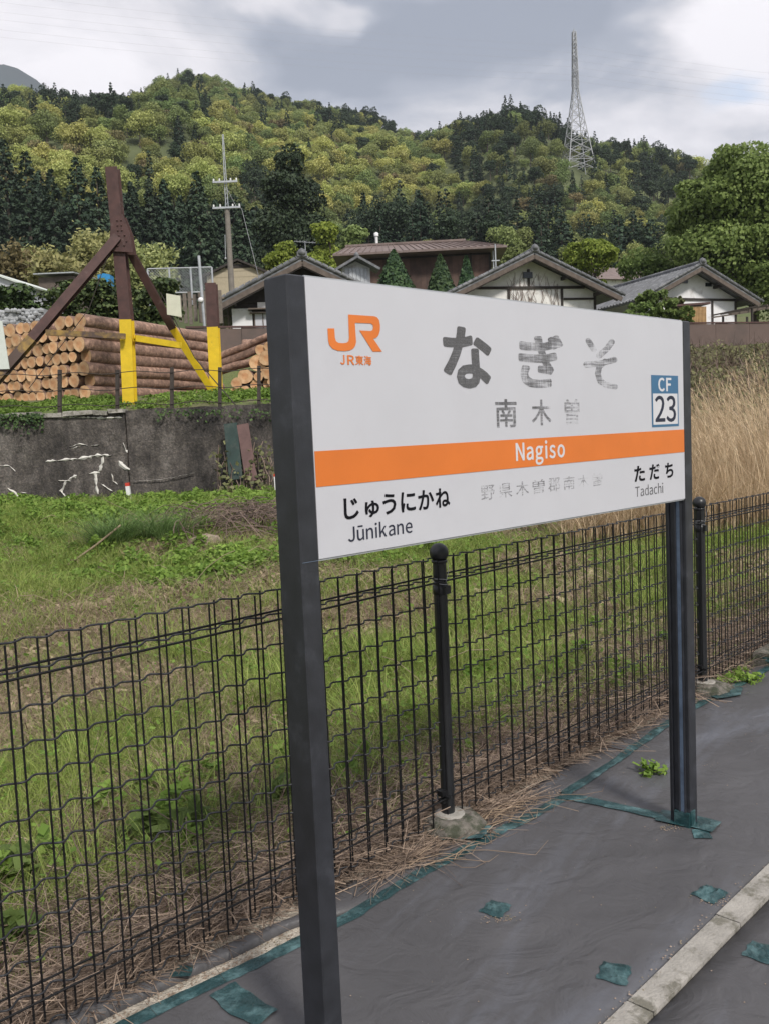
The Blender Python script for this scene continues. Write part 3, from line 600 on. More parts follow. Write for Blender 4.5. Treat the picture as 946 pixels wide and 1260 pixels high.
def near_conifer(name, label, loc, H, R, mt, seed, size=.35, layers=34, br=16, q=16, power=.75, group=None, cat='tree'):
    t = thing(name, label, cat, loc, 0, group); rng = np.random.RandomState(seed)
    C, Nn = conifer_pts(rng, H, R, layers, br, q, size, power, .30, .04); V, Fq = leaf_quads(rng, C, Nn, size, 1.3)
    obj('crown', np_mesh('crown', V, Fq, M[mt]), t); mb = MB(); mb.tube([(0, 0, -.5), (0, 0, H * .96)], [R * .09, .02], 7); mb.build('trunk', M['trunk'], t); return t
def ground_z(x, y): return float(terrain(x, y)) if y < 95 else float(max(hill(x, y), terrain(x, y)))
ORD = ['first', 'second', 'third', 'fourth', 'fifth', 'sixth', 'seventh', 'eighth', 'ninth', 'tenth', 'eleventh', 'twelfth', 'thirteenth', 'fourteenth', 'fifteenth', 'sixteenth', 'seventeenth', 'eighteenth', 'nineteenth', 'twentieth']
CED = [(-22, 190, 112), (4, 168, 118), (30, 183, 108), (47, 208, 122), (62, 205, 106), (93, 190, 110), (118, 203, 104), (140, 222, 122), (161, 222, 112), (183, 232, 106), (201, 219, 110), (222, 240, 118), (241, 208, 106), (265, 245, 116), (297, 250, 110), (-60, 180, 115)]
CED.sort()
for i, (px_, py_, Y) in enumerate(CED):
    q = at(px_, py_, Y); gz = ground_z(q.x, Y) - 1; H = q.z - gz
    near_conifer('cedar_tree', f'dark pointed cedar, {ORD[i]} from the left in the row behind the log yard', (q.x, Y, gz), H, H * .18 + .6, 'cedar', 200 + i, .28, layers=40, br=19, q=22, group='row of dark cedars behind the log yard')
# second, shaded row that closes the gaps
for i, px_ in enumerate((15, 78, 105, 150, 192, 232, 282, 310)):
    q = at(px_ + 4, 236 + (i * 37) % 22, 132); gz = ground_z(q.x, 132) - 1
    near_conifer('cedar_tree', 'dark cedar standing in the shade behind the front row of cedars', (q.x, 132, gz), q.z - gz, 5, 'cedar', 240 + i, .36, layers=30, br=17, q=18, group='cedars filling the gaps behind the front row')
# the broad dark tree left of the brown-roofed house: several leaders in one crown
q = at(356, 176, 86); gz = ground_z(q.x, 86) - 1; H = q.z - gz
lob = [(0, 0, H * .88, 1.5, 1.5), (-.6, 0, H * .76, 2.1, 1.2), (1.0, .4, H * .70, 2.2, 1.2), (-1.6, .3, H * .58, 2.4, 1.1), (1.9, 0, H * .52, 2.4, 1.1), (0, 0, H * .5, 3.0, 1.1), (-2.3, 0, H * .38, 2.3, 1), (2.6, 0, H * .36, 2.3, 1), (0, -.5, H * .3, 3, 1), (-1.2, 0, H * .2, 2.6, 1), (1.6, 0, H * .2, 2.6, 1)]
near_tree('cypress_tree', 'broad dark evergreen towering left of the brown-roofed house', (q.x, 86, gz), H, 4, 'bigcedar', 42000, .19, 260, lob, trunk=.3)
def ptree(nm, lb, px_, pyt, Y, R, mt, n, size, seed, cat='tree', group=None, **k):
    q = at(px_, pyt, Y); gz = ground_z(q.x, Y) - .2; return near_tree(nm, lb, (q.x, Y, gz), (q.z - gz) / .97, R, mt, n, size, seed, cat=cat, group=group, **k)
ptree('maple_tree', 'bright yellow-green young tree just behind the left tiled house', 345, 297, 58, 1.9, 'near2', 12000, .12, 301)
ptree('broadleaf_tree', 'yellow-green tree right of the broad dark evergreen', 404, 258, 80, 2.6, 'near2', 12000, .17, 302)
ptree('broadleaf_tree', 'pale green tree behind the left end of the brown roof', 425, 272, 92, 2.8, 'midgreen', 9000, .20, 303)
ptree('broadleaf_tree', 'dense yellow-green tree between the two white gabled houses', 727, 283, 62, 2.7, 'near2', 26000, .12, 304, low=.1)
ptree('broadleaf_tree', 'dull green spreading tree behind the right end of the brown roof', 628, 292, 75, 2.6, 'midgreen', 11000, .16, 305, low=.2)
ptree('broadleaf_tree', 'low pale green tree behind the far right white house', 792, 322, 60, 3.2, 'near', 15000, .13, 306, low=.2)
ptree('broadleaf_tree', 'tall leafy tree leaning over the right edge behind the far right white house', 925, 182, 56, 6.2, 'near', 85000, .145, 307, trunk=.28, limbs=9, low=.22)
ptree('broadleaf_tree', 'leafy tree filling the right edge beside the tall one', 985, 190, 60, 5.5, 'near', 26000, .2, 308, trunk=.28, low=.15)
ptree('broadleaf_tree', 'mid-height tree at the left foot of the tall right-hand tree', 868, 262, 66, 3.4, 'near', 24000, .15, 309, low=.1)
for i, (px_, py_) in enumerate(((445, 262), (480, 268), (515, 232), (545, 268), (585, 262), (612, 250), (660, 268), (690, 262), (760, 262), (800, 268), (830, 258))):
    q = at(px_, py_, 135); gz = ground_z(q.x, 135) - 1
    near_conifer('conifer_tree', f'dark conifer, {ORD[i]} from the left in the belt behind the houses', (q.x, 135, gz), q.z - gz, (2.3 if i == 2 else 4.0), 'cedar', 330 + i, .32, layers=28, br=15, q=14, group='belt of dark conifers behind the houses')
# bamboo: leaning plumes
def bamboo(px_, pyt, Y, R, seed, mt, label):
    q = at(px_, pyt, Y); gz = ground_z(q.x, Y) - .2; H = (q.z - gz) / .84; rng = np.random.RandomState(seed)
    t = thing('bamboo_clump', label, 'bamboo', (q.x, Y, gz), 0, 'bamboo plumes behind the hedge'); Cs = []; mb = MB()
    for i in range(16):
        a = rng.rand() * 2 * pi; l = R * (.25 + .9 * rng.rand()); h = H * (.72 + .3 * rng.rand()); b0 = Vector((cos(a) * .4, sin(a) * .4, 0))
        pts = [b0 + Vector((cos(a) * l * u ** 2.2, sin(a) * l * u ** 2.2, h * (u - .22 * u ** 4))) for u in np.linspace(0, 1, 7)]
        mb.tube(pts, [.04 * (1 - u * .8) for u in np.linspace(0, 1, 7)], 4)
        u = .3 + .7 * rng.rand(620) ** .55
        pp = np.stack([b0.x + cos(a) * l * u ** 2.2, b0.y + sin(a) * l * u ** 2.2, h * (u - .22 * u ** 4)], 1) + rng.randn(620, 3) * np.array([.3, .3, .26])
        Cs.append(pp)
    C = np.concatenate(Cs); V, Fq = leaf_quads(rng, C, rng.randn(len(C), 3) * .7 + [0, -.4, .6], .115, 2.0)
    obj('leaves', np_mesh('leaves', V, Fq, M[mt]), t); mb.build('culm', M['near2'], t)
bamboo(18, 293, 52, 1.5, 401, 'bronze', 'orange-brown bamboo plume at the left edge above the hedge')
bamboo(58, 300, 54, 1.5, 402, 'bamboo', 'yellowish bamboo plume right of the orange-brown one')
bamboo(97, 288, 52, 1.6, 403, 'bamboo', 'bamboo plume midway between the left edge and the steel mast')
bamboo(128, 282, 55, 1.4, 404, 'bamboo', 'tall bamboo plume just left of the steel mast')
bamboo(176, 290, 52, 1.3, 405, 'bamboo', 'bamboo plume just right of the steel mast')
bamboo(75, 318, 48, 1.6, 406, 'bamboo', 'low bamboo plume right above the hedge near the left edge')
# hedge behind the logs, one shrub after another
for i, px_ in enumerate(range(-40, 215, 26)):
    Y = 27.5 + (i % 3) * .6; top = at(px_, 343 + (i * 29) % 13, Y); gz = 3.3; rng = np.random.RandomState(500 + i); H = top.z - gz
    H *= 1.05
    t = thing('hedge_shrub', f'dark green conifer shrub, {ORD[i]} from the left in the hedge behind the logs', 'shrub', (top.x, Y, gz), 0, 'hedge behind the log stack')
    lob = [(rng.uniform(-.35, .35), rng.uniform(-.3, .3), H * rng.uniform(.15, .90), rng.uniform(.32, .55), .5) for _ in range(26)]
    C, Nn = crown_pts(rng, lob, 3600, .5); Nn[:, 2] += .6; V, Fq = leaf_quads(rng, C, Nn, .085, 1.4); obj('crown', np_mesh('crown', V, Fq, M['hedge']), t)
    mb = MB(); mb.tube([(0, 0, -.8), (0, 0, H * .7)], [.05, .02], 5); mb.build('trunk', M['trunk'], t)

# ================================================================== BUILDINGS
def roof_slope(parent, w_, rise, y0, y1, side, th=.12, mt='tile', pitch=.28, rows=True):
    """one slope: from the ridge (x 0) to the eave (x side*w), corrugated by courses of round tiles running down it"""
    l = math.hypot(w_, rise); ang = math.atan2(rise, w_)
    # local frame of slope: u down the slope, v along the ridge (y), n out of it
    U = Vector((side * cos(ang), 0, -sin(ang))); Nn = Vector((side * sin(ang), 0, cos(ang)))
    b = MB(); c = [(0, y0), (l, y0), (l, y1), (0, y1)]
    top = [U * a + Vector((0, y, 0)) for a, y in c]; bot = [p_ - Nn * th for p_ in top]
    f = [(0, 1, 2, 3), (7, 6, 5, 4), (0, 4, 5, 1), (1, 5, 6, 2), (2, 6, 7, 3), (3, 7, 4, 0)]
    b.add(top + bot, f); sl = b.build('roof_slope', M[mt], parent)
    if rows:
        k = MB(); n = max(2, int((y1 - y0) / pitch)); step_ = .30; m_ = int(l / step_)
        for i in range(n + 1):
            y = y0 + (y1 - y0) * i / n
            k.tube([U * 0.02 + Vector((0, y, 0)) + Nn * .02, U * (l + .04) + Vector((0, y, 0)) + Nn * .02], .065, 6)
        for j in range(1, m_ + 1):      # the lapped edge of each course
            a = U * (j * step_) + Nn * .012; k.beam(a + Vector((0, y0 + .03, 0)), a + Vector((0, y1 - .03, 0)), .05, .035)
        k2 = MB()
        for j in range(m_ + 1):          # verge tiles along both gable ends
            for y in (y0, y1):
                a = U * (j * step_ + .12) + Vector((0, y, 0)) + Nn * .05; k2.tube([a - U * .13, a + U * .13], [.10, .085], 7)
        tag(k.build('roof_tiles', M[mt], sl), kind='stuff'); tag(k2.build('verge_tiles', M[mt], sl), kind='stuff')
    return sl
def gable_house(name, label, apex, rot, w_, rise, depth, wallw, wallh, over=.9, wmat='plaster', ties=(), posts=(), group=None, recess=0):
    """apex = world point of the front end of the ridge"""
    t = thing(name, label, 'house', apex, rot, group)
    sl = rise / w_; zt = -.16 - .05
    for s_ in (-1, 1): roof_slope(t, w_, rise, 0, depth, s_)
    rb = MB(); rb.tube([(0, -.03, .10), (0, depth + .03, .10)], .13, 8); rb.box((0, depth / 2, 0.02), (.34, depth, .16)); rb.build('ridge', M['tile'], t)
    fin = MB(); fin.lathe([(0, -.12), (.16, -.1), (.2, 0), (.15, .12), (0, .2)], (0, -.04, .16), 8); fin.box((0, -.06, .1), (.42, .12, .2)); fin.build('ridge_end_tile', M['tile'], t)
    for s_ in (-1, 1):      # barge boards
        b = MB(); a0 = Vector((0, .03, -.24)); a1 = Vector((s_ * (w_ - .03), .03, -rise - .24)); b.beam(a0, a1, .22, .05, Vector((0, 1, 0))); b.build('barge_board', M['barge'], t)
        b = MB(); a0 = Vector((0, .10, -.36)); a1 = Vector((s_ * (w_ - .25), .10, -rise - .27)); b.beam(a0, a1, .09, .12, Vector((0, 1, 0))); b.build('rafter', M['dark_wood'], t)
    yw_ = over; ez = -wallw * sl - .2
    b = MB(); b.prism([(-wallw, ez - wallh), (wallw, ez - wallh), (wallw, ez), (0, -.2), (-wallw, ez)], yw_, depth - .6); b.build('wall', M[wmat], t)
    for z_ in ties:
        hw = min(wallw, (-.2 - z_) / sl); b = MB(); b.box((0, yw_ - .02, z_), (2 * hw - .05, .1, .13)); b.build('tie_beam', M['dark_wood'], t)
    for x, z0, z1 in posts:
        b = MB(); b.box((x, yw_ - .015, (z0 + z1) / 2), (.12, .09, z1 - z0)); b.build('wall_post', M['dark_wood'], t)
    # purlin ends under the eaves
    for x in (-wallw * .98, -wallw * .5, wallw * .5, wallw * .98):
        z = -abs(x) * sl - .34; b = MB(); b.box((x, over / 2 + .1, z), (.14, over - .05, .16)); b.build('purlin', M['dark_wood'], t)
    return t, yw_, ez

# --- R1: white gabled house in the middle
A1 = at(657, 309, 45); h, yw1, ez = gable_house('gabled_house', 'white half-timbered house with dry creeper on its gable, straight behind the sign', A1, radians(13), 4.75, 2.15, 8.5, 3.75, 3.4, 1.0, 'plaster_dirty',
    ties=(-1.62,), posts=((-1.05, -3.0, -1.68), (1.85, -4.6, -1.68), (-3.68, -4.6, -1.85), (3.68, -4.6, -1.9), (.05, -1.56, -.7)))
b = MB(); b.box((2.8, yw1 - .02, -2.2), (1.7, .1, .1)); b.build('tie_beam', M['dark_wood'], h)
b = MB(); b.box((-2.0, yw1 - .55, -2.95), (4.4, 1.1, .09)); b.build('lean_to_roof', M['mossy'], h)
b = MB(); b.box((-2.0, yw1 - .10, -3.25), (4.2, .14, .4)); b.build('lean_to_beam', M['dark_wood'], h)
b = MB(); b.box((.0, yw1 - .03, -1.0), (.5, .08, .3)); b.build('gable_vent', M['glass'], h)
rng = random.Random(5); b = MB()
for i in range(26):
    x = rng.choice([-.95, -.6, -.3, .4, .0, 1.0, 1.5]) + rng.uniform(-.3, .3); z = rng.uniform(-3.4, -2.6); pts = []
    for k in range(9):
        if z > -.45 - abs(x) * .46: break
        pts.append((x, yw1 - .05, z)); x += rng.uniform(-.18, .18); z += rng.uniform(.12, .36)
    if len(pts) > 2: b.tube(pts, [.016 * (1 - .08 * k) for k in range(len(pts))], 4)
tag(b.build('dry_creeper', M['vine'], h), kind='stuff')
# --- R2: far right white house
A2 = at(863, 325, 50); h, yw2, ez = gable_house('gabled_house', 'far right white house with grey tiled roof above the brown wall', A2, radians(21), 4.15, 1.95, 9.5, 3.2, 3.4, .9, 'plaster',
    ties=(-1.78,), posts=((-1.3, -4.6, -1.85), (1.45, -4.6, -1.85), (3.13, -4.6, -1.75), (-3.13, -4.6, -1.75)))
b = MB(); b.box((-.55, yw2 - .03, -.78), (.55, .08, .24)); b.build('gable_vent', M['glass'], h)
b = MB(); b.box((1.2, yw2 - .03, -.95), (.4, .08, .2)); b.build('gable_vent', M['glass'], h)
# side wall of R2 towards the left, lower and stained
b = MB(); b.box((-3.22, 4.6, -3.3), (.06, 7.6, 2.2)); b.build('side_wall', M['plaster_dirty'], h)
# pergola right of R2
t = thing('pergola', 'weathered pergola frame with pale corrugated sheets right of the far right house', 'pergola', at(912, 392, 47), radians(21))
for k in range(5):
    b = MB(); b.box((.45 + k * .6, 1.0, .55 + .06 * k), (.07, 3.4, .07)); b.build('batten', M['barge'], t)
for k in range(3):
    b = MB(); b.beam((.35, k * 1.3, .42), (3.3, k * 1.3, .78), .08, .08); b.build('rail', M['barge'], t)
for x, y in ((.5, -.2), (3, -.2), (1.3, 2.8), (3, 2.8)):
    b = MB(); b.box((x, y, -.6), (.09, .09, 2.2)); b.build('post', M['dark_wood'], t)
for k in range(3):
    b = MB(); b.box((.3 + k * .95, 2.6, .05), (.85, 1.6, .03), Matrix.Rotation(radians(-12), 4, 'X')); b.build('corrugated_sheet', M['white_panel'], t)
# bamboo-screened box in front of R2
t = thing('screened_lean_to', 'small shed faced with tan bamboo screen in front of the far right house', 'shed', at(852, 392, 44.2), radians(13))
for k in range(3):
    b = MB(); b.box((-.52 + k * .50, 0, .1), (.485, .06, .95))
    for j in range(6): b.tube([(-.71 + k * .50 + j * .077, -.045, -.36), (-.71 + k * .50 + j * .077, -.045, .56)], .028, 5)
    b.build('screen_panel', M['bamboo_screen'], t)
b = MB(); b.box((0, .4, .68), (1.85, 1.1, .10), Matrix.Rotation(radians(-3), 4, 'Y')); b.build('roof', M['steel_brown'], t)
b = MB(); b.box((0, .55, -.2), (1.45, .9, 1.4)); b.build('box', M['dark_wood'], t)
# --- L1: dark gabled house behind the left post
A3 = at(372, 316, 38); h, yw3, ez = gable_house('gabled_house', 'weathered house with dark roof partly hidden behind the left sign post', A3, radians(8), 3.75, 1.85, 8, 2.95, 3.0, .95, 'dark_wood', ties=(-1.65,), posts=((-2.9, -4.4, -1.6),))
b = MB(); b.box((-2.62, yw3 - .08, -2.85), (.85, .06, 1.8)); b.build('white_panel', M['plaster'], h)
f = MB(); f.box((-1.75, yw3 - .07, -2.9), (.78, .06, 1.7)); f = f.build('window', M['barge'], h)
b = MB(); b.box((-1.75, yw3 - .11, -2.9), (.66, .03, 1.55)); b.build('pane', M['white_panel'], f)
b = MB(); b.box((-1.75, yw3 - .14, -2.9), (.04, .04, 1.6)); b.build('muntin', M['barge'], f)
b = MB(); b.box((-1.6, yw3 - .25, -2.02), (1.5, .5, .06)); b.box((-1.6, yw3 - .2, -2.16), (1.4, .35, .05)); b.build('window_hood', M['barge'], h)
b = MB(); b.box((-1.5, yw3 - .06, -1.85), (.9, .05, .3)); b.box((-1.35, yw3 - .08, -1.82), (.25, .06, .14), mi=1); b.build('clutter_panel', [M['plaster_dirty'], M['bark']], h)
for x in (-3.2, -3.45):
    b = MB(); b.box((x, yw3 + .3, -3.0), (.06, .06, 2.4)); b.build('porch_post', M['barge'], h)
b = MB(); b.box((-3.2, yw3 + .25, -2.2), (.9, .06, .06)); b.build('porch_rail', M['barge'], h)
# antenna on L1
t = thing('tv_antenna', 'thin television antenna on the ridge of the weathered left house', 'antenna', A3 + Vector((.05, 1.4, .2)), radians(30))
b = MB(); b.tube([(0, 0, 0), (0, 0, .75)], .018, 5); b.build('mast', M['galv'], t)
b = MB(); b.tube([(-.5, 0, .7), (.5, 0, .7)], .012, 4); b.build('boom', M['galv'], t)
for k in range(7):
    b = MB(); b.tube([(-.45 + k * .15, -.2, .71), (-.45 + k * .15, .2, .71)], .008, 4); b.build('element', M['galv'], t)

# --- brown-roofed two-storey house behind
q = at(516, 307, 60); t = thing('timber_house', 'large house with brown hipped metal roof and red-brown board wall', 'house', (q.x, 60, q.z), radians(-2)); e = 5.75
b = MB(); ex = e; dz = .95; rx0 = -4.95; rx1 = 3.1; dp = 7.0
vs = [(-ex, 0, 0), (ex, 0, 0), (ex, dp, 0), (-ex, dp, 0), (rx0, 2.6, dz), (rx1, 2.6, dz), (rx1, dp - 2.6, dz), (rx0, dp - 2.6, dz)]
vs2 = [(x, y, z - .14) for x, y, z in vs[:4]]
fs = [(0, 1, 5, 4), (1, 2, 6, 5), (2, 3, 7, 6), (3, 0, 4, 7), (4, 5, 6, 7), (8, 9, 1, 0), (9, 10, 2, 1), (10, 11, 3, 2), (11, 8, 0, 3), (11, 10, 9, 8)]
b.add(vs + vs2, fs); rf = b.build('roof', M['brown_roof'], t)
b = MB()
for k in range(26):      # standing seams
    x = -ex + .25 + k * (2 * ex - .5) / 25; xt = max(rx0, min(rx1, x * .78 - .6)); b.beam((x, -.01, .03), (xt, 2.6, dz + .03), .035, .05)
tag(b.build('roof_seams', M['brown_roof'], rf), kind='stuff')
b = MB(); b.box(((rx0 + rx1) / 2, 2.6, dz + .05), (rx1 - rx0 + .2, .3, .14)); b.build('ridge', M['brown_roof'], t)
b = MB(); b.tube([(-2.9, 3.2, .8), (-2.9, 3.2, 1.75)], .10, 8, 0); b.lathe([(.16, 0), (.16, .22), (0, .3)], (-2.9, 3.2, 1.7), 8); b.build('chimney_pipe', M['white_paint'], rf)
b = MB(); b.box((-.05, 1.3 + 2.5, -2.9), (9.6, 5, 5.4)); b.build('wall', M['dark_wood'], t)
rng = random.Random(11)
for k in range(24):
    x = -3.75 + k * .36; b = MB(); b.box((x, 1.27 + rng.uniform(-.008, .008), -1.45), (.35, .05, 2.3)); b.build('plank', M['plank'], t)
for x in (-3.95, 3.4, 4.7):
    b = MB(); b.box((x, 1.22, -1.5), (.16, .14, 2.6)); b.build('wall_post', M['dark_wood'], t)
f = MB(); f.box((-4.35, 1.25, -1.1), (.55, .08, 1.1)); f = f.build('window', M['barge'], t); b = MB(); b.box((-4.35, 1.2, -1.1), (.4, .03, .9)); b.build('pane', M['glass'], f)
b = MB(); b.box((0.6, .9, -2.75), (7.6, 1.3, .12), Matrix.Rotation(radians(0), 4, 'X')); lr = b.build('lower_roof', M['tile'], t)
b = MB()
for k in range(30): b.tube([(-3.1 + k * .255, .22, -2.66), (-3.1 + k * .255, 1.4, -2.66)], .05, 5)
tag(b.build('roof_tiles', M['tile'], lr), kind='stuff')
b = MB(); b.box((4.9, .9, -2.2), (.08, .08, 4.2)); b.build('downpipe', M['galv'], t)
# porch gable left
g2 = thing('entrance_gable', 'little gabled porch roof with pale blue-grey boards left of the brown-roofed house', 'porch', at(438, 318, 55), radians(10))
for s_ in (-1, 1):
    b = MB(); b.beam((0, 0, 0), (s_ * 1.35, 0, -.75), .14, 1.3, Vector((0, 1, 0))); b.build('roof_slope', M['tile'], g2)
b = MB(); b.prism([(-.85, -2.4), (.85, -2.4), (.85, -.55), (0, -.14), (-.85, -.55)], .15, .6); b.build('wall', M['plaster'], g2)
for k in range(6):
    b = MB(); b.box((-.6 + k * .24, .12, -1.3), (.2, .04, 1.5)); b.build('board', M['galv'], g2)
b = MB(); b.lathe([(0, -.1), (.14, -.05), (.16, .1), (0, .28)], (0, -.3, .08), 8); b.build('ridge_end_tile', M['tile'], g2)
# thin pole right of big house
t = thing('antenna_pole', 'thin grey pole standing at the right end of the brown-roofed house', 'pole', at(610, 345, 56)); b = MB(); b.tube([(0, 0, -1.2), (0, 0, 2.2)], .045, 6); b.build('mast', M['galv'], t)
b = MB(); b.box((0, 0, 1.2), (.5, .06, .06)); b.build('crossbar', M['galv'], t)
# reddish roof far right of trees
q = at(772, 326, 90); t = thing('distant_house', 'distant house of which only a reddish brown roof shows between the trees', 'house', (q.x, 90, q.z), radians(20))
b = MB(); b.add([(-4, 0, -1.4), (4, 0, -1.4), (4, 6, -1.4), (-4, 6, -1.4), (-2.5, 3, .3), (2.5, 3, .3)], [(0, 1, 5, 4), (1, 2, 5), (2, 3, 4, 5), (3, 0, 4), (3, 2, 1, 0)]); b.build('roof', M['brown_roof'], t)
b = MB(); b.box((0, 3, -2.7), (6.6, 4.8, 2.58)); b.build('wall', M['plaster_dirty'], t)
# beige house
q = at(292, 318, 56); t = thing('siding_house', 'small beige sided house with dark gable roof behind the utility pole', 'house', (q.x, 56, q.z), radians(4))
for s_ in (-1, 1):
    b = MB(); b.beam((0, 3, -.05), (s_ * 2.35, 3, -1.1), .12, 6, Vector((0, 1, 0))); b.build('roof_slope', M['dark_wood'], t)
b = MB(); b.prism([(-1.95, -4.2), (1.95, -4.2), (1.95, -.98), (0, -.18), (-1.95, -.98)], .3, 5.5); b.build('wall', M['beige'], t)
for k in range(8):
    z = -.55 - k * .36; hw = min(1.95, (-z - .1) / .42); b = MB(); b.box((0, .27, z), (2 * hw - .06, .05, .34), Matrix.Rotation(radians(2), 4, 'X')); b.build('siding_board', M['beige'], t)
b = MB(); b.box((0, .28, -.42), (1.5, .1, .22)); b.build('gable_vent', M['dark_wood'], t)
# white-roofed building at left edge
q = at(-24, 331, 33); t = thing('shed', 'white shed with a pale sloping roof at the left edge', 'shed', (q.x, 33, q.z), radians(-8))
for s_ in (-1, 1):
    b = MB(); b.beam((0, 2, 0), (s_ * 1.5, 2, -.6), .06, 4, Vector((0, 1, 0))); b.build('roof_slope', M['pale_plate'], t)
b = MB(); b.prism([(-1.3, -2.4), (1.3, -2.4), (1.3, -.56), (0, -.08), (-1.3, -.56)], .15, 3.8); b.build('wall', M['white_panel'], t)
# blue tarp and grey roofs beyond the hedge
q = at(128, 342, 33); t = tag(MB().add([(x, y, z) for x in (-.22, 0, .22) for y in (0, .5) for z in (-.3, .12 + .05 * (x == 0))], [(0, 1, 5, 4), (4, 5, 9, 8), (0, 4, 6, 2), (4, 8, 10, 6), (1, 3, 7, 5), (5, 7, 11, 9), (0, 2, 3, 1), (8, 9, 11, 10)]).build('tarpaulin', M['blue_tarp'], None, q), 'bright blue tarpaulin showing over the hedge left of the steel mast', 'tarp')
q = at(66, 336, 38); t = thing('low_shed', 'low grey metal roof just showing over the hedge', 'shed', (q.x, 38, q.z), 0)
b = MB(); b.box((0, 1.5, 0), (1.7, 3, .05), Matrix.Rotation(radians(5), 4, 'X')); b.build('roof', M['galv'], t); b = MB(); b.box((0, 1.6, -1.1), (1.5, 2.6, 2.0)); b.build('wall', M['barge'], t)

# --- trimmed conical shrubs before the brown-roofed house
for i, (px_, py_, R) in enumerate(((484, 308, 1.55), (541, 314, 1.15), (573, 316, .85))):
    q = at(px_, py_, 50); gz = 5.3; H = q.z - gz; rng = np.random.RandomState(600 + i)
    t = thing('trimmed_shrub', ['widest of the three conical shrubs before the brown-roofed house', 'middle one of the three conical shrubs before the brown-roofed house', 'slimmest and rightmost of the three conical shrubs before the brown-roofed house'][i], 'shrub', (q.x, 50, gz), 0, 'three conical shrubs before the brown-roofed house')
    u = rng.rand(9000) ** .8; a = rng.rand(9000) * 2 * pi; rr = R * np.minimum(1, ((1 - u) * 1.9)) ** .8 * (.75 + .3 * rng.rand(9000)) * (1 + .25 * (vn(a * 1.7, u * 9, 2) - .5))
    C = np.stack([rr * np.cos(a), rr * np.sin(a), u * H], 1); V, Fq = leaf_quads(rng, C, np.stack([np.cos(a), np.sin(a), .5 + 0 * a], 1) + rng.randn(9000, 3) * .5, .13, 1.2)
    obj('crown', np_mesh('crown', V, Fq, M['shrub']), t); b = MB(); b.tube([(0, 0, -.4), (0, 0, H * .8)], [.09, .03], 6); b.build('trunk', M['trunk'], t)
# small bushes at R2
for (px_, pyt, Y, R, mt, lb, sd) in ((805, 352, 43.6, 1.3, 'near', 'sprawling light green bush in front of the far right house', 620), (786, 367, 43.0, .9, 'near', 'small leafy bush at the left foot of the sprawling bush', 621), (829, 362, 44.3, .6, 'scrub', 'dark bush left of the bamboo-screened shed', 622), (842, 372, 43.4, .5, 'near', 'creeper clump hanging over the bamboo-screened shed', 623)):
    q = at(px_, pyt, Y); gz = 5.3 if Y < 44 else 6.3; H = q.z - gz; rng = np.random.RandomState(sd); t = thing('bush', lb, 'bush', (q.x, Y, gz))
    lob = [(rng.uniform(-.7, .7) * R, rng.uniform(-.3, .3), H * rng.uniform(.35, .88), R * rng.uniform(.08, .24), .7) for _ in range(46)]
    C, Nn = crown_pts(rng, lob, 4200, .8); V, Fq = leaf_quads(rng, C, Nn, .10, 1.3); obj('leaves', np_mesh('leaves', V, Fq, M[mt]), t)
    b = MB()
    for k in range(8): b.tube([(0, 0, -.3), Vector(lob[k][:3]) * .5 + Vector((0, 0, .1)), lob[k][:3]], [.035, .025, .01], 5)
    b.build('stem', M['trunk'], t)

# --- brown sheet wall along the house plots
W0 = Vector((-6.2, yw(-6.2), 0)); W1 = Vector((21, yw(21), 0)); wl = (W1 - W0).length; wd_ = (W1 - W0).normalized()
t = thing('boundary_wall', 'long brown sheet wall along the edge of the house plots', 'wall', (W0.x, W0.y, 4.55), math.atan2(wd_.y, wd_.x))
np_ = int(wl / 1.8); zt0 = 1.0
for k in range(np_):
    b = MB(); x = wl * k / np_; b.box((x + wl / np_ / 2, 0, .25 - .40 * (1 - k / np_)), (wl / np_ - .012, .05, 1.8)); b.build('sheet', M['brown_wall'], t)
b = MB(); b.beam((0, -.005, .785), (wl, -.005, 1.18), .06, .10, Vector((0, 1, 0))); b.build('capping', M['steel_brown'], t)

# --- chain-link fence left of the houses
t = thing('chain_link_fence', 'chain-link fence with galvanised posts behind the right end of the log stack', 'fence', at(184, 362, 31), radians(5))
def span(a, b_): return at(b_, 362, 31).x - at(a, 362, 31).x
xx = [0, span(184, 191) * 0 + .0]
fw = span(184, 262)
for k in range(4):
    x = fw * k / 3; b = MB(); b.tube([(x, 0, -.4), (x, 0, .85)], .035, 7); b.build('post', M['galv'], t)
for z in (.85, 0.02):
    b = MB(); b.tube([(0, 0, z), (fw, 0, z)], .025, 6); b.build('rail', M['galv'], t)
b = MB(); n = 22
for k in range(-8, n):
    for sg in (1, -1):
        x0 = k * fw / n; x1 = x0 + .8
        if sg < 0: x0, x1 = x1, x0
        za, zb = .03, .83
        p0 = Vector((x0, 0.01 * sg, za)); p1 = Vector((x1, .01 * sg, zb))
        lo, hi = (p0, p1) if p0.x < p1.x else (p1, p0)
        if hi.x < 0 or lo.x > fw: continue
        if lo.x < 0: lo = lo.lerp(hi, (0 - lo.x) / (hi.x - lo.x))
        if hi.x > fw: hi = lo.lerp(hi, (fw - lo.x) / (hi.x - lo.x))
        b.tube([lo, hi], .006, 3, cap=False)
tag(b.build('wire_mesh', M['galv'], t), kind='stuff')
t = thing('old_board_fence', 'row of weathered narrow boards below the chain-link fence', 'fence', at(222, 376, 30.5), 0)
for k in range(9):
    b = MB(); b.box((k * .17, 0, -.1), (.12, .04, .9 + .1 * (k % 3))); b.build('board', M['dead_wood'], t)
b = MB(); b.box((.7, .04, .2), (1.6, .05, .06)); b.build('rail', M['dead_wood'], t)
t = thing('steel_pole', 'light grey steel pole with a small white dish beside the chain-link fence', 'pole', at(252, 392, 30)); b = MB(); b.tube([(0, 0, -.8), (-.06, 0, 2.05)], .05, 8); b.build('mast', M['galv'], t)
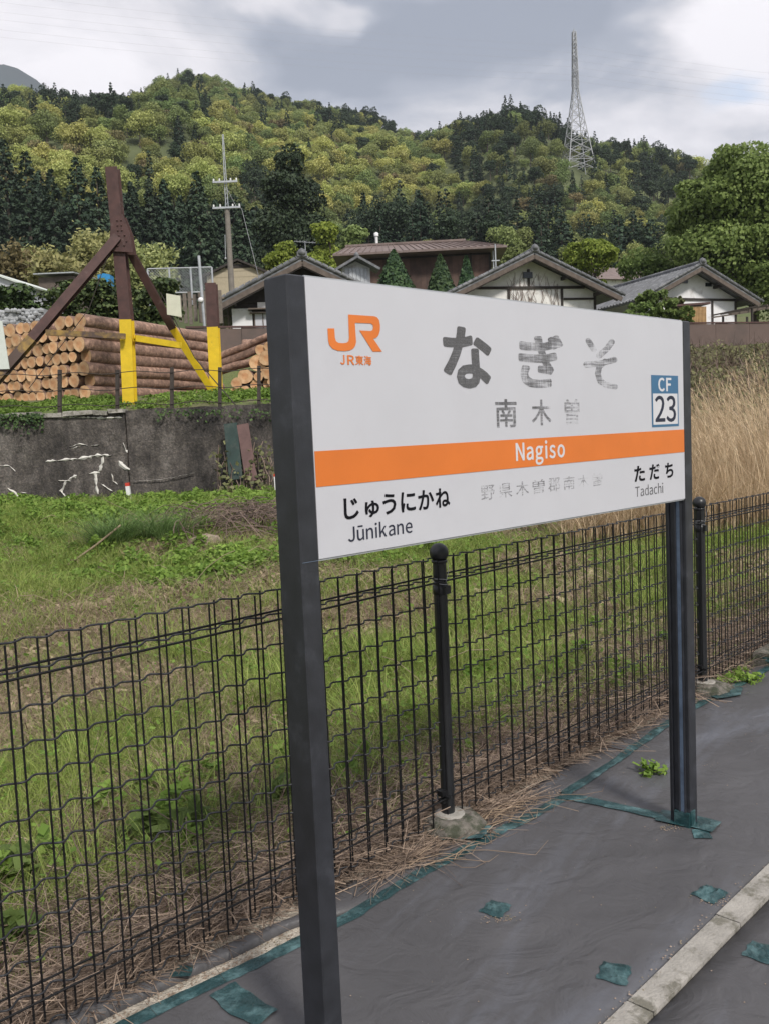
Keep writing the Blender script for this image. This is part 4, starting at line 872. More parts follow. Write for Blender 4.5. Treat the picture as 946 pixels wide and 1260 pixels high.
b = MB(); b.lathe([(0, .05), (.07, .04), (.10, 0), (0, -.01)], (0, 0, 0), 10, M=Matrix.Translation((-.07, -.08, .6)) @ Matrix.Rotation(radians(80), 4, 'X')); b.build('dish', M['white_paint'], t)

# --- stone wall left behind logs
t = thing('stone_wall', 'pale dry-stone wall at the left edge above the logs', 'wall', at(-30, 405, 25.5)); rng = random.Random(4); b = MB()
for r in range(8):
    for c in range(17):
        x = c * .115 + (r % 2) * .06 + rng.uniform(-.04, .04); s_ = rng.uniform(.045, .085)
        b.lathe([(0, -s_), (s_ * .8, -s_ * .6), (s_, 0), (s_ * .75, s_ * .6), (0, s_)], (x, rng.uniform(-.05, .05), -.25 + r * .10 + rng.uniform(-.025, .025)), 6, smooth=False)
b.box((.95, .22, .05), (2.0, .4, .9)); tag(b.build('stones', M['stone'], t), kind='stuff')

# --- utility pole
q0 = at(285, 346, 46); q1 = at(283, 165, 46); H = q1.z - q0.z
t = thing('utility_pole', 'tall utility pole with two crossarms rising between the cedars', 'pole', (q0.x, 46, q0.z))
b = MB(); b.tube([(0, 0, -2.6), (0, 0, H * .5)], [.16, .13], 10); b.build('pole_shaft', M['pole'], t)
b = MB()
for sx in (-.07, .07): b.tube([(sx, 0, H * .42), (sx * .35, 0, H)], .022, 5)
for k in range(16): z = H * .45 + k * H * .034; b.tube([(-.065 + .0025 * k, 0, z), (.065 - .0025 * k, 0, z + H * .03)], .012, 4)
b.build('steel_extension', M['galv'], t)
for z, l in ((H * .675, .62), (H * .50, .70)):
    b = MB(); b.box((0, -.14, z), (2 * l, .09, .09)); a = b.build('crossarm', M['galv'], t)
    for x in (-l * .92, -l * .45, l * .45, l * .92):
        c = MB(); c.lathe([(.03, 0), (.05, .04), (.03, .07), (.05, .1), (.0, .14)], (x, -.14, z + .04), 8); c.build('insulator', M['white_paint'], a)
b = MB(); b.tube([(.75, -.1, H * .49), (1.5, -.3, -.2)], .012, 4); b.build('guy_wire', M['cap_metal'], t)
b = MB(); b.tube([(.1, -.1, H * .62), (.5, -.1, H * .5), (.75, -.1, H * .49)], .01, 4); b.build('drop_wire', M['cap_metal'], t)
b = MB(); b.lathe([(0, 0), (.05, .02), (.06, .08), (0, .12)], (-.22, 0, H * .15), 8); b.tube([(-.22, 0, H * .16), (-.18, 0, H * .32)], .02, 5); b.build('conduit', M['galv'], t)

# --- pylon on the ridge
H = at(705, 39, PYL.y).z - PYL.z; py_t = thing('pylon', 'tall grey lattice pylon standing on the right-hand hill', 'pylon', PYL, radians(8))
def hw(u): return (.0155 * H + (.088 * H) * max(0, (1 - u / .62)) ** 1.15) if u < .62 else .0155 * H * (1.25 - .55 * (u - .62) / .38) if u < 1 else .01
r0 = H * .0030; lv = [0, .07, .14, .21, .28, .35, .42, .48, .54, .60] + [.60 + .0285 * k for k in range(1, 15)]
def cor(u, k): h_ = hw(u); return Vector(((-1, 1, 1, -1)[k] * h_, (-1, -1, 1, 1)[k] * h_, u * H))
for k in range(4):
    b = MB(); b.tube([cor(u, k) for u in lv], r0 * 1.25, 4); b.build('leg', M['pylon_steel'], py_t)
b = MB()
for i in range(len(lv) - 1):
    for k in range(4):
        a0, a1, b0, b1 = cor(lv[i], k), cor(lv[i], (k + 1) % 4), cor(lv[i + 1], k), cor(lv[i + 1], (k + 1) % 4)
        b.tube([a0, b1], r0 * .75, 3); b.tube([a1, b0], r0 * .75, 3); b.tube([b0, b1], r0 * .7, 3)
tag(b.build('lattice_bracing', M['pylon_steel'], py_t), kind='stuff')
ARM = []
for u in (.70, .80, .90):
    for s_ in (-1, 1):
        b = MB(); tip = Vector((s_ * .012 * H, s_ * .055 * H, u * H)); h_ = hw(u)
        for k in ((2, 3) if s_ > 0 else (0, 1)): b.tube([cor(u, k), tip], r0 * .7, 3); b.tube([cor(u + .03, k), tip], r0 * .7, 3)
        b.tube([tip, tip - Vector((0, 0, .025 * H))], r0 * .5, 4); b.build('crossarm', M['pylon_steel'], py_t); ARM.append(PYL + Matrix.Rotation(radians(8), 3, 'Z') @ (tip - Vector((0, 0, .025 * H))))
b = MB(); b.tube([(0, 0, H), (0, 0, H * 1.02)], r0, 4); b.build('tip', M['pylon_steel'], py_t)
for i, a in enumerate(ARM):
    for sg in (-1, 1):
        e = a + Vector((sg * 420, -150 if sg < 0 else 120, 20)); b = MB()
        pts = [a.lerp(e, u) - Vector((0, 0, 34 * 4 * u * (1 - u) * .35)) for u in np.linspace(0, 1, 25)]
        b.tube(pts, .016, 3, cap=False); tag(b.build('power_line', M['cap_metal']), 'thin overhead power line hanging from the pylon across the hill', 'power line', 'power lines of the pylon')
PD = at(0, 0, 1)

# ================================================================== LOG YARD
# retaining wall: two lengths meeting at a joint
def wall_len(x0, x1, y0, seed, lb):
    rng = np.random.RandomState(seed); nx_, nz = int((x1 - x0) * 12), 14; V = []
    for j in range(nz + 1):
        for i in range(nx_ + 1):
            x = x0 + (x1 - x0) * i / nx_; z = .2 + 2.0 * j / nz; d = (vn(x * 2.2 + seed, z * 2.2, 4) - .5) * .10 + (vn(x * 9 + seed, z * 9, 2) - .5) * .035
            zz2 = z + (0 if j < nz else (vn(x * 3 + seed, 1, 2) - .5) * .10)
            V.append((x, y0 - d + .02 * (z - 1), zz2))
    n = len(V); V += [(x0 + (x1 - x0) * i / nx_, y0 + .42, 2.2) for i in range(nx_ + 1)]
    F_ = [(j * (nx_ + 1) + i, j * (nx_ + 1) + i + 1, (j + 1) * (nx_ + 1) + i + 1, (j + 1) * (nx_ + 1) + i) for j in range(nz) for i in range(nx_)]
    F_ += [(nz * (nx_ + 1) + i, nz * (nx_ + 1) + i + 1, n + i + 1, n + i) for i in range(nx_)]
    b = MB(); b.add(V, F_, 0, False)
    b.box(((x0 + x1) / 2, y0 + .25, 1.1), (x1 - x0 - .01, .3, 2.1))
    return tag(b.build('retaining_wall', M['oldwall']), lb, 'wall')
XJ = at(157, 560, WALL_Y).x
rw = wall_len(-15, XJ - .01, WALL_Y, 3, 'black-stained concrete retaining wall with white lime streaks, left of the joint')
rw2 = wall_len(XJ + .01, 2.6, WALL_Y + .05, 8, 'rough brown-grey concrete retaining wall right of the joint')
# rough light coping along the top edge of the left length
b = MB(); rng = random.Random(9); x = -15
while x < XJ - .3:
    l = rng.uniform(.25, .6); b.box((x + l / 2, WALL_Y + .10, 2.2 + rng.uniform(-.03, .02)), (l - .02, .3, .07), jit=.02, rng=rng); x += l
cb = b.build('coping_edge', M['concrete'], rw)
# lime deposits: thin crusts with uneven width
def crust(path, wd, seed, y=WALL_Y):
    rng = random.Random(seed); pts = []
    for (a, b_) in zip(path[:-1], path[1:]):
        n = max(2, int(math.hypot(b_[0] - a[0], b_[1] - a[1]) / 3))
        for k in range(n): pts.append((a[0] + (b_[0] - a[0]) * k / n + rng.uniform(-.6, .6), a[1] + (b_[1] - a[1]) * k / n + rng.uniform(-.6, .6)))
    pts.append(path[-1]); q = [at(u, v, y) for u, v in pts]; b = MB(); vs = []
    for i, p_ in enumerate(q):
        t_ = (q[min(i + 1, len(q) - 1)] - q[max(0, i - 1)]); n_ = Vector((-t_.z, 0, t_.x)); n_.normalize()
        ww = wd * rng.uniform(.1, 1.5) * (1 if 0 < i < len(q) - 1 else .25)
        yy = y - (float(vn(p_.x * 2.2 + 3, p_.z * 2.2, 4)) - .5) * .10 - (float(vn(p_.x * 9 + 3, p_.z * 9, 2)) - .5) * .035 + .02 * (p_.z - 1) - .012
        vs += [(p_.x + n_.x * ww, yy + .012, p_.z + n_.z * ww), (p_.x, yy - .012, p_.z), (p_.x - n_.x * ww, yy + .012, p_.z - n_.z * ww)]
    for i in range(len(q) - 1):
        b.add(vs[i * 3:i * 3 + 6], [(0, 3, 4, 1), (1, 4, 5, 2)])
    b.build('lime_streak', M['deposit'], rw)
for k, (pth, wd) in enumerate([([(56, 568), (80, 566), (102, 564), (120, 560), (138, 560)], .035), ([(86, 550), (98, 546), (108, 548)], .018), ([(112, 549), (122, 547)], .018), ([(128, 561), (124, 578), (118, 584), (120, 600), (122, 608)], .035), ([(110, 583), (124, 582)], .03),
        ([(96, 585), (82, 592), (76, 604), (82, 611), (98, 620), (104, 624)], .035), ([(72, 591), (88, 592)], .012), ([(138, 583), (140, 592), (145, 596)], .016), ([(125, 595), (134, 602), (139, 604)], .02), ([(147, 567), (152, 574), (160, 578)], .06),
        ([(152, 545), (155, 553), (157, 557)], .03), ([(0, 573), (12, 573), (20, 580)], .014), ([(10, 601), (18, 606), (26, 615), (30, 626)], .028), ([(0, 620), (14, 617), (30, 617)], .015), ([(26, 617), (36, 628), (40, 636)], .012), ([(34, 606), (26, 606)], .012), ([(147, 612), (142, 622)], .04), ([(100, 549), (88, 552)], .02), ([(0, 626), (30, 627), (60, 626), (100, 624), (140, 622)], .016), ([(60, 512), (90, 513), (118, 514), (150, 514)], .03), ([(165, 592), (200, 590), (240, 582)], .003)]):
    crust(pth, wd * .75, 40 + k)
# moss/ivy on the wall top
rng = np.random.RandomState(71); Cc = []
for px0, px1, pw, n_ in ((0, 55, 18, 260), (190, 340, 12, 160)):
    for _ in range(n_):
        u = rng.uniform(px0, px1); v = 512 - (u > 150) * 5 + abs(rng.randn()) * pw * .5 - 3
        q = at(u, v, WALL_Y - .06 - .04 * rng.rand()); Cc.append(q)
V, Fq = leaf_quads(rng, np.array(Cc), rng.randn(len(Cc), 3) * .5 + [0, -1, .3], .035, 1.3)
tag(obj('moss', np_mesh('moss', V, Fq, M['hedge'])), 'dark moss and creeper hanging over the top of the retaining wall', 'moss', kind='stuff')
# boards leaning on the wall
def plank(px0, pyt, px1, pyb, wpx, mt, nm, lb, Y):
    a = at(px0, pyt, Y); c = at(px1, pyb, Y - .25); b = MB(); b.beam((0, 0, 0), c - a, wpx, .03, Vector((0, 1, 0))); tag(b.build(nm, M[mt], None, a), lb, 'board')
plank(284, 521, 291, 590, .25, 'green_board', 'leaning_board', 'dark green board leaning against the retaining wall', 16.80)
plank(299, 522, 310, 592, .22, 'red_board', 'leaning_board', 'reddish brown board leaning beside the dark green one', 16.78)
def stake(px_, pyt, pxb, pyb, Y, r, lb):
    a = at(px_, pyt, Y); c = at(pxb, pyb, Y); t = thing('marker_stake', lb, 'stake', c); b = MB(); d = a - c; b.beam((0, 0, -.1), d * .84, r, r); b.build('shaft', M['white_paint'], t); b = MB(); b.beam(d * .842, d, r, r); b.build('red_cap', M['red_paint'], t)
stake(157, 594, 161, 620, 16.4, .07, 'white marker stake with a red top at the foot of the retaining wall')
stake(340, 583, 342, 604, 15.6, .08, 'white marker stake with a red top half hidden by the left sign post')
# wire fence on the wall top
t = thing('wire_fence', 'low fence of thin dark posts and wires along the wall top', 'fence', at(145, 512, 17.35)); tl = t.location.copy()
for k, (px_, pyt, pyb) in enumerate([(-18, 458, 516), (74, 455, 514), (145, 455, 512), (212, 452, 508), (271, 452, 506), (319, 450, 502)]):
    a = at(px_, pyt, 17.35) - tl; c = at(px_, pyb + 4, 17.35) - tl; b = MB(); b.beam(c, a, .075, .06); b.build('post', M['hinge'], t)
for z in (458, 478, 497):
    a = at(-60, z + 4, 17.3) - tl; c = at(350, z - 6, 17.3) - tl; b = MB()
    b.tube([a.lerp(c, u) - Vector((0, 0, .05 * sin(u * 17) ** 2)) for u in np.linspace(0, 1, 30)], .008, 4); b.build('wire', M['hinge'], t)
# log stacks
LC = Vector((-6.42, 20.0, 2.62)); LA = Vector((.43, .903, 0)); LB_ = Vector((-.873, .487, 0))
def log_obj(base, ax, r, l, seed, label, group, end=True):
    rng = random.Random(seed); b = MB(); n = 12; segs = 5; ph = rng.uniform(0, 6)
    x = Vector((0, 0, 1)).cross(ax).normalized(); y = ax.cross(x)
    ov = rng.uniform(.9, 1.0); ring = []
    wob = [1 + .05 * sin(3 * a * 2 * pi / n + ph) + rng.uniform(-.03, .03) for a in range(n)]
    for k in range(segs + 1):
        rr = r * (1 - .10 * k / segs); off = Vector((0, 0, .012 * sin(k * 1.7 + ph)))
        ring += [ax * (l * k / segs) + off + (x * cos(2 * pi * j / n) + y * sin(2 * pi * j / n) * ov) * rr * wob[j] * (1 + rng.uniform(-.02, .02) * (k > 0)) for j in range(n)]
    fs = [(k * n + j, k * n + (j + 1) % n, (k + 1) * n + (j + 1) % n, (k + 1) * n + j) for k in range(segs) for j in range(n)]
    b.add(ring, fs, 0, True); b.add(ring[-n:], [tuple(range(n))], 1)
    o = b.build('log', [M['bark'], M['cut']], None, base); tag(o, label, 'log', group)
    e = MB(); c0 = -ax * .004; e.add([c0] + [p_ * .985 + c0 for p_ in ring[:n]], [(0, (j + 1) % n + 1, j + 1) for j in range(n)])
    e.build('sawn_end', M['cut'], o)
    return o
rng = random.Random(21); rows = []; nlog = 0
x_off = [.0] * 8
zc = 0
for r in range(7):
    bpos = rng.uniform(0, .06); c = 0; n_in = 14 if r < 6 else 12
    while c < n_in:
        rad = rng.choice([rng.uniform(.125, .145), rng.uniform(.14, .175)]) if c else rng.uniform(.155, .18)
        if r == 6 and c in (3, 4): bpos += .3; c += 1; continue
        bpos += rad; z = .16 + r * .268 + rng.uniform(-.02, .02)
        p_ = LC + LB_ * bpos + LA * (rng.uniform(-.05, .05) + (.18 if c == 0 and r in (1, 3) else 0)) + Vector((0, 0, z)); bpos += rad * .95
        rn = ['bottom row', 'second row up', 'third row up', 'fourth row up', 'fifth row up', 'sixth row up', 'top row'][r]
        log_obj(p_, LA, rad, rng.uniform(4.8, 5.15), 1000 + nlog, f'cedar log, {ORD[c]} from the right, {rn} of the big stack', 'cedar logs of the big stack'); nlog += 1; c += 1
# small right-hand stack, ends towards the camera
q0 = at(262, 487, 22.4); RA = Vector((.35, .937, 0)).normalized(); RB = Vector((.937, -.35, 0)).normalized()
SM = [(275, 470, 9), (300, 462, 11.5), (284, 480, 7), (317, 443, 13.5), (334, 441, 12), (322, 432, 0), (331, 424, 8.5), (311, 429, 10), (319, 462, 7), (320, 474, 8), (334, 470, 8), (300, 480, 7.5), (316, 483, 7), (332, 484, 8), (336, 455, 8), (345, 463, 9), (347, 482, 9), (348, 440, 10), (346, 424, 9), (325, 452, 6)]
SM = [(291, 472, 7), (302, 463, 9.8), (316, 447, 11), (331, 441, 10.5), (317, 433, 0), (320, 430, 7.2), (334, 427, 8), (319, 464, 6), (331, 459, 8), (314, 474, 7), (328, 472, 6.8), (340, 470, 8.5), (300, 482, 7.5), (314, 486, 6.5), (328, 485, 7), (341, 484, 7), (345, 456, 8), (350, 441, 9), (286, 484, 7), (349, 428, 8)]
for i, (u, v, rp) in enumerate([s_ for s_ in SM if s_[2] > 0]):
    Y = 22.6 + (u - 300) * -.0; q = at(u, v, Y) + LA * rng.uniform(-.1, .1)
    log_obj(q, Vector((.12, .993, 0)).normalized(), rp / FPX * Y, 3.6, 1500 + i, f'sawn log, {ORD[i]} as counted in the small stack beside the sign post', 'logs of the small stack')
# a few slanting ones on top of the small stack
for i, (a, c, rad) in enumerate((((268, 440), (306, 424), .10), ((275, 447), (318, 430), .12), ((270, 456), (300, 448), .12), ((300, 423), (345, 420), .12))):
    A_ = at(*a, 23.5); B_ = at(*c, 23.3); log_obj(A_, (B_ - A_).normalized(), rad, (B_ - A_).length + .6, 1600 + i, f'bark-covered log lying across the top of the small stack, {ORD[i]} from below', 'logs lying across the small stack')
# bearers under the big stack
for k in (0.4, 2.2, 4.0):
    a = LC + LA * k - LB_ * .1 - Vector((0, 0, .06)); b = MB(); b.beam((0, 0, 0), LB_ * 4.2, .12, .12); tag(b.build('bearer', M['dead_wood'], None, a), 'timber bearer under the big log stack', 'timber', 'bearers under the log stack')
# steel frame
t = thing('steel_mast', 'brown steel mast with riveted braces and yellow lower legs in front of the logs', 'steel frame', at(160, 502, 18.6)); tl = t.location.copy()
def R_(px_, py_, Y): return at(px_, py_, Y) - tl
def hbeam(a, c, wf, name, mt, par=t, depth=None):
    """H-section: two flanges and a web"""
    a = Vector(a); c = Vector(c); z = (c - a); l = z.length; z.normalize(); x = Vector((0, 1, 0)).cross(z).normalized(); y = z.cross(x); dd = depth or wf
    Mx = Matrix(((x.x, y.x, z.x, a.x), (x.y, y.y, z.y, a.y), (x.z, y.z, z.z, a.z), (0, 0, 0, 1))); b = MB()
    b.box((0, -dd / 2 + .012, l / 2), (wf, .024, l), Mx); b.box((0, dd / 2 - .012, l / 2), (wf, .024, l), Mx); b.box((0, 0, l / 2), (.02, dd - .05, l), Mx)
    return b.build(name, M[mt], par)
def split(a, c, u): return a.lerp(c, u)
top = R_(139, 207, 18.6); mid_ = R_(156.5, 394, 18.6); bot = R_(160.5, 502, 18.6) - Vector((0, 0, .15))
# box section look: front flange plus side plate, as seen
def boxbeam(a, c, wx, wy, name, mt): b = MB(); b.beam(a, c, wx, wy, Vector((.35, -1, 0)).normalized()); return b.build(name, M[mt], t)
hbeam(mid_, top, .24, 'mast_column', 'steel_brown'); hbeam(bot, mid_, .245, 'mast_foot', 'steel_yellow')
j1 = R_(146, 292, 18.45); lb1 = R_(40, 417, 18.0); lb0 = R_(-60, 530, 17.55)
hbeam(lb1, j1, .18, 'left_brace', 'steel_brown'); hbeam(lb0, lb1, .185, 'left_brace_foot', 'steel_dull')
j2 = R_(151, 292, 18.75); rb1 = R_(213, 404, 19.6); rb0 = R_(270, 494, 20.4)
hbeam(rb1, j2, .16, 'right_brace', 'steel_brown'); hbeam(rb0, rb1, .14, 'right_brace_foot', 'steel_yellow')
b = MB(); g0 = R_(148, 290, 18.42)
for y in (0, .28):
    b.prism([(-.22, -.30), (.24, -.34), (.20, .05), (.08, .42), (-.12, .42), (-.20, .02)], y - .012, y + .012, Matrix.Translation(g0))
b.build('gusset_plate', M['steel_brown'], t)
for k, (x, z) in enumerate([(-.03, .3), (-.03, .2), (-.03, .1), (.05, .3), (.05, .2), (.05, .1), (-.14, -.05), (-.1, -.14), (-.05, -.2), (.0, -.08), (.08, -.2), (.13, -.12), (.1, 0), (-.02, 0)]):
    b = MB(); b.lathe([(.0, .022), (.014, .016), (.02, 0)], (0, 0, 0), 7, M=Matrix.Translation(g0 + Vector((x, -.014, z))) @ Matrix.Rotation(radians(90), 4, 'X')); b.build('rivet', M['steel_brown'], t)
hbeam(R_(57, 409, 18.05), R_(155, 414, 18.35), .11, 'crossbar', 'steel_dull', depth=.09); hbeam(R_(166, 416, 18.6), R_(222, 425, 19.6), .13, 'crossbar', 'steel_yellow', depth=.1)
b = MB(); b.tube([R_(198, 360, 19.6), R_(240, 440, 19.2), R_(290, 498, 17.6)], .012, 4); b.build('slack_cable', M['hinge'], t)
b = MB(); b.tube([R_(36, 478, 17.9), R_(110, 380, 18.2), R_(142, 290, 18.4)], .008, 4); b.build('slack_cable', M['hinge'], t)
# second post right
t2 = thing('steel_post', 'brown steel post with yellow lower half at the right end of the big log stack', 'post', at(267, 493, 20.9)); tl = t2.location.copy()
hbeam(at(263, 403, 20.9) - tl, at(260.5, 349, 20.9) - tl, .25, 'post_top', 'steel_brown', t2); hbeam(at(267.5, 494, 20.9) - tl, at(263, 403, 20.9) - tl, .255, 'post_foot', 'steel_yellow', t2)
# plates
def plate(c, Y, mt, lb, w0):
    q = [at(u, v, Y) for u, v in c]; o = q[0].copy(); b = MB(); n = Vector((0, .02, 0)); b.add([p_ - o for p_ in q] + [p_ - o + n for p_ in q], [(0, 1, 2, 3), (7, 6, 5, 4), (0, 4, 5, 1), (1, 5, 6, 2), (2, 6, 7, 3), (3, 7, 4, 0)])
    tag(b.build('plate', M[mt], None, o), lb, 'plate')
plate([(206, 387), (224, 390), (222, 364), (205, 361)], 19.0, 'cream', 'small cream plate hanging beside the right brace of the steel mast', 1)
plate([(-26, 455), (12, 454), (3, 395), (-26, 393)], 17.7, 'pale_plate', 'large pale plate at the left edge in front of the logs', 1)

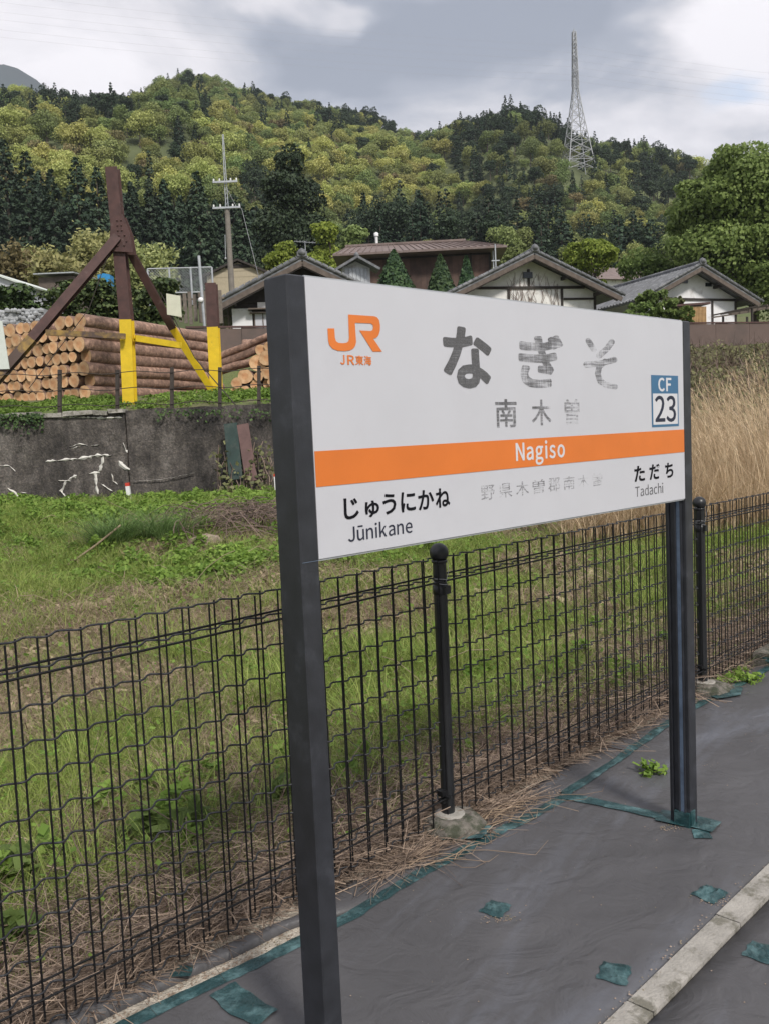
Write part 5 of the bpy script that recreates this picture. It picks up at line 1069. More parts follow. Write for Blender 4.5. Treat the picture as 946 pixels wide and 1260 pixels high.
# outlines of the characters on the sign
GLYPHS = (
    'そb:585,284 588,284 592,284 598,280 600,274 600,270 599,266 576,234 536,198 531,196 528,196 524,196 518,200 516,206 516,210 517,214 520,218 556,250 578,280 582,2'
    '83/481,280 484,280 488,280 494,276 517,240 518,236 518,230 514,224 509,222 506,222 502,222 496,226 473,262 472,266 472,272 476,278/591,206 596,207 600,207 604,2'
    '06 607,204 609,200 610,196 610,192 608,188 606,185 602,183 556,170 540,156 539,154 534,132 540,112 542,109 561,96 600,90 604,89 608,86 610,82 610,78 610,74 608,'
    '71 605,68 602,66 598,66 554,72 550,73 522,92 518,98 508,132 515,160 514,161 474,156 470,156 465,158 461,162 460,166 460,172 462,176 468,180 538,190 544,192 552,'
    '198 556,198 562,197|なb:177,-30 187,-30 220,-23 225,-21 248,0 255,24 257,25 276,11 293,-3 301,-5 307,-3 310,-1 327,26 327,35 323,40 301,58 276,73 257,82 255,85 2'
    '52,155 253,172 251,177 248,180 240,183 212,182 206,180 201,175 201,169 203,98 181,97 142,90 114,69 111,66 101,32 111,-2 116,-7 142,-23/175,20 161,23 154,29 152,'
    '35 154,40 164,47 181,50 203,49 206,46 204,32 202,29 195,23 181,20/59,38 66,39 70,43 99,88 127,141 145,185 203,198 209,201 212,206 212,236 209,245 203,249 198,24'
    '9 164,240 162,242 170,278 167,287 159,291 125,293 118,290 115,284 112,262 105,232 77,231 33,233 26,231 22,225 22,220 24,192 30,184 47,182 86,182 88,180 77,155 5'
    '2,112 23,71 21,66 21,60 25,54 55,39/304,150 313,148 318,150 321,152 337,178 338,183 337,189 332,194 310,209 254,240 245,242 237,239 219,214 218,208 219,203 223,'
    '199 279,168|ぎb:151,-30 159,-30 190,-29 218,-27 246,-23 252,-19 253,-13 255,15 253,24 249,27 243,28 190,22 162,21 120,25 98,37 92,52 91,57 97,74 105,88 105,94 10'
    '3,99 98,104 67,109 61,109 55,105 46,85 42,68 40,46 54,4 58,-1 98,-23/245,52 252,53 256,57 272,80 273,85 271,93 259,108 243,133 246,135 291,145 296,149 299,152 2'
    '99,158 295,186 291,193 282,195 238,184 221,182 215,194 214,203 260,213 266,215 272,211 280,211 299,221 308,227 316,226 338,235 345,242 345,250 313,301 310,304 3'
    '05,306 299,306 280,297 271,291 263,292 242,284 239,281 236,276 236,270 240,262 238,259 212,252 201,251 198,253 194,281 191,287 187,289 182,290 148,287 143,284 1'
    '40,278 140,273 147,250 147,248 145,247 92,247 50,251 42,249 38,245 37,239 38,208 43,203 50,200 95,197 134,197 162,198 169,178 145,176 95,176 39,179 33,176 30,16'
    '9 30,141 32,136 36,131 42,129 98,126 151,126 190,127 200,108 170,109 162,105 160,99 158,77 160,68 168,64 221,57|南m:37,-31 39,-32 66,-32 70,-31 71,-29 72,166 73,'
    '168 118,168 109,165 107,161 116,144 125,125 123,123 92,122 90,121 88,118 89,96 90,94 95,92 155,92 156,91 156,89 156,70 155,66 87,66 83,65 82,62 82,38 84,36 87,3'
    '6 155,36 156,34 157,-22 158,-24 162,-26 186,-26 191,-24 192,34 193,35 265,36 269,38 269,62 267,66 193,66 192,70 192,91 193,92 258,92 262,94 264,98 263,121 258,1'
    '22 227,123 226,125 245,161 243,165 233,168 279,168 279,2 278,0 275,-1 227,-1 224,-2 223,-5 223,-7 230,-24 233,-31 236,-32 282,-31 296,-29 306,-24 309,-22 314,-1'
    '2 316,5 316,197 315,199 311,202 195,202 194,204 194,228 195,230 330,230 333,233 333,259 332,262 327,264 195,264 194,266 194,293 192,298 159,298 156,295 155,264 '
    '23,264 17,262 17,233 20,230 152,230 156,228 155,202 39,201 36,199 36,-26/159,123 153,142 137,168 191,168 213,168 192,125 191,123|木m:158,-31 160,-32 189,-32 192,'
    '-32 193,-29 194,138 224,94 268,46 316,7 321,6 324,7 328,15 343,29 344,34 343,36 290,74 243,125 210,175 211,177 213,178 328,178 331,180 332,182 331,210 326,212 1'
    '94,213 194,293 192,298 160,298 157,295 156,213 24,212 20,211 19,209 18,182 21,178 136,178 139,177 139,175 107,125 60,73 7,35 6,31 7,29 20,14 26,6 28,5 33,7 83,4'
    '6 127,94 156,137 156,-26|曽m:67,-31 70,-32 98,-32 101,-29 102,-22 103,-20 245,-20 248,-22 248,-29 251,-31 281,-31 284,-29 285,-26 285,98 284,108 281,110 72,110 6'
    '7,109 66,106 66,-26/103,10 102,12 102,29 103,32 247,32 247,10/103,61 102,62 102,79 103,80 247,80 248,62 245,60/43,125 307,125 310,130 310,252 309,254 305,256 25'
    '6,257 270,274 278,288 276,292 262,296 247,300 245,300 226,271 214,256 134,256 117,286 103,299 75,290 74,286 94,257 43,256 40,254 40,252 40,130 40,127/77,156 75,'
    '156 75,158 75,175 77,176 156,176 156,156/192,156 192,176 271,176 273,175 273,156/77,206 75,206 75,209 75,226 77,226 156,226 156,206/192,206 192,226 271,226 273,'
    '226 274,223 273,206 271,206|じk:151,-26 166,-27 233,-15 284,17 315,51 317,54 317,58 296,86 293,88 288,88 284,85 255,51 219,27 164,16 139,20 122,34 115,61 115,90 '
    '118,234 121,272 120,274 116,277 80,278 74,277 72,272 74,248 75,236 71,58 82,10 84,6 116,-20/222,169 226,169 248,179 250,181 252,186 241,210 215,248 209,249 188,'
    '239 185,236 185,231 207,193 217,174 219,171/269,188 274,188 293,198 297,200 298,205 288,226 262,265 257,266 252,265 233,256 230,250 231,246 253,212 264,192|ゅk:1'
    '52,-35 155,-36 159,-36 179,-22 193,-6 203,9 212,9 265,22 296,56 307,102 297,145 265,176 222,187 220,189 215,217 210,222 181,222 176,221 174,219 172,215 178,196 '
    '179,184 145,171 113,145 104,133 102,136 104,157 113,198 112,203 107,206 75,208 71,205 70,203 70,191 63,131 62,93 62,66 67,40 72,18 75,13 80,13 102,15 108,18 109'
    ',23 106,52 106,61 108,69 123,102 152,132 183,146 184,143 185,114 184,90 182,69 179,59 171,62 160,73 147,93 143,96 138,96 135,94 120,69 121,64 133,45 150,29 162,'
    '21 157,13 145,2 128,-9 126,-13 126,-18 128,-21/219,52 218,54 223,88 224,148 243,144 251,137 261,126 266,105 260,76 241,57|うk:118,-23 124,-24 206,0 266,44 268,49'
    ' 289,114 289,119 276,162 242,191 194,200 153,197 72,180 55,178 51,172 60,136 64,132 69,132 98,142 122,149 153,156 192,159 221,153 238,138 244,119 244,117 228,70'
    ' 225,67 180,35 102,16 100,11 100,7/236,225 252,224 256,227 261,258 260,263 256,265 208,268 153,274 117,280 105,281 100,280 98,277 93,249 94,244 97,241 148,233|に'
    'k:51,-18 57,-19 83,-17 87,-15 89,-13 89,16 104,66 114,95 114,100 112,102 93,115 88,114 86,112 78,93 77,95 79,150 93,234 100,261 100,266 97,269 93,271 61,273 57,'
    '271 55,268 40,155 36,100 38,54 42,18 49,-13/211,-3 227,-6 261,-5 292,-1 318,3 322,9 321,42 318,45 313,46 285,41 258,39 227,38 196,42 191,44 179,52 176,62 177,81'
    ' 180,93 179,98 174,101 145,103 141,98 135,54 145,23 177,2/158,201 205,199 256,198 306,201 310,203 312,208 312,237 309,243 304,244 258,240 208,240 157,243 155,24'
    '2 153,237 152,208 154,203|かk:55,-17 62,-18 67,-15 100,51 125,118 141,171 163,172 187,171 197,163 198,161 201,142 199,103 194,65 186,39 180,31 173,26 163,25 137,'
    '27 120,31 115,30 113,28 112,22 117,-7 121,-12 134,-15 165,-17 187,-15 209,-4 223,16 235,53 241,99 242,120 243,147 235,186 211,207 180,212 150,211 160,271 160,27'
    '6 158,279 153,281 122,284 117,283 114,279 110,228 105,208 57,204 26,203 21,201 20,197 22,166 26,160 31,159 94,166 95,163 83,123 58,60 25,3 25,-2 29,-7/308,91 31'
    '4,91 341,104 345,108 345,113 328,154 305,200 278,242 271,243 245,231 242,228 241,223 267,183 288,137 304,96|ねk:86,-19 90,-20 124,-20 127,-19 129,-14 127,37 126,'
    '121 128,135 160,163 196,187 229,196 251,188 266,166 272,130 270,94 244,100 225,101 193,96 189,93 167,75 158,49 158,44 168,13 193,-6 229,-11 262,-4 285,13 297,31'
    ' 321,8 325,6 330,7 347,31 348,37 345,41 310,73 313,106 314,128 308,166 305,183 277,221 234,235 191,226 153,204 138,193 137,195 146,212 146,217 136,229 135,231 1'
    '41,277 141,280 138,283 133,285 102,285 97,284 95,279 96,253 94,226 64,221 28,219 23,218 21,214 23,181 28,176 88,184 91,183 90,161 66,128 12,53 12,49 30,23 35,21'
    ' 40,22 83,81 85,82 85,85 85,37 84,-14/217,29 210,30 201,37 197,46 201,55 210,62 222,64 237,63 253,59 260,56 255,44 241,32 225,29|たk:68,-21 75,-21 80,-17 99,32 1'
    '20,92 136,147 145,185 147,187 212,198 217,200 220,205 220,233 217,241 214,242 209,243 157,233 156,236 164,274 163,279 161,282 157,285 130,286 118,287 113,281 11'
    '3,260 107,229 106,227 65,226 34,229 29,226 26,221 27,190 32,184 63,182 94,182 97,181 91,157 75,101 55,49 32,-2 33,-7 37,-10/232,-14 250,-16 274,-15 320,-11 323,'
    '-9 326,-4 327,27 326,32 322,35 317,36 274,29 250,29 217,33 205,40 202,43 199,53 204,82 202,89 195,93 169,95 164,93 160,87 155,44 166,13 170,8 200,-9/184,135 188'
    ',134 231,137 272,137 315,134 318,135 321,140 322,169 320,175 315,178 293,180 253,181 185,178 181,174 179,169 179,142 181,137|だk:58,-26 65,-26 70,-22 89,27 109,8'
    '7 125,142 135,181 202,193 207,196 209,200 209,228 206,236 199,238 156,229 145,228 154,269 153,274 147,279 120,281 108,282 103,276 101,245 97,224 96,222 55,221 2'
    '4,224 19,221 16,216 17,185 22,179 53,177 84,177 87,176 81,152 64,96 45,44 22,-7 23,-12 27,-15/221,-19 240,-21 264,-20 310,-15 314,-12 315,-7 316,22 315,27 312,2'
    '9 307,31 283,27 240,24 207,28 193,36 191,41 189,48 194,80 192,84 187,88 161,90 156,90 152,87 147,68 144,39 155,8 159,3 190,-15/174,130 178,129 221,132 262,132 3'
    '03,128 307,131 310,137 311,166 308,171 305,172 262,176 219,176 175,173 171,169 169,164 169,137 171,132/270,195 278,195 295,202 300,206 302,212 296,226 298,228 3'
    '07,212 312,208 319,209 336,218 341,221 342,226 341,231 314,274 307,282 300,283 279,272 276,267 278,260 276,258 270,267 264,269 243,260 239,257 237,252 238,248 2'
    '57,216 267,198/291,236 286,243 288,245 292,238/286,243 282,250 283,252 288,245/281,251 277,257 279,259 283,252|ちk:112,-19 117,-20 213,-19 278,11 283,17 307,75 3'
    '07,79 295,118 259,147 209,156 173,153 139,142 127,136 126,137 140,190 141,191 182,194 276,205 281,207 284,211 284,243 281,247 276,250 225,242 182,236 151,234 14'
    '9,235 157,274 156,279 151,282 115,285 110,282 108,279 107,250 105,235 103,233 62,236 38,239 33,237 31,233 31,202 33,197 35,195 41,193 94,190 87,159 74,118 58,77'
    ' 58,70 62,66 89,57 93,56 98,59 110,75 137,97 168,109 206,114 238,108 254,94 259,77 240,42 237,40 185,23 105,24 101,19 100,15 108,-14|東m:157,-31 162,-33 188,-33 '
    '192,-31 193,-29 193,56 224,26 270,-5 316,-27 318,-28 322,-26 341,-2 342,0 341,2 338,5 292,24 251,50 225,72 227,73 301,73 304,74 306,77 306,209 301,212 196,212 1'
    '93,214 193,230 196,231 330,231 334,235 334,262 333,264 328,266 193,266 193,283 193,295 191,298 160,299 156,295 156,269 155,266 23,266 19,264 18,262 18,235 20,23'
    '2 155,231 156,228 156,214 152,212 54,212 49,209 49,77 52,74 54,73 121,73 124,72 97,49 56,23 11,4 9,0 10,-2 30,-26 35,-27 83,-3 126,27 155,54 156,50 156,-26/85,1'
    '04 84,106 84,125 85,128 155,128 156,125 156,106 155,104/193,105 193,127 268,128 269,125 269,106 268,104 196,104/85,157 84,158 84,180 85,181 155,181 156,178 156,'
    '158 155,157/193,158 193,180 268,181 269,178 269,158 268,157 196,157|海m:217,-28 237,-30 264,-30 276,-28 285,-23 294,-14 299,-4 305,17 326,18 331,20 332,25 331,49'
    ' 329,51 312,51 309,53 313,92 314,95 336,95 341,97 342,99 342,125 338,130 317,130 315,133 318,197 314,202 146,202 158,224 161,225 329,225 333,229 332,257 329,260'
    ' 177,260 176,262 185,286 184,291 180,293 156,299 152,298 150,296 134,255 115,220 93,190 91,185 93,182 117,167 122,169 137,188 137,188 137,176 132,132 129,130 10'
    '1,130 96,128 95,101 93,99 77,110 72,110 70,109 53,65 20,-9 24,-13 45,-26 48,-27 51,-26 85,51 98,89 99,94 125,95 126,92 123,73 114,25 115,20 117,18 269,17 265,8 '
    '259,2 254,1 213,4 210,3 208,-2 212,-11 215,-26/156,51 155,53 162,94 182,95 183,94 181,92 182,87 194,76 213,56 216,53 216,51/249,51 247,53 249,56 247,61 235,75 2'
    '15,94 245,95 278,94 276,61 273,51/67,130 72,128 76,130 91,150 91,156 74,169 33,191 29,193 24,190 10,171 11,166 33,154/168,130 166,133 171,169 193,169 191,166 19'
    '1,161 202,152 220,135 223,130/254,130 252,130 254,132 254,138 242,152 224,169 249,169 281,169 282,166 280,133 279,130/90,231 93,229 98,231 114,253 113,257 96,26'
    '9 74,282 50,293 46,293 43,291 29,274 29,269 31,266 54,255|Jm:72,-8 83,-10 126,2 150,31 152,35 159,76 159,258 157,261 153,262 122,262 118,261 116,256 116,213 116'
    ',78 112,49 100,34 78,29 64,32 52,39 38,57 35,58 30,56 9,40 7,37 8,33 28,9 52,-5|Rm:31,-3 37,-5 68,-5 72,-3 73,2 73,102 75,104 109,104 112,102 172,-3 176,-5 212,'
    '-5 217,-3 218,-1 217,4 154,110 180,122 203,148 210,184 197,231 166,254 161,255 116,262 37,262 32,261 30,256 30,2/75,140 73,141 73,143 73,222 74,225 111,225 142,'
    '221 154,214 162,208 167,186 161,160 142,145 111,140|野r:47,196 90,196 90,157 47,157/112,196 154,196 154,157 112,157/47,255 90,255 90,217 47,217/112,255 154,255 1'
    '54,217 112,217/13,11 17,-15 67,-7 125,1 186,11 186,34 113,24 113,72 177,72 177,96 113,96 113,136 177,136 177,277 25,277 25,136 88,136 88,96 25,96 25,72 88,72 88'
    ',21/202,215 228,199 254,182 276,164 184,164 184,138 241,138 241,5 240,1 238,-1 234,-2 224,-2 209,-2 189,-1 193,-10 196,-19 197,-28 221,-27 239,-26 253,-23 261,-'
    '18 266,-9 267,4 267,138 308,138 302,118 295,99 288,82 310,76 320,101 330,130 340,160 322,165 317,164 297,164 304,171 295,179 284,188 272,197 295,218 316,241 334'
    ',266 317,277 311,276 188,276 188,252 292,252 281,237 268,223 254,210 242,218 230,225 219,231|県r:229,47 260,25 290,1 313,-19 336,-2 312,18 281,40 251,61/94,61 71'
    ',39 43,17 15,-2 22,-7 29,-14 36,-20 64,1 94,25 121,49/123,216 257,216 257,188 123,188/123,169 257,169 257,141 123,141/123,262 257,262 257,234 123,234/98,281 98,'
    '122 282,122 282,281/35,241 35,74 161,74 161,-28 188,-28 188,74 329,74 329,98 61,98 61,241|木r:161,294 161,208 23,208 23,182 149,182 111,122 63,70 10,32 17,25 24,'
    '17 29,9 78,47 123,96 161,153 161,-28 189,-28 189,154 227,97 272,48 320,10 325,18 333,26 340,33 287,71 239,123 200,182 327,182 327,208 189,208 189,294|曽r:97,36 2'
    '52,36 252,5 97,5/97,56 97,85 252,85 252,56/70,106 70,-28 97,-28 97,-16 252,-16 252,-27 280,-27 280,106/70,181 161,181 161,151 70,151/187,181 278,181 278,151 187'
    ',151/70,231 161,231 161,201 70,201/187,231 278,231 278,201 187,201/44,252 44,129 305,129 305,252 246,252 255,263 265,275 274,288 247,296 239,283 229,268 219,255'
    ' 227,252 121,252 129,256 122,269 113,283 102,295 78,287 87,276 95,264 102,252|郡r:209,277 209,-27 235,-27 235,252 301,252 288,221 272,188 256,156 286,127 302,101'
    ' 306,77 305,65 302,56 296,50 291,47 285,46 279,45 270,45 260,45 249,46 253,38 256,28 257,20 268,20 279,20 290,20 299,22 307,25 314,28 324,39 330,55 332,74 328,1'
    '00 313,129 284,160 302,194 320,230 336,265 317,278 313,277/151,198 151,162 95,162 97,174 99,186 100,198/31,277 31,255 78,255 78,239 77,220 15,220 15,198 76,198 '
    '75,186 73,174 70,162 30,162 30,140 64,140 52,110 33,81 6,52 12,46 18,39 22,33 35,44 46,57 55,69 55,-28 79,-28 79,-7 179,-7 179,107 78,107 83,118 87,129 90,140 1'
    '75,140 175,198 198,198 198,220 175,220 175,277/151,220 102,220 102,239 102,255 151,255/79,84 155,84 155,17 79,17|南r:111,161 120,147 127,132 132,119 154,126 149,'
    '140 141,154 132,168/160,294 160,259 21,259 21,234 160,234 160,197 40,197 40,-28 67,-28 67,173 284,173 284,3 284,-2 281,-4 276,-5 266,-5 248,-5 227,-5 230,-12 23'
    '4,-20 236,-28 261,-28 281,-27 296,-24 305,-19 310,-10 311,3 311,197 189,197 189,234 329,234 329,259 189,259 189,294/218,168 211,152 202,135 194,118 93,118 93,97'
    ' 161,97 161,62 86,62 86,40 161,40 161,-21 187,-21 187,40 265,40 265,62 187,62 187,97 259,97 259,118 216,118 225,132 233,146 241,161|Nm:33,-6 68,-6 72,-1 72,134 '
    '70,182 73,184 87,158 180,-3 185,-6 219,-6 223,-3 224,2 224,256 221,262 217,263 188,263 183,261 181,258 181,124 183,76 182,74 181,73 166,100 73,261 68,263 34,263'
    ' 30,261 29,256 29,2 30,-3|am:74,-11 102,-6 123,4 133,11 135,12 137,-1 140,-5 169,-6 174,-3 175,1 175,117 168,160 145,189 104,201 73,197 47,187 32,179 25,174 23,'
    '169 36,145 39,142 44,143 61,153 78,159 97,162 119,155 128,141 130,126 128,124 68,112 30,89 27,85 15,49 22,18 44,-3/83,28 71,30 61,37 58,52 63,68 90,83 111,88 12'
    '8,91 131,90 131,49 116,37 102,30|gm:93,-94 99,-94 147,-84 152,-82 186,-58 199,-22 190,7 166,24 128,29 89,29 72,32 65,36 64,38 62,46 63,50 67,58 70,60 84,55 96,5'
    '4 135,63 160,86 162,91 172,127 170,144 163,158 166,160 190,160 192,161 195,166 195,192 190,196 125,196 116,199 96,201 58,192 30,166 19,130 19,125 24,103 33,86 4'
    '1,77 27,57 23,38 25,24 32,12 37,7 26,-2 17,-17 12,-38 22,-65 26,-70 53,-88/92,-58 72,-55 57,-46 52,-31 55,-22 58,-14 68,-7 82,-9 113,-9 142,-11 152,-17 155,-26 '
    '150,-41 130,-54 101,-59/94,89 80,92 67,106 62,127 67,149 80,161 97,166 113,161 125,149 131,127 125,106 114,94 96,88|im:30,-6 65,-6 69,-3 70,-1 70,189 69,194 65,'
    '196 31,196 27,194 26,191 26,2 27,-3/41,225 48,223 60,226 73,237 76,251 73,263 64,273 57,275 48,277 36,275 32,273 24,263 21,251 24,237 33,227|sm:79,-11 85,-11 12'
    '1,-3 125,-1 148,21 157,52 146,85 123,103 75,124 63,132 58,143 61,153 70,160 87,164 101,162 113,157 128,148 133,147 136,150 151,169 152,174 151,177 133,189 111,1'
    '98 87,201 77,199 49,193 25,172 16,141 25,112 46,93 94,73 109,62 114,49 111,40 101,30 82,26 63,29 46,37 27,49 22,47 5,23 5,20 8,17 29,2 53,-6|om:104,-11 108,-11 '
    '152,1 185,36 188,40 200,95 187,153 154,187 108,201 104,201 60,188 27,153 12,95 27,37 60,2/101,30 80,37 64,59 57,95 64,131 80,152 82,154 106,162 111,160 132,153 '
    '148,131 155,95 148,59 132,38 130,36 106,28|Ck:122,-11 132,-13 166,-8 192,5 216,26 219,30 218,35 199,58 194,61 190,60 170,43 154,35 134,32 95,45 70,78 62,129 71,'
    '181 97,213 134,225 154,222 168,214 179,205 185,201 190,201 192,203 211,227 212,229 211,234 192,251 166,265 134,269 72,252 29,205 27,201 12,129 28,54 70,5|Fk:29,'
    '-6 34,-8 68,-8 73,-7 75,-3 76,105 77,107 166,107 171,109 173,112 174,143 172,148 169,151 80,151 77,151 76,153 76,220 77,221 135,221 183,221 188,223 190,226 191,'
    '230 191,258 188,263 185,265 34,265 28,261 27,256 27,2|2k:11,-3 16,-5 176,-5 181,-3 182,-1 182,28 179,33 107,33 80,31 78,33 121,78 156,131 170,184 169,189 158,23'
    '0 132,256 121,259 90,266 59,262 32,247 11,228 9,225 11,220 32,201 37,203 52,217 68,226 85,230 109,224 123,208 128,186 114,138 78,86 11,22 10,2|3k:79,-8 93,-10 1'
    '36,0 168,28 180,69 171,102 151,125 130,136 147,145 165,167 171,198 160,234 158,237 132,259 93,266 62,262 38,251 16,234 15,232 16,228 36,205 40,206 55,218 72,227'
    ' 88,230 110,226 124,213 128,196 122,173 103,157 59,150 57,145 57,121 60,117 62,116 108,110 129,95 131,93 137,71 130,47 115,33 88,27 64,31 45,42 31,54 26,56 23,5'
    '4 5,33 7,27 28,8 55,-4|Jr:79,-6 83,-6 124,4 149,35 156,76 156,256 153,258 121,258 120,256 120,198 120,78 115,47 102,31 81,26 64,28 50,37 35,54 11,37 11,35 30,12'
    ' 54,-2|ūr:85,-6 88,-6 112,-1 133,11 151,27 153,-1 182,-1 182,189 182,191 179,192 148,191 148,57 136,44 130,37 115,28 98,25 77,30 67,46 64,73 64,189 62,192 28,19'
    '1 28,71 34,30 55,3/53,234 158,233 160,237 159,258 158,260 55,260 53,258 52,256|nr:31,-1 65,-1 66,136 83,153 98,162 115,165 134,161 137,160 148,143 150,114 151,-'
    '1 185,-1 186,54 186,119 180,160 161,186 127,196 103,193 82,181 65,167 62,170 60,189 58,191 31,191|ir:31,-1 65,-1 65,191 33,192 31,191 30,189/40,230 48,228 57,23'
    '0 61,232 69,239 71,251 69,261 62,268 57,271 48,272 37,270 29,262 26,251 28,239 36,231|kr:31,-1 65,-1 66,50 98,89 154,-1 156,-2 191,-1 191,2 120,112 121,114 182,'
    '189 180,192 156,192 146,192 144,190 67,95 66,100 65,280 31,280|ar:73,-6 78,-6 99,-2 121,8 138,20 143,-1 170,-1 170,117 164,157 141,186 104,196 73,192 49,184 37,'
    '177 29,172 28,169 39,148 42,147 59,157 75,163 97,166 121,160 133,143 135,121 71,108 32,85 31,83 20,49 26,21 47,1/83,23 68,26 57,35 53,52 60,71 87,88 111,92 133,'
    '97 135,96 136,47 119,33 104,26|er:106,-6 111,-6 135,-3 154,3 172,13 173,16 162,35 161,37 159,37 144,29 130,25 113,23 82,30 60,53 52,85 56,86 178,86 179,88 180,1'
    '07 173,143 170,155 147,184 104,196 61,184 29,148 16,95 30,40 63,6/53,112 52,112 52,114 60,141 80,161 104,167 128,162 135,154 144,142 149,112|Tr:89,0 121,0 121,2'
    '29 199,229 199,257 11,257 11,229 89,229|dr:97,-5 119,-1 138,9 155,22 156,22 159,0 185,0 185,279 153,279 153,206 154,173 138,185 121,192 101,195 60,183 30,148 19'
    ',95 28,41 55,7/104,22 76,31 58,56 51,95 59,133 79,159 106,168 122,166 137,160 153,148 153,48 137,34 121,25|cr:107,-5 129,-2 150,7 169,19 155,41 142,31 127,25 11'
    '0,22 79,31 59,57 51,95 59,133 80,159 111,168 125,166 137,160 149,152 165,173 150,184 132,192 110,195 64,183 31,149 18,95 30,41 62,7|hr:32,0 64,0 64,138 82,154 9'
    '8,164 116,167 137,162 149,145 152,116 152,0 184,0 184,120 178,161 159,186 126,195 102,191 81,179 63,163 64,202 64,279 32,279'
)

# ================================================================== PLATFORM
def mz(x, y): return .014 + (vn(np.asarray(x) * 1.6 + 4, np.asarray(y) * 1.6 + 9, 3) - .5) * .018 + np.maximum(0, .06 - np.abs(vn(np.asarray(x) * 1.9 + 2, np.asarray(y) * 1.5 + 30, 2) - .5)) * .14
b = MB(); c = [P(-12, -.09), P(40, -.09), P(40, 4.5), P(-12, 4.5)]
b.add([(q.x, q.y, -.012) for q in c] + [(q.x, q.y, -.8) for q in c], [(0, 1, 2, 3), (7, 6, 5, 4), (0, 4, 5, 1), (1, 5, 6, 2), (2, 6, 7, 3), (3, 7, 4, 0)])
tag(b.build('platform', M['gravel']), kind='structure')
SEAM = [(-6, .09), (-1.8, .075), (-1.387, .083), (-1.055, .122), (-.695, .147), (-.376, .13), (.04, .156), (.57, .172), (1.0, .15), (1.57, .10), (3.0, .11), (12, .11)]
def seam(s): return float(np.interp(s, [a for a, _ in SEAM], [b_ for _, b_ in SEAM]))
def gapw(s): return .085 * float(SS((s + 2.6) / .5)) * float(SS((-.60 - s) / .25))
def sheet(name, label, s0, s1, fw0, fw1, ds, nw):
    ss = np.arange(s0, s1 + ds / 2, ds); V = []
    for s in ss:
        a, c = fw0(s), fw1(s)
        for k in range(nw + 1):
            q = P(s, a + (c - a) * k / nw); e = min(k, nw - k); z = float(mz(q.x, q.y)) + (-.006 if e == 0 else 0)
            V.append((q.x, q.y, z))
    n = nw + 1; F_ = [(i * n + j, (i + 1) * n + j, (i + 1) * n + j + 1, i * n + j + 1) for i in range(len(ss) - 1) for j in range(nw)]
    # turned-down hem so the sheet has a thickness
    m_ = len(V); V2 = [(V[i * n + (0 if sd_ == 0 else nw)][0], V[i * n + (0 if sd_ == 0 else nw)][1], -.011) for sd_ in (0, 1) for i in range(len(ss))]
    F_ += [(i * n, m_ + i, m_ + i + 1, (i + 1) * n) for i in range(len(ss) - 1)] + [(i * n + nw, (i + 1) * n + nw, m_ + len(ss) + i + 1, m_ + len(ss) + i) for i in range(len(ss) - 1)]
    b = MB(); b.add([Vector(v) for v in V] + V2, F_, 0, True); return tag(b.build(name, M['sheet']), label, 'ground sheet', kind=None)
wob = lambda s, k=0: .008 * sin(s * 5.1 + k) + .005 * sin(s * 13.7 + k)
sheet('ground_sheet', 'narrow strip of dark vinyl sheet between the mesh fence and the taped seam', -4, 12, lambda s: min(.018, seam(s) - gapw(s) - .045) + wob(s) * 1.1, lambda s: seam(s) - gapw(s) + .004 + wob(s, 2) * .5, .05, 4)
sheet('ground_sheet', 'main dark vinyl sheet under the station sign, from the taped seam to the kerb', -4, 12, lambda s: seam(s) + .004, lambda s: 1.027 + wob(s, 1) * .35, .035, 28)
sheet('ground_sheet', 'dark vinyl sheet on the track side of the pale kerb', -4, 12, lambda s: 1.107 - wob(s, 3) * .15, lambda s: 2.9, .06, 24)
# kerb stones
b = MB(); kd = (P(1, 0) - P(0, 0)); kr = math.atan2(kd.y, kd.x)
kt = thing('kerb', 'pale row of narrow kerb stones set flush in the dark sheet', 'kerb', P(-.606, 1.065), kr)
rng = random.Random(2)
for k in range(-6, 22):
    b = MB(); b.box(((k + .5) * .536 + .1, rng.uniform(-.0015, .0015), .0), (.530, .074, .030), jit=.0012, rng=rng); b.build('kerb_stone', M['concrete'], kt)
# exposed grit strip: crumbs
rng = np.random.RandomState(12); b = MB()
for k in range(900):
    s = rng.uniform(-2.4, -.62); g_ = gapw(s); q = P(s, seam(s) - g_ * rng.rand() + rng.randn() * .004); r = rng.uniform(.0015, .0045)
    b.lathe([(0, 0), (r, r * .6), (0, r * 1.3)], (q.x, q.y, -.012), 4, smooth=False)
for k in range(260):
    s = rng.uniform(-1.4, 4); w_ = rng.uniform(.15, 1.6); q = P(s, w_); r = rng.uniform(.0012, .003); b.lathe([(0, 0), (r, r * .6), (0, r * 1.3)], (q.x, q.y, float(mz(q.x, q.y)) - .0005), 4, smooth=False)
for cx, cy in ((.29, 2.60), (.97, 2.66), (1.02, 2.36), (.66, 3.54), (1.0, 3.17)):
    for k in range(60): r = rng.uniform(.001, .0035); x, y = cx + rng.randn() * .03, cy + rng.randn() * .015; b.lathe([(0, 0), (r, r * .6), (0, r * 1.3)], (x, y, float(mz(x, y))), 4, smooth=False)
for k in range(500):   # grit and chaff along the kerb joint
    s = rng.uniform(-1, 4); q = P(s, 1.02 + rng.randn() * .012 * (1 + (s > .3))); r = rng.uniform(.001, .004); b.lathe([(0, 0), (r, r * .6), (0, r * 1.3)], (q.x, q.y, .012), 4, smooth=False)
tag(b.build('grit', M['stone_warm']), 'pale grit scattered over the dark sheets and in the open seam', 'grit', kind='stuff')
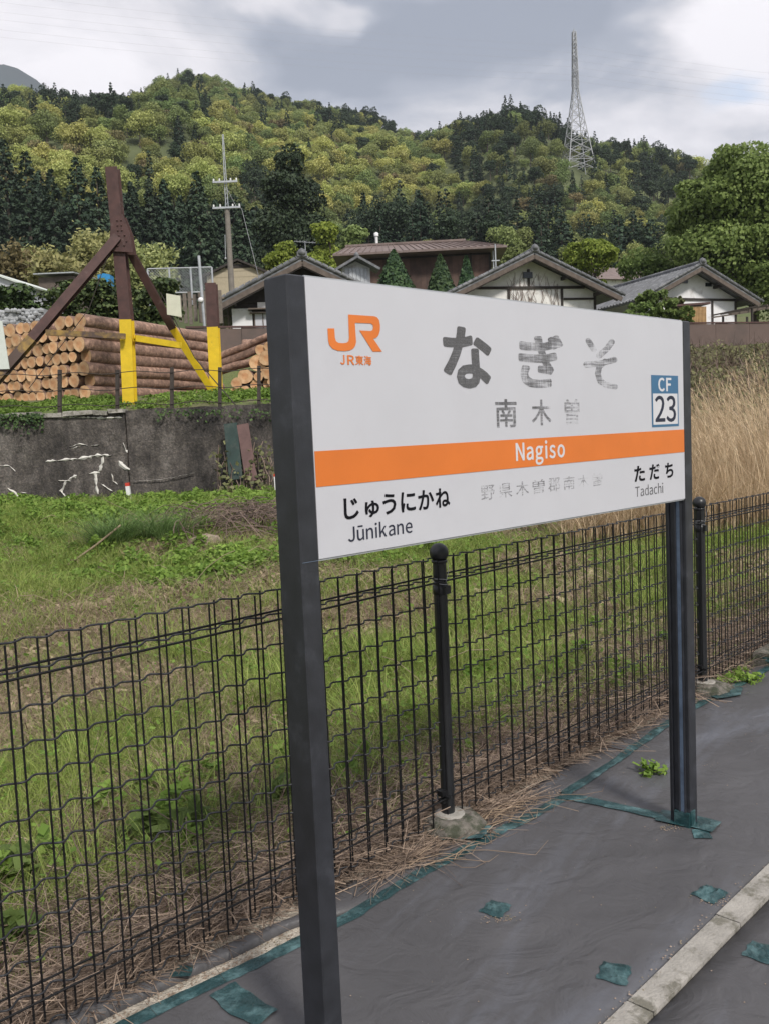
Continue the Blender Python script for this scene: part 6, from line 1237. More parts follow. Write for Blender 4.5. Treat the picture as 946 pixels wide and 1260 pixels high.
# tape
def tape(path, wd, label, seed, name='tape_strip', group=None, lift=.0015):
    rng = random.Random(seed); pts = []
    for (a, c) in zip(path[:-1], path[1:]):
        a = Vector(a); c = Vector(c); n = max(1, int((c - a).length / .03))
        pts += [a.lerp(c, k / n) for k in range(n)]
    pts.append(Vector(path[-1])); b = MB(); V = []
    for i, p_ in enumerate(pts):
        t_ = pts[min(i + 1, len(pts) - 1)] - pts[max(0, i - 1)]; n_ = Vector((-t_.y, t_.x)).normalized(); ww = wd * rng.uniform(.88, 1.08)
        for k in range(5):
            u = (k / 4 - .5) * ww; x, y = p_.x + n_.x * u, p_.y + n_.y * u
            V.append((x + rng.uniform(-.002, .002), y, max(.003, float(mz(x, y))) + lift + rng.uniform(0, .0028) * (0 < k < 4)))
    b.add(V, [(i * 5 + j, i * 5 + j + 1, (i + 1) * 5 + j + 1, (i + 1) * 5 + j) for i in range(len(pts) - 1) for j in range(4)])
    return tag(b.build(name, M['tape']), label, 'tape', group)
XY = lambda s, w_: (P(s, w_).x, P(s, w_).y)
tape([XY(s, seam(s) + .026) for s in np.arange(-3.2, .62, .12)], .050, 'long green tape strip along the seam at the near left', 1)
tape([XY(s, seam(s) + .008) for s in np.arange(.52, 6, .12)], .046, 'long green tape strip running on to the far right behind the sign post', 2)
tape([(.66, 3.50), (.78, 3.43), (.90, 3.345), (1.03, 3.235)], .058, 'green tape strip from the seam to the foot of the right sign post', 3, lift=.004)
tape([(.99, 3.27), (1.10, 3.20), (1.165, 3.145)], .11, 'green tape crumpled round the foot of the right sign post', 4, lift=.007)
tape([(1.10, 3.14), (1.09, 3.07)], .06, 'loose green tape flap in front of the right sign post', 44, lift=.003)
for i, (cx, cy, a, lb) in enumerate(((.29, 2.66, .2, 'small square green tape patch nearest the left sign post'), (.975, 2.70, -.1, 'crumpled green tape patch beside the kerb, below the right sign post'), (.57, 2.31, .35, 'green tape patch beside the near end of the kerb'), (1.0, 2.375, .1, 'green tape patch on the track side of the kerb'))):
    rng = random.Random(80 + i); n = 7; hs = .040 if i else .037; V = []; b = MB()
    for j in range(n):
        for k in range(n):
            u, v = (k / (n - 1) - .5) * 2 * hs * (1.15 + .1 * sin(j)), (j / (n - 1) - .5) * 2 * hs * (1 + .1 * sin(k * 2)); x = cx + u * cos(a + .78) - v * sin(a + .78); y = cy + u * sin(a + .78) + v * cos(a + .78)
            V.append((x, y, float(mz(x, y)) + .0025 + (rng.uniform(0, .012 if i in (1, 2) else .006) if 0 < j < n - 1 and 0 < k < n - 1 else 0)))
    b.add(V, [(j * n + k, j * n + k + 1, (j + 1) * n + k + 1, (j + 1) * n + k) for j in range(n - 1) for k in range(n - 1)]); tag(b.build('tape_patch', M['tape']), lb, 'tape', 'tape patches on the sheets')
tape([(-.50, 2.31), (-.43, 2.235), (-.36, 2.18)], .085, 'short wide green tape piece at the bottom edge left of the near sign post', 5, lift=.004)
tape([(-.66, 2.40), (-.60, 2.40)], .05, 'bit of green tape on the fence side of the open seam', 6)
tape([(1.63, 2.98), (1.72, 3.05)], .07, 'green tape patch at the right edge beyond the right sign post', 7)

# ================================================================== FENCE
FR = math.atan2(FD.y, FD.x)
ft = thing('mesh_fence', 'black crimped wire mesh fence with ball-topped posts along the platform edge', 'fence', FB, FR)
b = MB(); b.tube([(0, 0, z) for z in (.05, .3, .6, .9, 1.043)], .0030, 6); vme = b.mesh('wire', M['fence'])
for k in range(-52, 114):
    x = .021 + k * .042
    if min(abs(x - sx) for sx in (-2.2, 0, 2.2, 4.4)) < .02: continue
    o = obj('upright_wire', vme, ft, (x, .0170 * (-1 if k % 2 else 1), random.Random(k).uniform(-.003, .003))); o.rotation_euler = (random.Random(k + 500).uniform(-.004, .004), random.Random(k + 900).uniform(-.004, .004), 0)
def wavy(l):
    b = MB(); n = int(l / .042 * 6); b.tube([(l * i / n, .0135 * -sin(pi * (l * i / n) / .042 - pi / 2 * 0 + 0) * 0 + .0145 * cos(pi * ((l * i / n) - .021) / .042) * -1, .0015 * sin(i * .37)) for i in range(n + 1)], .0030, 5); return b.mesh('wavy_wire', M['fence_grey'])
WV = wavy(2.184); ST = MB(); ST.tube([(0, 0, 0), (1.1, 0, -.004), (2.19, 0, 0)], .0036, 6); STm = ST.mesh('rod', M['fence'])
for sp_ in (-2.2, 0, 2.2):
    x0 = sp_ + .0
    for i, z in enumerate([1.040, .965, .874, .783, .692, .601, .510, .419, .328, .237, .146, .055]):
        dz_ = random.Random(i * 7 + int(sp_ * 10)).uniform(-.003, .003); obj('crimped_wire', WV, ft, (x0, 0, z + dz_))
    for z in (.965, .146):
        for dy_, dz_ in ((-.026, -.007), (.026, .009)): obj('straight_rod', STm, ft, (x0, dy_, z + dz_))
for i, sp_ in enumerate((-2.2, 0, 2.2, 4.4)):
    b = MB(); b.tube([(0, 0, .02), (0, 0, 1.035)], .0255, 20, cap=True); p_ = b.build('post', M['fpost'], ft, (sp_, 0, 0)); p_.rotation_euler = (0, (-.004, .006, -.012, 0)[i], 0)
    b = MB(); b.lathe([(.0255, -.04), (.030, -.035), (.030, -.028), (.024, -.024)] + [(.036 * cos(t_), .036 * sin(t_)) for t_ in np.linspace(-.8, pi / 2, 12)], (0, 0, 1.062), 24); b.build('ball_cap', M['fpost'], p_)
    b = MB(); b.lathe([(.0255, 0), (.0285, .002), (.0285, .035), (.0255, .037)], (0, 0, .905), 20); b.box((.0, -.032, .925), (.03, .014, .03)); b.build('collar', M['fpost'], p_)
    b = MB(); b.tube([(.029 * cos(a), .029 * sin(a), .955 + .012 * sin(a * .7 + 1)) for a in np.linspace(0, 4 * pi, 40)], .0013, 4); b.tube([(.0, -.029, .955), (.01, -.034, .99), (.012, -.03, 1.03)], .0011, 4); b.build('tie_wire', M['cap_metal'], p_)
    b = MB(); b.box((-.036, -.006, .155), (.03, .026, .02)); b.box((-.036, -.006, .125), (.03, .03, .014)); b.tube([(-.036, -.022, .145), (-.036, -.04, .145)], .006, 8); b.build('clamp', M['fence'], p_)
    rg = random.Random(60 + i); n = 14
    sz = (.10, .112, .108, .10)[i]; V = []
    prof = [(1.15, -.02), (1.12, .02), (1.03, .045), (.86, .066), (.6, .074)]
    for r_, z_ in prof:
        for j in range(n):
            a = 2 * pi * j / n; sq = 1 / max(abs(cos(a)), abs(sin(a))) ** (.75 if i == 2 else .25); rr = sz * r_ * sq * (1 + rg.uniform(-.05, .05)); V.append((rr * cos(a) + .0, -rr * sin(a) - .02, z_ + rg.uniform(-.004, .004)))
    V.append((0, -.02, .075)); b = MB(); m_ = len(prof)
    b.add(V, [(k * n + j, k * n + (j + 1) % n, (k + 1) * n + (j + 1) % n, (k + 1) * n + j) for k in range(m_ - 1) for j in range(n)] + [((m_ - 1) * n + j, (m_ - 1) * n + (j + 1) % n, m_ * n) for j in range(n)])
    for f_ in range(len(b.f)): b.f[f_] = tuple(reversed(b.f[f_]))
    b.build('concrete_foot', M['mossy'], ft, (sp_, -.004, -.010))
    b = MB(); b.lathe([(.060, .0), (.056, .008), (.03, .010), (.0, .010)], (0, 0, .070), 16); b.build('mortar_ring', M['concrete'], ft, (sp_, -.010, -.010))
tape([XY(-.11, .05), XY(-.02, .155), XY(.07, .13)], .05, 'dark green tape round the front of the stone foot of the middle fence post', 8, lift=.012)
tape([XY(2.06, .12), XY(2.2, .18), XY(2.33, .14)], .06, 'green tape round the foot of the right-hand fence post', 9, lift=.01)
b = MB(); q = P(2.98, .10); b.box((0, 0, .05), (.24, .15, .10), Matrix.Rotation(FR, 4, 'Z'), jit=.01, rng=random.Random(3)); tb = tag(b.build('concrete_block', M['mossy'], None, q), 'dark concrete block wrapped in green tape at the right edge by the fence', 'block')
b = MB(); b.box((0, -.02, .035), (.25, .13, .08), Matrix.Rotation(FR, 4, 'Z')); b.build('tape_wrap', M['tape'], tb)

# ================================================================== STATION SIGN
TH = .8047; SO = Vector((-.1507, 1.9821, 0)); Sd = Vector((sin(TH), cos(TH), 0)); Sn = Vector((cos(TH), -sin(TH), 0))
W_, ZB, ZT, PT, PW, PD_ = 1.702, 1.2316, 1.8567, 1.8587, .0517, .0819
st = thing('station_sign', 'large white station name board with an orange band between two dark posts', 'station sign', SO, math.atan2(Sd.y, Sd.x))
def bd(px_, py_):
    r = ray(px_, py_); c_ = Vector((0, 0, CAM_H)); t_ = ((SO - c_).dot(Sn)) / r.dot(Sn); q = c_ + r * t_; return ((q - SO).dot(Sd), q.z)
def bevbox(b, x0, x1, y0, y1, z0, z1, bv=.003):
    """upright box with small bevelled vertical edges and cap"""
    pl_ = [(x0 + bv, y0), (x1 - bv, y0), (x1, y0 + bv), (x1, y1 - bv), (x1 - bv, y1), (x0 + bv, y1), (x0, y1 - bv), (x0, y0 + bv)]
    n = 8; cx, cy = (x0 + x1) / 2, (y0 + y1) / 2; V = []
    for z, s_ in ((z0, 1), (z1 - bv, 1), (z1, .93)): V += [(cx + (x - cx) * s_, cy + (y - cy) * s_, z) for x, y in pl_]
    b.add(V, [(k * n + j, k * n + (j + 1) % n, (k + 1) * n + (j + 1) % n, (k + 1) * n + j) for k in range(2) for j in range(n)] + [tuple(range(n - 1, -1, -1)), tuple(range(2 * n, 3 * n))])
b = MB(); b.box((W_ / 2, .018, (ZB + ZT) / 2), (W_ - .002, .032, ZT - ZB)); b.build('board', M['white_panel'], st)
b = MB(); b.box((W_ / 2, .020, ZB - .002), (W_ - .004, .03, .006)); b.box((W_ / 2, .020, ZT + .0015), (W_ - .004, .03, .005)); b.build('board_edge', M['galv'], st)
b = MB(); bevbox(b, -PW, 0, 0, PD_, -.01, PT); lp = b.build('post', M['navy'], st); lp['label'] = 'near sign post'
b = MB(); bevbox(b, W_, W_ + PW, 0, PD_, -.01, PT); b2 = b.build('post', M['navy'], st); b2['label'] = 'far sign post'
# groove rails on the inner faces
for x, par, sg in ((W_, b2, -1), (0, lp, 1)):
    for y0, y1, mt_, dp_ in ((.016, .020, 'navy', .010), (.020, .037, 'pale_blue', .004), (.037, .041, 'navy', .010), (.064, .068, 'navy', .006)):
        b = MB(); b.box((x + sg * dp_ / 2, (y0 + y1) / 2, (ZB - .006) / 2), (dp_, y1 - y0, ZB - .006)); b.build('groove' if mt_ == 'pale_blue' else 'groove_lip', M[mt_], par)
b = MB(); b.box((W_ - .003, .030, .035), (.018, .060, .065)); b.box((W_ + .012, -.002, .045), (.03, .004, .06)); b.build('foot_tape', M['tape'], b2)
b = MB(); b.box((-PW / 2, -.0006, 1.2292), (PW - .006, .0010, .0007)); b.build('scratch', M['pale_blue'], lp)
def film(name, poly, mt_, y, par=None, th=.0005):
    b = MB(); b.prism([(x, z) for x, z in poly], y - th, y); b.build(name, M[mt_], par or st)
film('orange_band', [(.003, 1.394), (W_ - .003, 1.398), (W_ - .003, 1.478), (.003, 1.474)], 'orange', .0014)
film('number_plate', [(1.478, 1.491), (1.662, 1.491), (1.662, 1.666), (1.478, 1.666)], 'blue_plate', .0014)
film('number_field', [(1.486, 1.499), (1.654, 1.499), (1.654, 1.604), (1.486, 1.604)], 'letter_white', .0008)
GL = {}
for g_ in GLYPHS.split('|'):
    k, v = g_[:2], g_[3:]; GL[k] = [[tuple(int(c) / 1000 for c in p_.split(',')) for p_ in r.split(' ')] for r in v.split('/')]
def glyph_mesh(rings):
    cu = bpy.data.curves.new('g', 'CURVE'); cu.dimensions = '2D'; cu.fill_mode = 'BOTH'; cu.extrude = .0002
    for r in rings:
        s_ = cu.splines.new('POLY'); s_.points.add(len(r) - 1)
        for i, (x, y) in enumerate(r): s_.points[i].co = (x, y, 0, 1)
        s_.use_cyclic_u = True
    o = bpy.data.objects.new('g', cu); me = bpy.data.meshes.new_from_object(o); bpy.data.objects.remove(o); bpy.data.curves.remove(cu); return me
def letter(name, ch, box, mt_, lv='r', y=.0010, wear=None, par=None, rings=None, raw=False):
    rings = rings or GL[ch + lv]; X = [p_[0] for r in rings for p_ in r]; Y = [p_[1] for r in rings for p_ in r]
    x0, z0, x1, z1 = box
    f = [[(p_[0] if raw else x0 + (p_[0] - min(X)) / (max(X) - min(X)) * (x1 - x0), p_[1] if raw else z0 + (p_[1] - min(Y)) / (max(Y) - min(Y)) * (z1 - z0)) for p_ in r] for r in rings]
    me = glyph_mesh(f); me.transform(Matrix.Rotation(pi / 2, 4, 'X')); me.materials.clear(); me.materials.append(M[mt_]); me.name = name
    o = obj(name, me, par or st, (0, y, 0))
    if wear is not None: o['wear'] = float(wear)
    return o
def pxbox(R, sc, l, t_, r, bt):
    a = bd(R[0] + l / sc, R[1] + t_ / sc); c = bd(R[0] + l / sc, R[1] + bt / sc); e = bd(R[0] + r / sc, R[1] + (t_ + bt) / 2 / sc); return (a[0], c[1], e[0], a[1])
for ch, bx, wr in (('な', (.442, 1.616, .635, 1.776), .76), ('ぎ', (.754, 1.619, .970, 1.774), .93), ('そ', (1.075, 1.617, 1.267, 1.775), .97)):
    letter('station_name_character', ch, bx, 'worn', 'b', wear=wr)
for ch, bx, wr in (('南', (.643, 1.510, .738, 1.588), .88), ('木', (.807, 1.512, .901, 1.586), .94), ('曽', (.969, 1.511, 1.047, 1.587), 1.0)):
    letter('station_name_character', ch, bx, 'worn', 'm', wear=wr)
for k, ch in enumerate('野県木曽郡南木曽'):
    u0 = .571 + .0765 * k; letter('address_character', ch, (u0, 1.317, u0 + .058, 1.357), 'worn', 'r', wear=.93 + .02 * k)
for ch, l, r in (('じ', .082, .128), ('ゅ', .148, .194), ('う', .206, .250), ('に', .267, .318), ('か', .328, .385), ('ね', .392, .446)):
    zt_ = 1.362 if ch != 'ゅ' else 1.350; letter('letter', ch, (l, 1.3125 if ch != 'ゅ' else 1.311, r, zt_), 'ink', 'k')
for ch, l, r in (('た', 1.358, 1.424), ('だ', 1.455, 1.523), ('ち', 1.561, 1.617)): letter('letter', ch, (l, 1.314, r, 1.366), 'ink', 'k')
def word(txt, u0, u1, zb, cap, mt_, lv='r', wear=None):
    x = 0; pos = []
    for ch in txt:
        X = [p_[0] for r in GL[ch + lv] for p_ in r]; x += .022; pos.append((ch, x, min(X), max(X))); x += max(X) - min(X) + .024
    tot = x - .046; k = (u1 - u0) / tot; kz = cap / .257
    for ch, a, m0, m1 in pos:
        Y = [p_[1] for r in GL[ch + lv] for p_ in r]
        letter('letter', ch, (u0 + (a - .022) * k, zb + min(Y) * kz, u0 + (a - .022 + m1 - m0) * k, zb + max(Y) * kz), mt_, lv, wear=wear, y=.0005 if mt_ == 'letter_white' else .0010)
word('Nagiso', .727, .964, 1.4165, .048, 'letter_white', 'm')
word('Jūnikane', .091, .303, 1.2605, .034, 'ink2', 'r')
word('Tadachi', 1.361, 1.545, 1.2645, .033, 'worn', 'r', wear=.80)
letter('letter', 'C', (1.523, 1.611, 1.566, 1.658), 'letter_white', 'k', y=.0007); letter('letter', 'F', (1.577, 1.612, 1.613, 1.658), 'letter_white', 'k', y=.0007)
letter('numeral', '2', (1.499, 1.508, 1.566, 1.597), 'ink2', 'k', y=.0002); letter('numeral', '3', (1.574, 1.506, 1.642, 1.597), 'ink2', 'k', y=.0002)
LG = [(130, 322), (208, 322), (215, 430), (228, 470), (255, 490), (310, 494), (352, 488), (374, 470), (380, 430), (370, 160), (672, 180), (705, 193), (728, 225), (740, 290), (737, 350), (722, 400), (695, 432), (660, 441), (762, 592), (655, 592), (500, 345), (630, 352), (652, 342), (660, 312), (655, 282), (632, 264), (447, 257), (462, 480), (452, 522), (430, 555), (390, 577), (330, 587), (250, 582), (190, 560), (150, 515), (137, 460)]
lg = [bd(390 + x / 9.46, 370 + y / 9.46) for x, y in LG]
letter('railway_emblem', 'x', (0, 0, 1, 1), 'orange', 'r', rings=[lg], raw=True)
for ch, l, r in (('J', .093, .1065), ('R', .1145, .136), ('東', .1395, .1645), ('海', .1665, .190)): letter('letter', ch, (l, 1.668, r, 1.690), 'orange', 'm')

# ================================================================== GRASS AND WEEDS
def blades(rng, base, h, wdt, az, lean, segs=3, curl=1.6, tip=.15):
    n = len(base); u = np.linspace(0, 1, segs + 1); d = np.stack([np.cos(az), np.sin(az), 0 * az], 1); sdv = np.stack([-np.sin(az), np.cos(az), 0 * az], 1)
    rot = rng.rand(n) * pi; sdv = sdv * np.cos(rot)[:, None] + np.stack([np.cos(az), np.sin(az), 0 * az], 1) * np.sin(rot)[:, None] * .6
    V = np.zeros((n, segs + 1, 2, 3))
    for k, t in enumerate(u):
        c = base + d * (h * lean * t ** curl)[:, None]; c[:, 2] += h * (t * (1 - lean * .45 * t))
        ww = wdt * ((1 - t) * (1 - tip) + tip)
        V[:, k, 0] = c - sdv * ww[:, None] * .5; V[:, k, 1] = c + sdv * ww[:, None] * .5
    idx = np.arange(n)[:, None] * (2 * (segs + 1)); Fs = [idx + np.array([[2 * k, 2 * k + 1, 2 * k + 3, 2 * k + 2]]) for k in range(segs)]
    return V.reshape(-1, 3), np.concatenate(Fs)
def wlat(x, y): return (x - FB.x) * FN.x + (y - FB.y) * FN.y
def slon(x, y): return (x - FB.x) * FD.x + (y - FB.y) * FD.y
def field_pts(rng, n, y0, y1, pw, a0=-.68, a1=.62, mask=None, wmax=-.03):
    out_ = []
    while sum(len(o) for o in out_) < n:
        y = y0 + (y1 - y0) * rng.rand(n) ** pw; x = (a0 + (a1 - a0) * rng.rand(n)) * y; k = wlat(x, y) < wmax
        if mask is not None: k &= rng.rand(n) < mask(x, y)
        out_.append(np.stack([x[k], y[k]], 1))
    q = np.concatenate(out_)[:n]; return np.column_stack([q, terrain(q[:, 0], q[:, 1]) - .01])
rng = np.random.RandomState(31)
patch = lambda x, y: .62 * vn(x * .55 + 20, y * .38 + 11, 3) + .38 * vn(x * 2.3 + 3, y * 1.7 + 7, 2)
green = lambda x, y: np.clip((patch(x, y) - .40) * 8, .22, 1) * np.clip(.25 - wlat(x, y) * .8, .12, 1)
Bs = []; Fs = []; off = 0
def acc(V, F_):
    global off
    Bs.append(V); Fs.append(F_ + off); off += len(V)
def flush(name, mt_, label, cat):
    global Bs, Fs, off
    o = tag(obj(name, np_mesh(name, np.concatenate(Bs), np.concatenate(Fs), mt_)), label, cat, kind='stuff'); Bs = []; Fs = []; off = 0; return o
p_ = field_pts(rng, 70000, 2.3, 7, .8, mask=green); n = len(p_); acc(*blades(rng, p_, rng.uniform(.05, .17, n), rng.uniform(.0025, .005, n), rng.rand(n) * 6.28, rng.uniform(.2, 1.0, n)))
p_ = field_pts(rng, 80000, 6.5, 12, .8, mask=green); n = len(p_); acc(*blades(rng, p_, rng.uniform(.06, .22, n), rng.uniform(.005, .009, n), rng.rand(n) * 6.28, rng.uniform(.2, 1.0, n)))
p_ = field_pts(rng, 68000, 11.5, 17, .8, mask=green); n = len(p_); acc(*blades(rng, p_, rng.uniform(.08, .28, n), rng.uniform(.008, .015, n), rng.rand(n) * 6.28, rng.uniform(.2, .9, n)))
# finer clumps
cl_ = field_pts(rng, 760, 3, 15.5, .8, mask=green)
for c in cl_:
    n = 90; r = .08 + .012 * c[1]; q = c + np.column_stack([rng.randn(n, 2) * r, np.zeros(n)]); az = np.arctan2(q[:, 1] - c[1], q[:, 0] - c[0]) + rng.randn(n) * .5
    acc(*blades(rng, q, rng.uniform(.12, .26, n) * rng.uniform(.7, 1.6), rng.uniform(.003, .005, n) * (1 + c[1] * .12), az, rng.uniform(.3, 1.1, n)))
flush('grass', M['grass'], 'green meadow grass of the field behind the mesh fence', 'grass')
dry = lambda x, y: np.clip((.53 - patch(x, y)) * 8, .08, 1)
p_ = field_pts(rng, 60000, 2.3, 8, .8, mask=dry); n = len(p_); acc(*blades(rng, p_, rng.uniform(.06, .26, n), rng.uniform(.002, .004, n), rng.rand(n) * 6.28, rng.uniform(.8, 1.9, n)))
p_ = field_pts(rng, 52000, 7, 17, .7, mask=dry); n = len(p_); acc(*blades(rng, p_, rng.uniform(.08, .34, n), rng.uniform(.005, .010, n), rng.rand(n) * 6.28, rng.uniform(.9, 1.9, n)))
flush('dry_grass', M['straw'], 'dry flattened grass mixed through the green field', 'dry grass')
# low brown litter and seedling leaves in the bare patches
rng = np.random.RandomState(57)
p_ = field_pts(rng, 26000, 2.4, 15, .75, mask=dry); n = len(p_); p_[:, 2] += .01 + rng.rand(n) * .05
V, Fq = leaf_quads(rng, p_, rng.randn(n, 3) * .6 + [0, 0, .8], .016 + 0 * p_[:, 0].mean(), 2.0); k_ = p_[:, 1].repeat(4)[:, None]
V = p_.repeat(4, 0) + (V - p_.repeat(4, 0)) * (.7 + k_ * .12); tag(obj('leaf_litter', np_mesh('leaf_litter', V, Fq, M['straw'])), 'brown litter between the grass tufts of the field', 'litter', kind='stuff')
p_ = field_pts(rng, 20000, 2.4, 15, .75, mask=green); n = len(p_); p_[:, 2] += .03 + rng.rand(n) * .10
V, Fq = leaf_quads(rng, p_, rng.randn(n, 3) * .5 + [0, -.2, .8], .014, 1.5); k_ = p_[:, 1].repeat(4)[:, None]
V = p_.repeat(4, 0) + (V - p_.repeat(4, 0)) * (.7 + k_ * .12); tag(obj('clover', np_mesh('clover', V, Fq, M['weed'])), 'small round clover leaves mixed into the meadow grass', 'clover', kind='stuff')
# thatch of dead stalks heaped against the fence
def stalks(rng, n, s0, s1, w0, w1, zmax, l0, l1, wd0, wd1, along=.6):
    s = rng.uniform(s0, s1, n); w_ = w1 - (w1 - w0) * rng.rand(n) ** 1.3; x = FB.x + FD.x * s + FN.x * w_; y = FB.y + FD.y * s + FN.y * w_
    z = terrain(x, y) + np.where(w_ > -.09, .10, 0) + rng.rand(n) ** 1.6 * zmax * np.clip(1.1 + w_ * .7, .2, 1) * (.6 + .8 * vn(s * 2, w_ * 2, 2))
    a = FR + rng.randn(n) * (1.3 - along); a = np.where(rng.rand(n) < .35, rng.rand(n) * 6.28, a); l = rng.uniform(l0, l1, n); el = rng.randn(n) * .22
    d = np.stack([np.cos(a) * np.cos(el), np.sin(a) * np.cos(el), np.sin(el)], 1); bend = rng.randn(n, 3) * .10; bend[:, 2] *= .6
    V = np.zeros((n, 4, 2, 3)); sdv = np.cross(d, rng.randn(n, 3)); sdv /= np.linalg.norm(sdv, axis=1, keepdims=True); ww = rng.uniform(wd0, wd1, n)[:, None]
    for k in range(4):
        t = k / 3 - .5; c = np.stack([x, y, z], 1) + d * (l * t)[:, None] + bend * (l * (t * t * 4 - .5))[:, None]; c[:, 2] = np.maximum(c[:, 2], terrain(c[:, 0], c[:, 1]) + .003 + np.where(wlat(c[:, 0], c[:, 1]) > -.10, .105 + .012, 0))
        V[:, k, 0] = c - sdv * ww * .5 * (1 - .5 * k / 3); V[:, k, 1] = c + sdv * ww * .5 * (1 - .5 * k / 3)
    idx = np.arange(n)[:, None] * 8; return V.reshape(-1, 3), np.concatenate([idx + np.array([[2 * k, 2 * k + 1, 2 * k + 3, 2 * k + 2]]) for k in range(3)])
acc(*stalks(rng, 26000, -2.6, 1.1, -.75, -.06, .13, .06, .40, .0015, .0042))
acc(*stalks(rng, 7000, -.7, 2.6, -.35, -.02, .05, .05, .30, .0015, .0035, .8))
acc(*stalks(rng, 9000, 1.0, 6, -.9, -.0, .14, .1, .5, .002, .0045))
acc(*stalks(rng, 9000, -2.6, 2.6, -1.7, -.5, .10, .1, .45, .002, .004, .2))
acc(*stalks(rng, 420, -.45, .40, .0, .10, .03, .08, .45, .0015, .004, .9))
flush('dead_stalks', M['stalk'], 'tangle of dead brown stalks heaped along the foot of the mesh fence', 'dead grass')
# a few long loose stalks on the sheet
rg = random.Random(8); b = MB()
for k in range(22):
    s = rg.uniform(-.35, .3); w_ = rg.uniform(.06, .2); a = FR + rg.gauss(-.25, .3); l = rg.uniform(.15, .5); q = P(s, w_); pts = []
    for i in range(7): u = i / 6 * l; x = q.x + cos(a + .25 * sin(i)) * u; y = q.y + sin(a + .25 * sin(i)) * u; pts.append((x, y, float(mz(x, y)) + .006 + .012 * abs(sin(i * 1.3 + k))))
    b.tube(pts, [.002, .002, .0018, .0015, .0012, .001, .0006], 4)
tag(b.build('loose_stalks', M['straw']), 'long pale dry stalks lying on the sheet by the stone foot of the middle post', 'dead grass', kind='stuff')
# tall thin twigs tangled in the fence right of the middle post
b = MB(); rg = random.Random(18)
for k in range(70):
    s = rg.choice([rg.uniform(.25, 1.2), rg.uniform(.25, 1.2), rg.uniform(-1.6, -.3), rg.uniform(1.2, 4)]); w_ = rg.uniform(-.5, -.05); q = P(s, w_); x, y, z = q.x, q.y, -.1; pts = []; dx, dy = rg.gauss(0, .05), rg.gauss(0, .05); l = rg.uniform(.3, .8)
    for i in range(8): pts.append((x, y, z)); x += dx + rg.gauss(0, .018); y += dy + rg.gauss(0, .018); z += l / 7 * rg.uniform(.7, 1.1)
    b.tube(pts, [.0028 - .0003 * i for i in range(8)], 4)
tag(b.build('dry_twigs', M['twig']), 'thin dry twigs standing up through the mesh fence', 'twigs', kind='stuff')
# leafy weeds: heaps of small leaves
def weeds(pts, rr, hh, nl, size, name, mt_, label, seed, flat=.5):
    rng = np.random.RandomState(seed); Cs = []
    for (x, y), r, h in zip(pts, rr, hh):
        q = rng.randn(nl, 2) * r * .45; z = terrain(x + q[:, 0], y + q[:, 1]); u = rng.rand(nl) ** .6; Cs.append(np.column_stack([x + q[:, 0], y + q[:, 1], z + u * h * np.exp(-(q ** 2).sum(1) / (r * r) * 1.2)]))
    C = np.concatenate(Cs); Nn = rng.randn(len(C), 3) * .55 + [0, -.15, .9]; V, Fq = leaf_quads(rng, C, Nn, size, 1.5); tag(obj(name, np_mesh(name, V, Fq, M[mt_])), label, 'weeds', kind='stuff')
rng = np.random.RandomState(77)
pts = [(rng.uniform(-.47, .0) * 16, rng.uniform(13.2, 16.85)) for _ in range(330)]; pts = [(x * (y / 16), y) for x, y in pts]
weeds(pts, rng.uniform(.2, .45, 330), rng.uniform(.06, .26, 330), 190, .040, 'weeds', 'weed', 'bright green leafy weeds along the foot of the retaining wall', 5)
pts = [(at(rng.uniform(262, 345), 600, 13).x, rng.uniform(9.0, 10.4)) for _ in range(40)] + [(at(rng.uniform(240, 345), 600, 14.5).x, rng.uniform(13, 15.6)) for _ in range(40)]
weeds(pts, rng.uniform(.2, .4, 80), rng.uniform(.06, .22, 80), 300, .030, 'weeds', 'weed', 'dense bright green weeds left of the near sign post', 6)
pts = [(rng.uniform(-9, -5.6), rng.uniform(17.7, 19.6)) for _ in range(120)] + [(rng.uniform(-5.6, 1), rng.uniform(17.7, 20)) for _ in range(70)] + [(rng.uniform(-4, -2), rng.uniform(18.6, 19.6)) for _ in range(40)]
weeds(pts, rng.uniform(.15, .4, 230), rng.uniform(.03, .15, 230), 80, .036, 'weeds', 'weed', 'green weeds on the verge between the wall top and the log stacks', 7)
pts = [tuple(P(rng.uniform(-1.7, 3.4), rng.uniform(-1.5, -.45))[:2]) for _ in range(46)]
weeds(pts, rng.uniform(.05, .13, 46), rng.uniform(.05, .16, 46), 46, .028, 'weeds', 'weed', 'small leafy weeds just behind the mesh fence', 8)
pts = [tuple(P(s, w_)[:2]) for s, w_ in ((2.42, .05), (2.5, .07), (2.6, .04), (2.48, .14), (2.55, .16), (2.36, .03), (.93, .33), (.95, .35), (1.5, -.06), (1.8, -.05), (2.0, -.04), (1.2, -.06))]
q = np.array(pts); rngw = np.random.RandomState(9); Cs = []; gzv = np.array([float(mz(x, y)) if wlat(x, y) > 0 else -.05 for x, y in pts])
for (x, y), z in zip(pts, gzv):
    a = rngw.rand(50) * 6.28; r = rngw.rand(50) * .055; Cs.append(np.column_stack([x + np.cos(a) * r, y + np.sin(a) * r, z + rngw.rand(50) * .045]))
C = np.concatenate(Cs); V, Fq = leaf_quads(rngw, C, rngw.randn(len(C), 3) * .6 + [0, 0, .8], .013, 2.2); tag(obj('weeds', np_mesh('weeds', V, Fq, M['weed'])), 'small ferny weeds sprouting through gaps in the dark sheet and by the post feet', 'weeds', kind='stuff')
rng = np.random.RandomState(78)
pts = [(rng.uniform(-.46, .06) * y, y) for y in rng.uniform(9.5, 14.5, 120)]
weeds(pts, rng.uniform(.12, .3, 120), rng.uniform(.08, .30, 120), 110, .036, 'weeds', 'weed', 'scattered bright leafy weed clumps on the rough bank below the wall', 11)
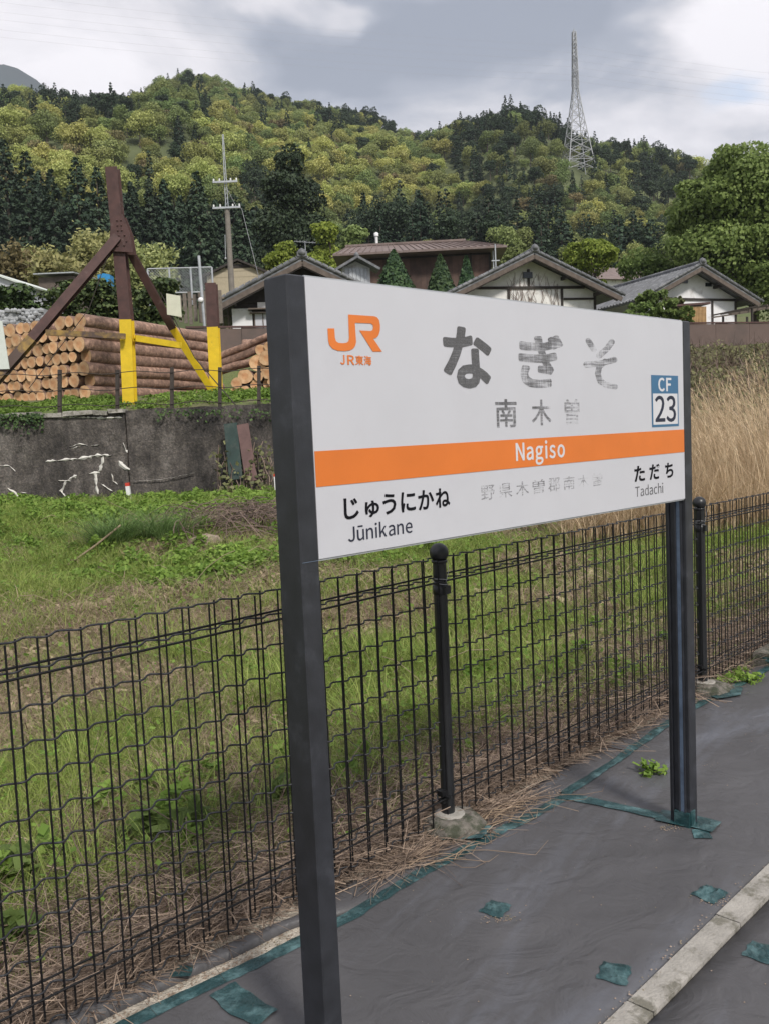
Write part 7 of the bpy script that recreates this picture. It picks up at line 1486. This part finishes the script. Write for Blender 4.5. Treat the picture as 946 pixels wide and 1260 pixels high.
# big-leaved plants near left
t = [tuple(P(s, w_)[:2]) for s, w_ in ((-1.55, -.75), (-1.4, -.62), (-1.5, -.9), (-.15, -.8), (-1.2, -1.1), (-.55, -.9), (-.7, -1.0))]
weeds(t, [.12] * 7, [.16] * 7, 110, .034, 'weeds', 'near', 'broad-leaved dark green plants behind the left end of the fence', 10)
# tussock
q = at(168, 660, 11.3); rng = np.random.RandomState(90); base = []; 
for k in range(10): base.append(np.array([q.x + rng.uniform(-.55, .55), 11.3 + rng.uniform(-.35, .35), 0]))
for c in base:
    n = 150; qq = c + np.column_stack([rng.randn(n, 2) * .06, np.zeros(n)]); qq[:, 2] = terrain(qq[:, 0], qq[:, 1]); az = np.arctan2(qq[:, 1] - c[1], qq[:, 0] - c[0]); acc(*blades(rng, qq, rng.uniform(.35, .7, n), rng.uniform(.008, .014, n), az, rng.uniform(.5, 1.3, n), 5))
flush('grass_tussock', M['tussock'], 'large tussock of long arching dark green grass below the retaining wall', 'grass')
# bramble heap
rng = np.random.RandomState(91); b = MB(); c0 = at(300, 655, 12.2)
for k in range(340):
    x = c0.x + .1 + rng.randn() * .45; y = 12.4 + rng.randn() * .5; z = float(terrain(x, y)); pts = []; a = rng.rand() * 6.28; l = rng.uniform(.3, 1.1); up = rng.uniform(.2, .9)
    for i in range(6): u = i / 5; pts.append((x + cos(a + u) * l * u, y + sin(a + u) * l * u, z + up * .40 * 4 * u * (1 - u) * .8 + rng.rand() * .06))
    b.tube(pts, .006, 3, cap=False)
tag(b.build('bramble_heap', M['twig']), 'tangled heap of bare brown brambles left of the near sign post', 'brambles', kind='stuff')
# trailing creeper stems up the wall at the leaning boards
b = MB(); rg = random.Random(33); Cc = []
for k in range(26):
    u = rg.uniform(270, 335); pts = []; v = 640
    for i in range(9): pts.append(at(u, v, 16.2 + .07 * i)); u += rg.uniform(-5, 5); v -= rg.uniform(6, 15)
    b.tube(pts, .010, 4); Cc += [p_ + Vector((rg.gauss(0, .06), -.03, rg.gauss(0, .05))) for p_ in pts[3:] for _ in range(9) if rg.random() < .2]
tag(b.build('creeper_stems', M['twig']), 'bare creeper stems climbing the wall beside the leaning boards', 'creeper', kind='stuff')
rr_ = np.random.RandomState(2); V, Fq = leaf_quads(rr_, np.array(Cc), rr_.randn(len(Cc), 3) * .6 + [0, -.8, .4], .055, 1.3); tag(obj('creeper_leaves', np_mesh('creeper_leaves', V, Fq, M['scrub'])), 'green creeper leaves around the leaning boards', 'creeper', kind='stuff')
# stones in the field
for i, (u, v, Y, r, lb) in enumerate(((262, 655, 12.6, .26, 'pale flat stone lying left of the bramble heap'), (240, 662, 12.0, .17, 'warm brown stone below the bramble heap'), (254, 682, 11.0, .18, 'rounded warm stone nearest the bramble heap'), (232, 668, 11.8, .12, 'smallest stone between the tussock and the bramble heap'))):
    q = at(u, v, Y); z = float(terrain(q.x, Y)); rg = random.Random(i); bm = MB(); n = 9
    bm.lathe([(0, -.4 * r), (.8 * r, -.3 * r), (r, .05 * r), (.8 * r, .4 * r), (.35 * r, .58 * r), (0, .6 * r)], (0, 0, 0), n, smooth=False)
    bm.v = [(x * 1.25 + rg.uniform(-.1, .1) * r, y + rg.uniform(-.1, .1) * r, z_ + rg.uniform(-.08, .08) * r) for x, y, z_ in bm.v]; tag(bm.build('stone', M['stone_warm'], None, (q.x, Y, z + .04)), lb, 'stone')
# dry pampas grass right
rng = np.random.RandomState(95); n = 4200; y = rng.uniform(10.2, 15.5, n); x = rng.uniform(.20, .66, n) * y; k = wlat(x, y) < -.45; x, y = x[k], y[k]; n = len(x)
base = np.column_stack([x, y, terrain(x, y)]); h = rng.uniform(1.25, 2.0, n) * (.62 + .55 * vn(x * .9, y * .9, 2)) * np.clip((x / y - .12) * 7, .55, 1.12); az = rng.normal(2.6, .9, n); ln = rng.uniform(.1, .42, n)
acc(*blades(rng, base, h, rng.uniform(.006, .010, n), az, ln, 5, 2.2, .4))
for rep in range(6):
    hh = h * rng.uniform(.35, .85, n); acc(*blades(rng, base + np.column_stack([rng.randn(n, 2) * .07, np.zeros(n)]), hh, rng.uniform(.007, .014, n), rng.rand(n) * 6.28, rng.uniform(.3, 1.1, n), 4, 2.0, .1))
# feathery heads
sel = rng.rand(n) < .4; hb = base[sel]; hh = h[sel]; aa_ = az[sel]; ll = ln[sel]
for rep in range(12):
    t = .80 + .20 * rng.rand(len(hb)); c = hb + np.column_stack([np.cos(aa_) * hh * ll * t ** 2.2, np.sin(aa_) * hh * ll * t ** 2.2, hh * t * (1 - ll * .45 * t)]); m_ = len(c)
    acc(*blades(rng, c, rng.uniform(.09, .20, m_), rng.uniform(.004, .009, m_), aa_ + rng.randn(m_) * .5, rng.uniform(.5, 1.5, m_), 2, 1.6, .2))
flush('pampas_grass', M['susuki'], 'tall dry golden pampas grass standing behind the right end of the fence', 'dry grass')
# scrub on the embankment
rng = np.random.RandomState(97); Cs = []; Tw = []
nb = 1100
for k in range(nb):
    y = rng.uniform(13, 37); x = rng.uniform(.04, .72) * y
    if y > yw(x) - .5: continue
    z = float(terrain(x, y)); r = rng.uniform(.25, .75) * (.6 if y > yw(x) - 4 else 1); m_ = 150; d = rng.randn(m_, 3); d /= np.linalg.norm(d, axis=1, keepdims=True); Cs.append(np.array([x, y, z + r * .2]) + d * r * np.array([1, 1, .8]) * (1 - .4 * rng.rand(m_, 1)))
C = np.concatenate(Cs); V, Fq = leaf_quads(rng, C, rng.randn(len(C), 3) * .6 + [0, -.4, .7], .065, 1.3); tag(obj('scrub', np_mesh('scrub', V, Fq, M['scrub'])), 'green scrub covering the embankment below the brown wall', 'scrub', kind='stuff')
n = 24000; y = rng.uniform(12.5, 37, n); x = rng.uniform(.04, .72, n) * y; k = y < yw(x) - .4; x, y = x[k], y[k]; n = len(x); base = np.column_stack([x, y, terrain(x, y)])
acc(*blades(rng, base, rng.uniform(.4, 1.2, n) * np.where(y > yw(x) - 3.5, .45, 1), rng.uniform(.012, .03, n), rng.rand(n) * 6.28, rng.uniform(.2, 1.4, n), 3)); flush('dry_scrub', M['twig'], 'bare brown stems mixed through the embankment scrub', 'scrub')
# long dry stems leaning in the field
b = MB(); rg = random.Random(61)
for k in range(60):
    y = rg.uniform(4, 14); x = rg.uniform(-.44, .3) * y
    if wlat(x, y) > -.5: continue
    z = float(terrain(x, y)); a = rg.uniform(0, 6.28); l = rg.uniform(.25, .7); b.tube([(x, y, z), (x + cos(a) * l * .4, y + sin(a) * l * .4, z + l * .3), (x + cos(a) * l * .75, y + sin(a) * l * .7, z + l * .45), (x + cos(a) * l, y + sin(a) * l, z + l * rg.uniform(.3, .6))], .0016 + .0002 * y, 4)
a0 = at(84, 696, 10.2); a1 = at(150, 668, 11); b.tube([(a0.x, 10.2, float(terrain(a0.x, 10.2)) + .04), ((a0.x + a1.x) / 2, 10.6, float(terrain(a0.x, 10.6)) + .16), (a1.x, 11, float(terrain(a1.x, 11)) + .3)], .014, 5)
tag(b.build('dry_stems', M['straw']), 'single pale dry stems leaning in the field', 'dry grass', kind='stuff')
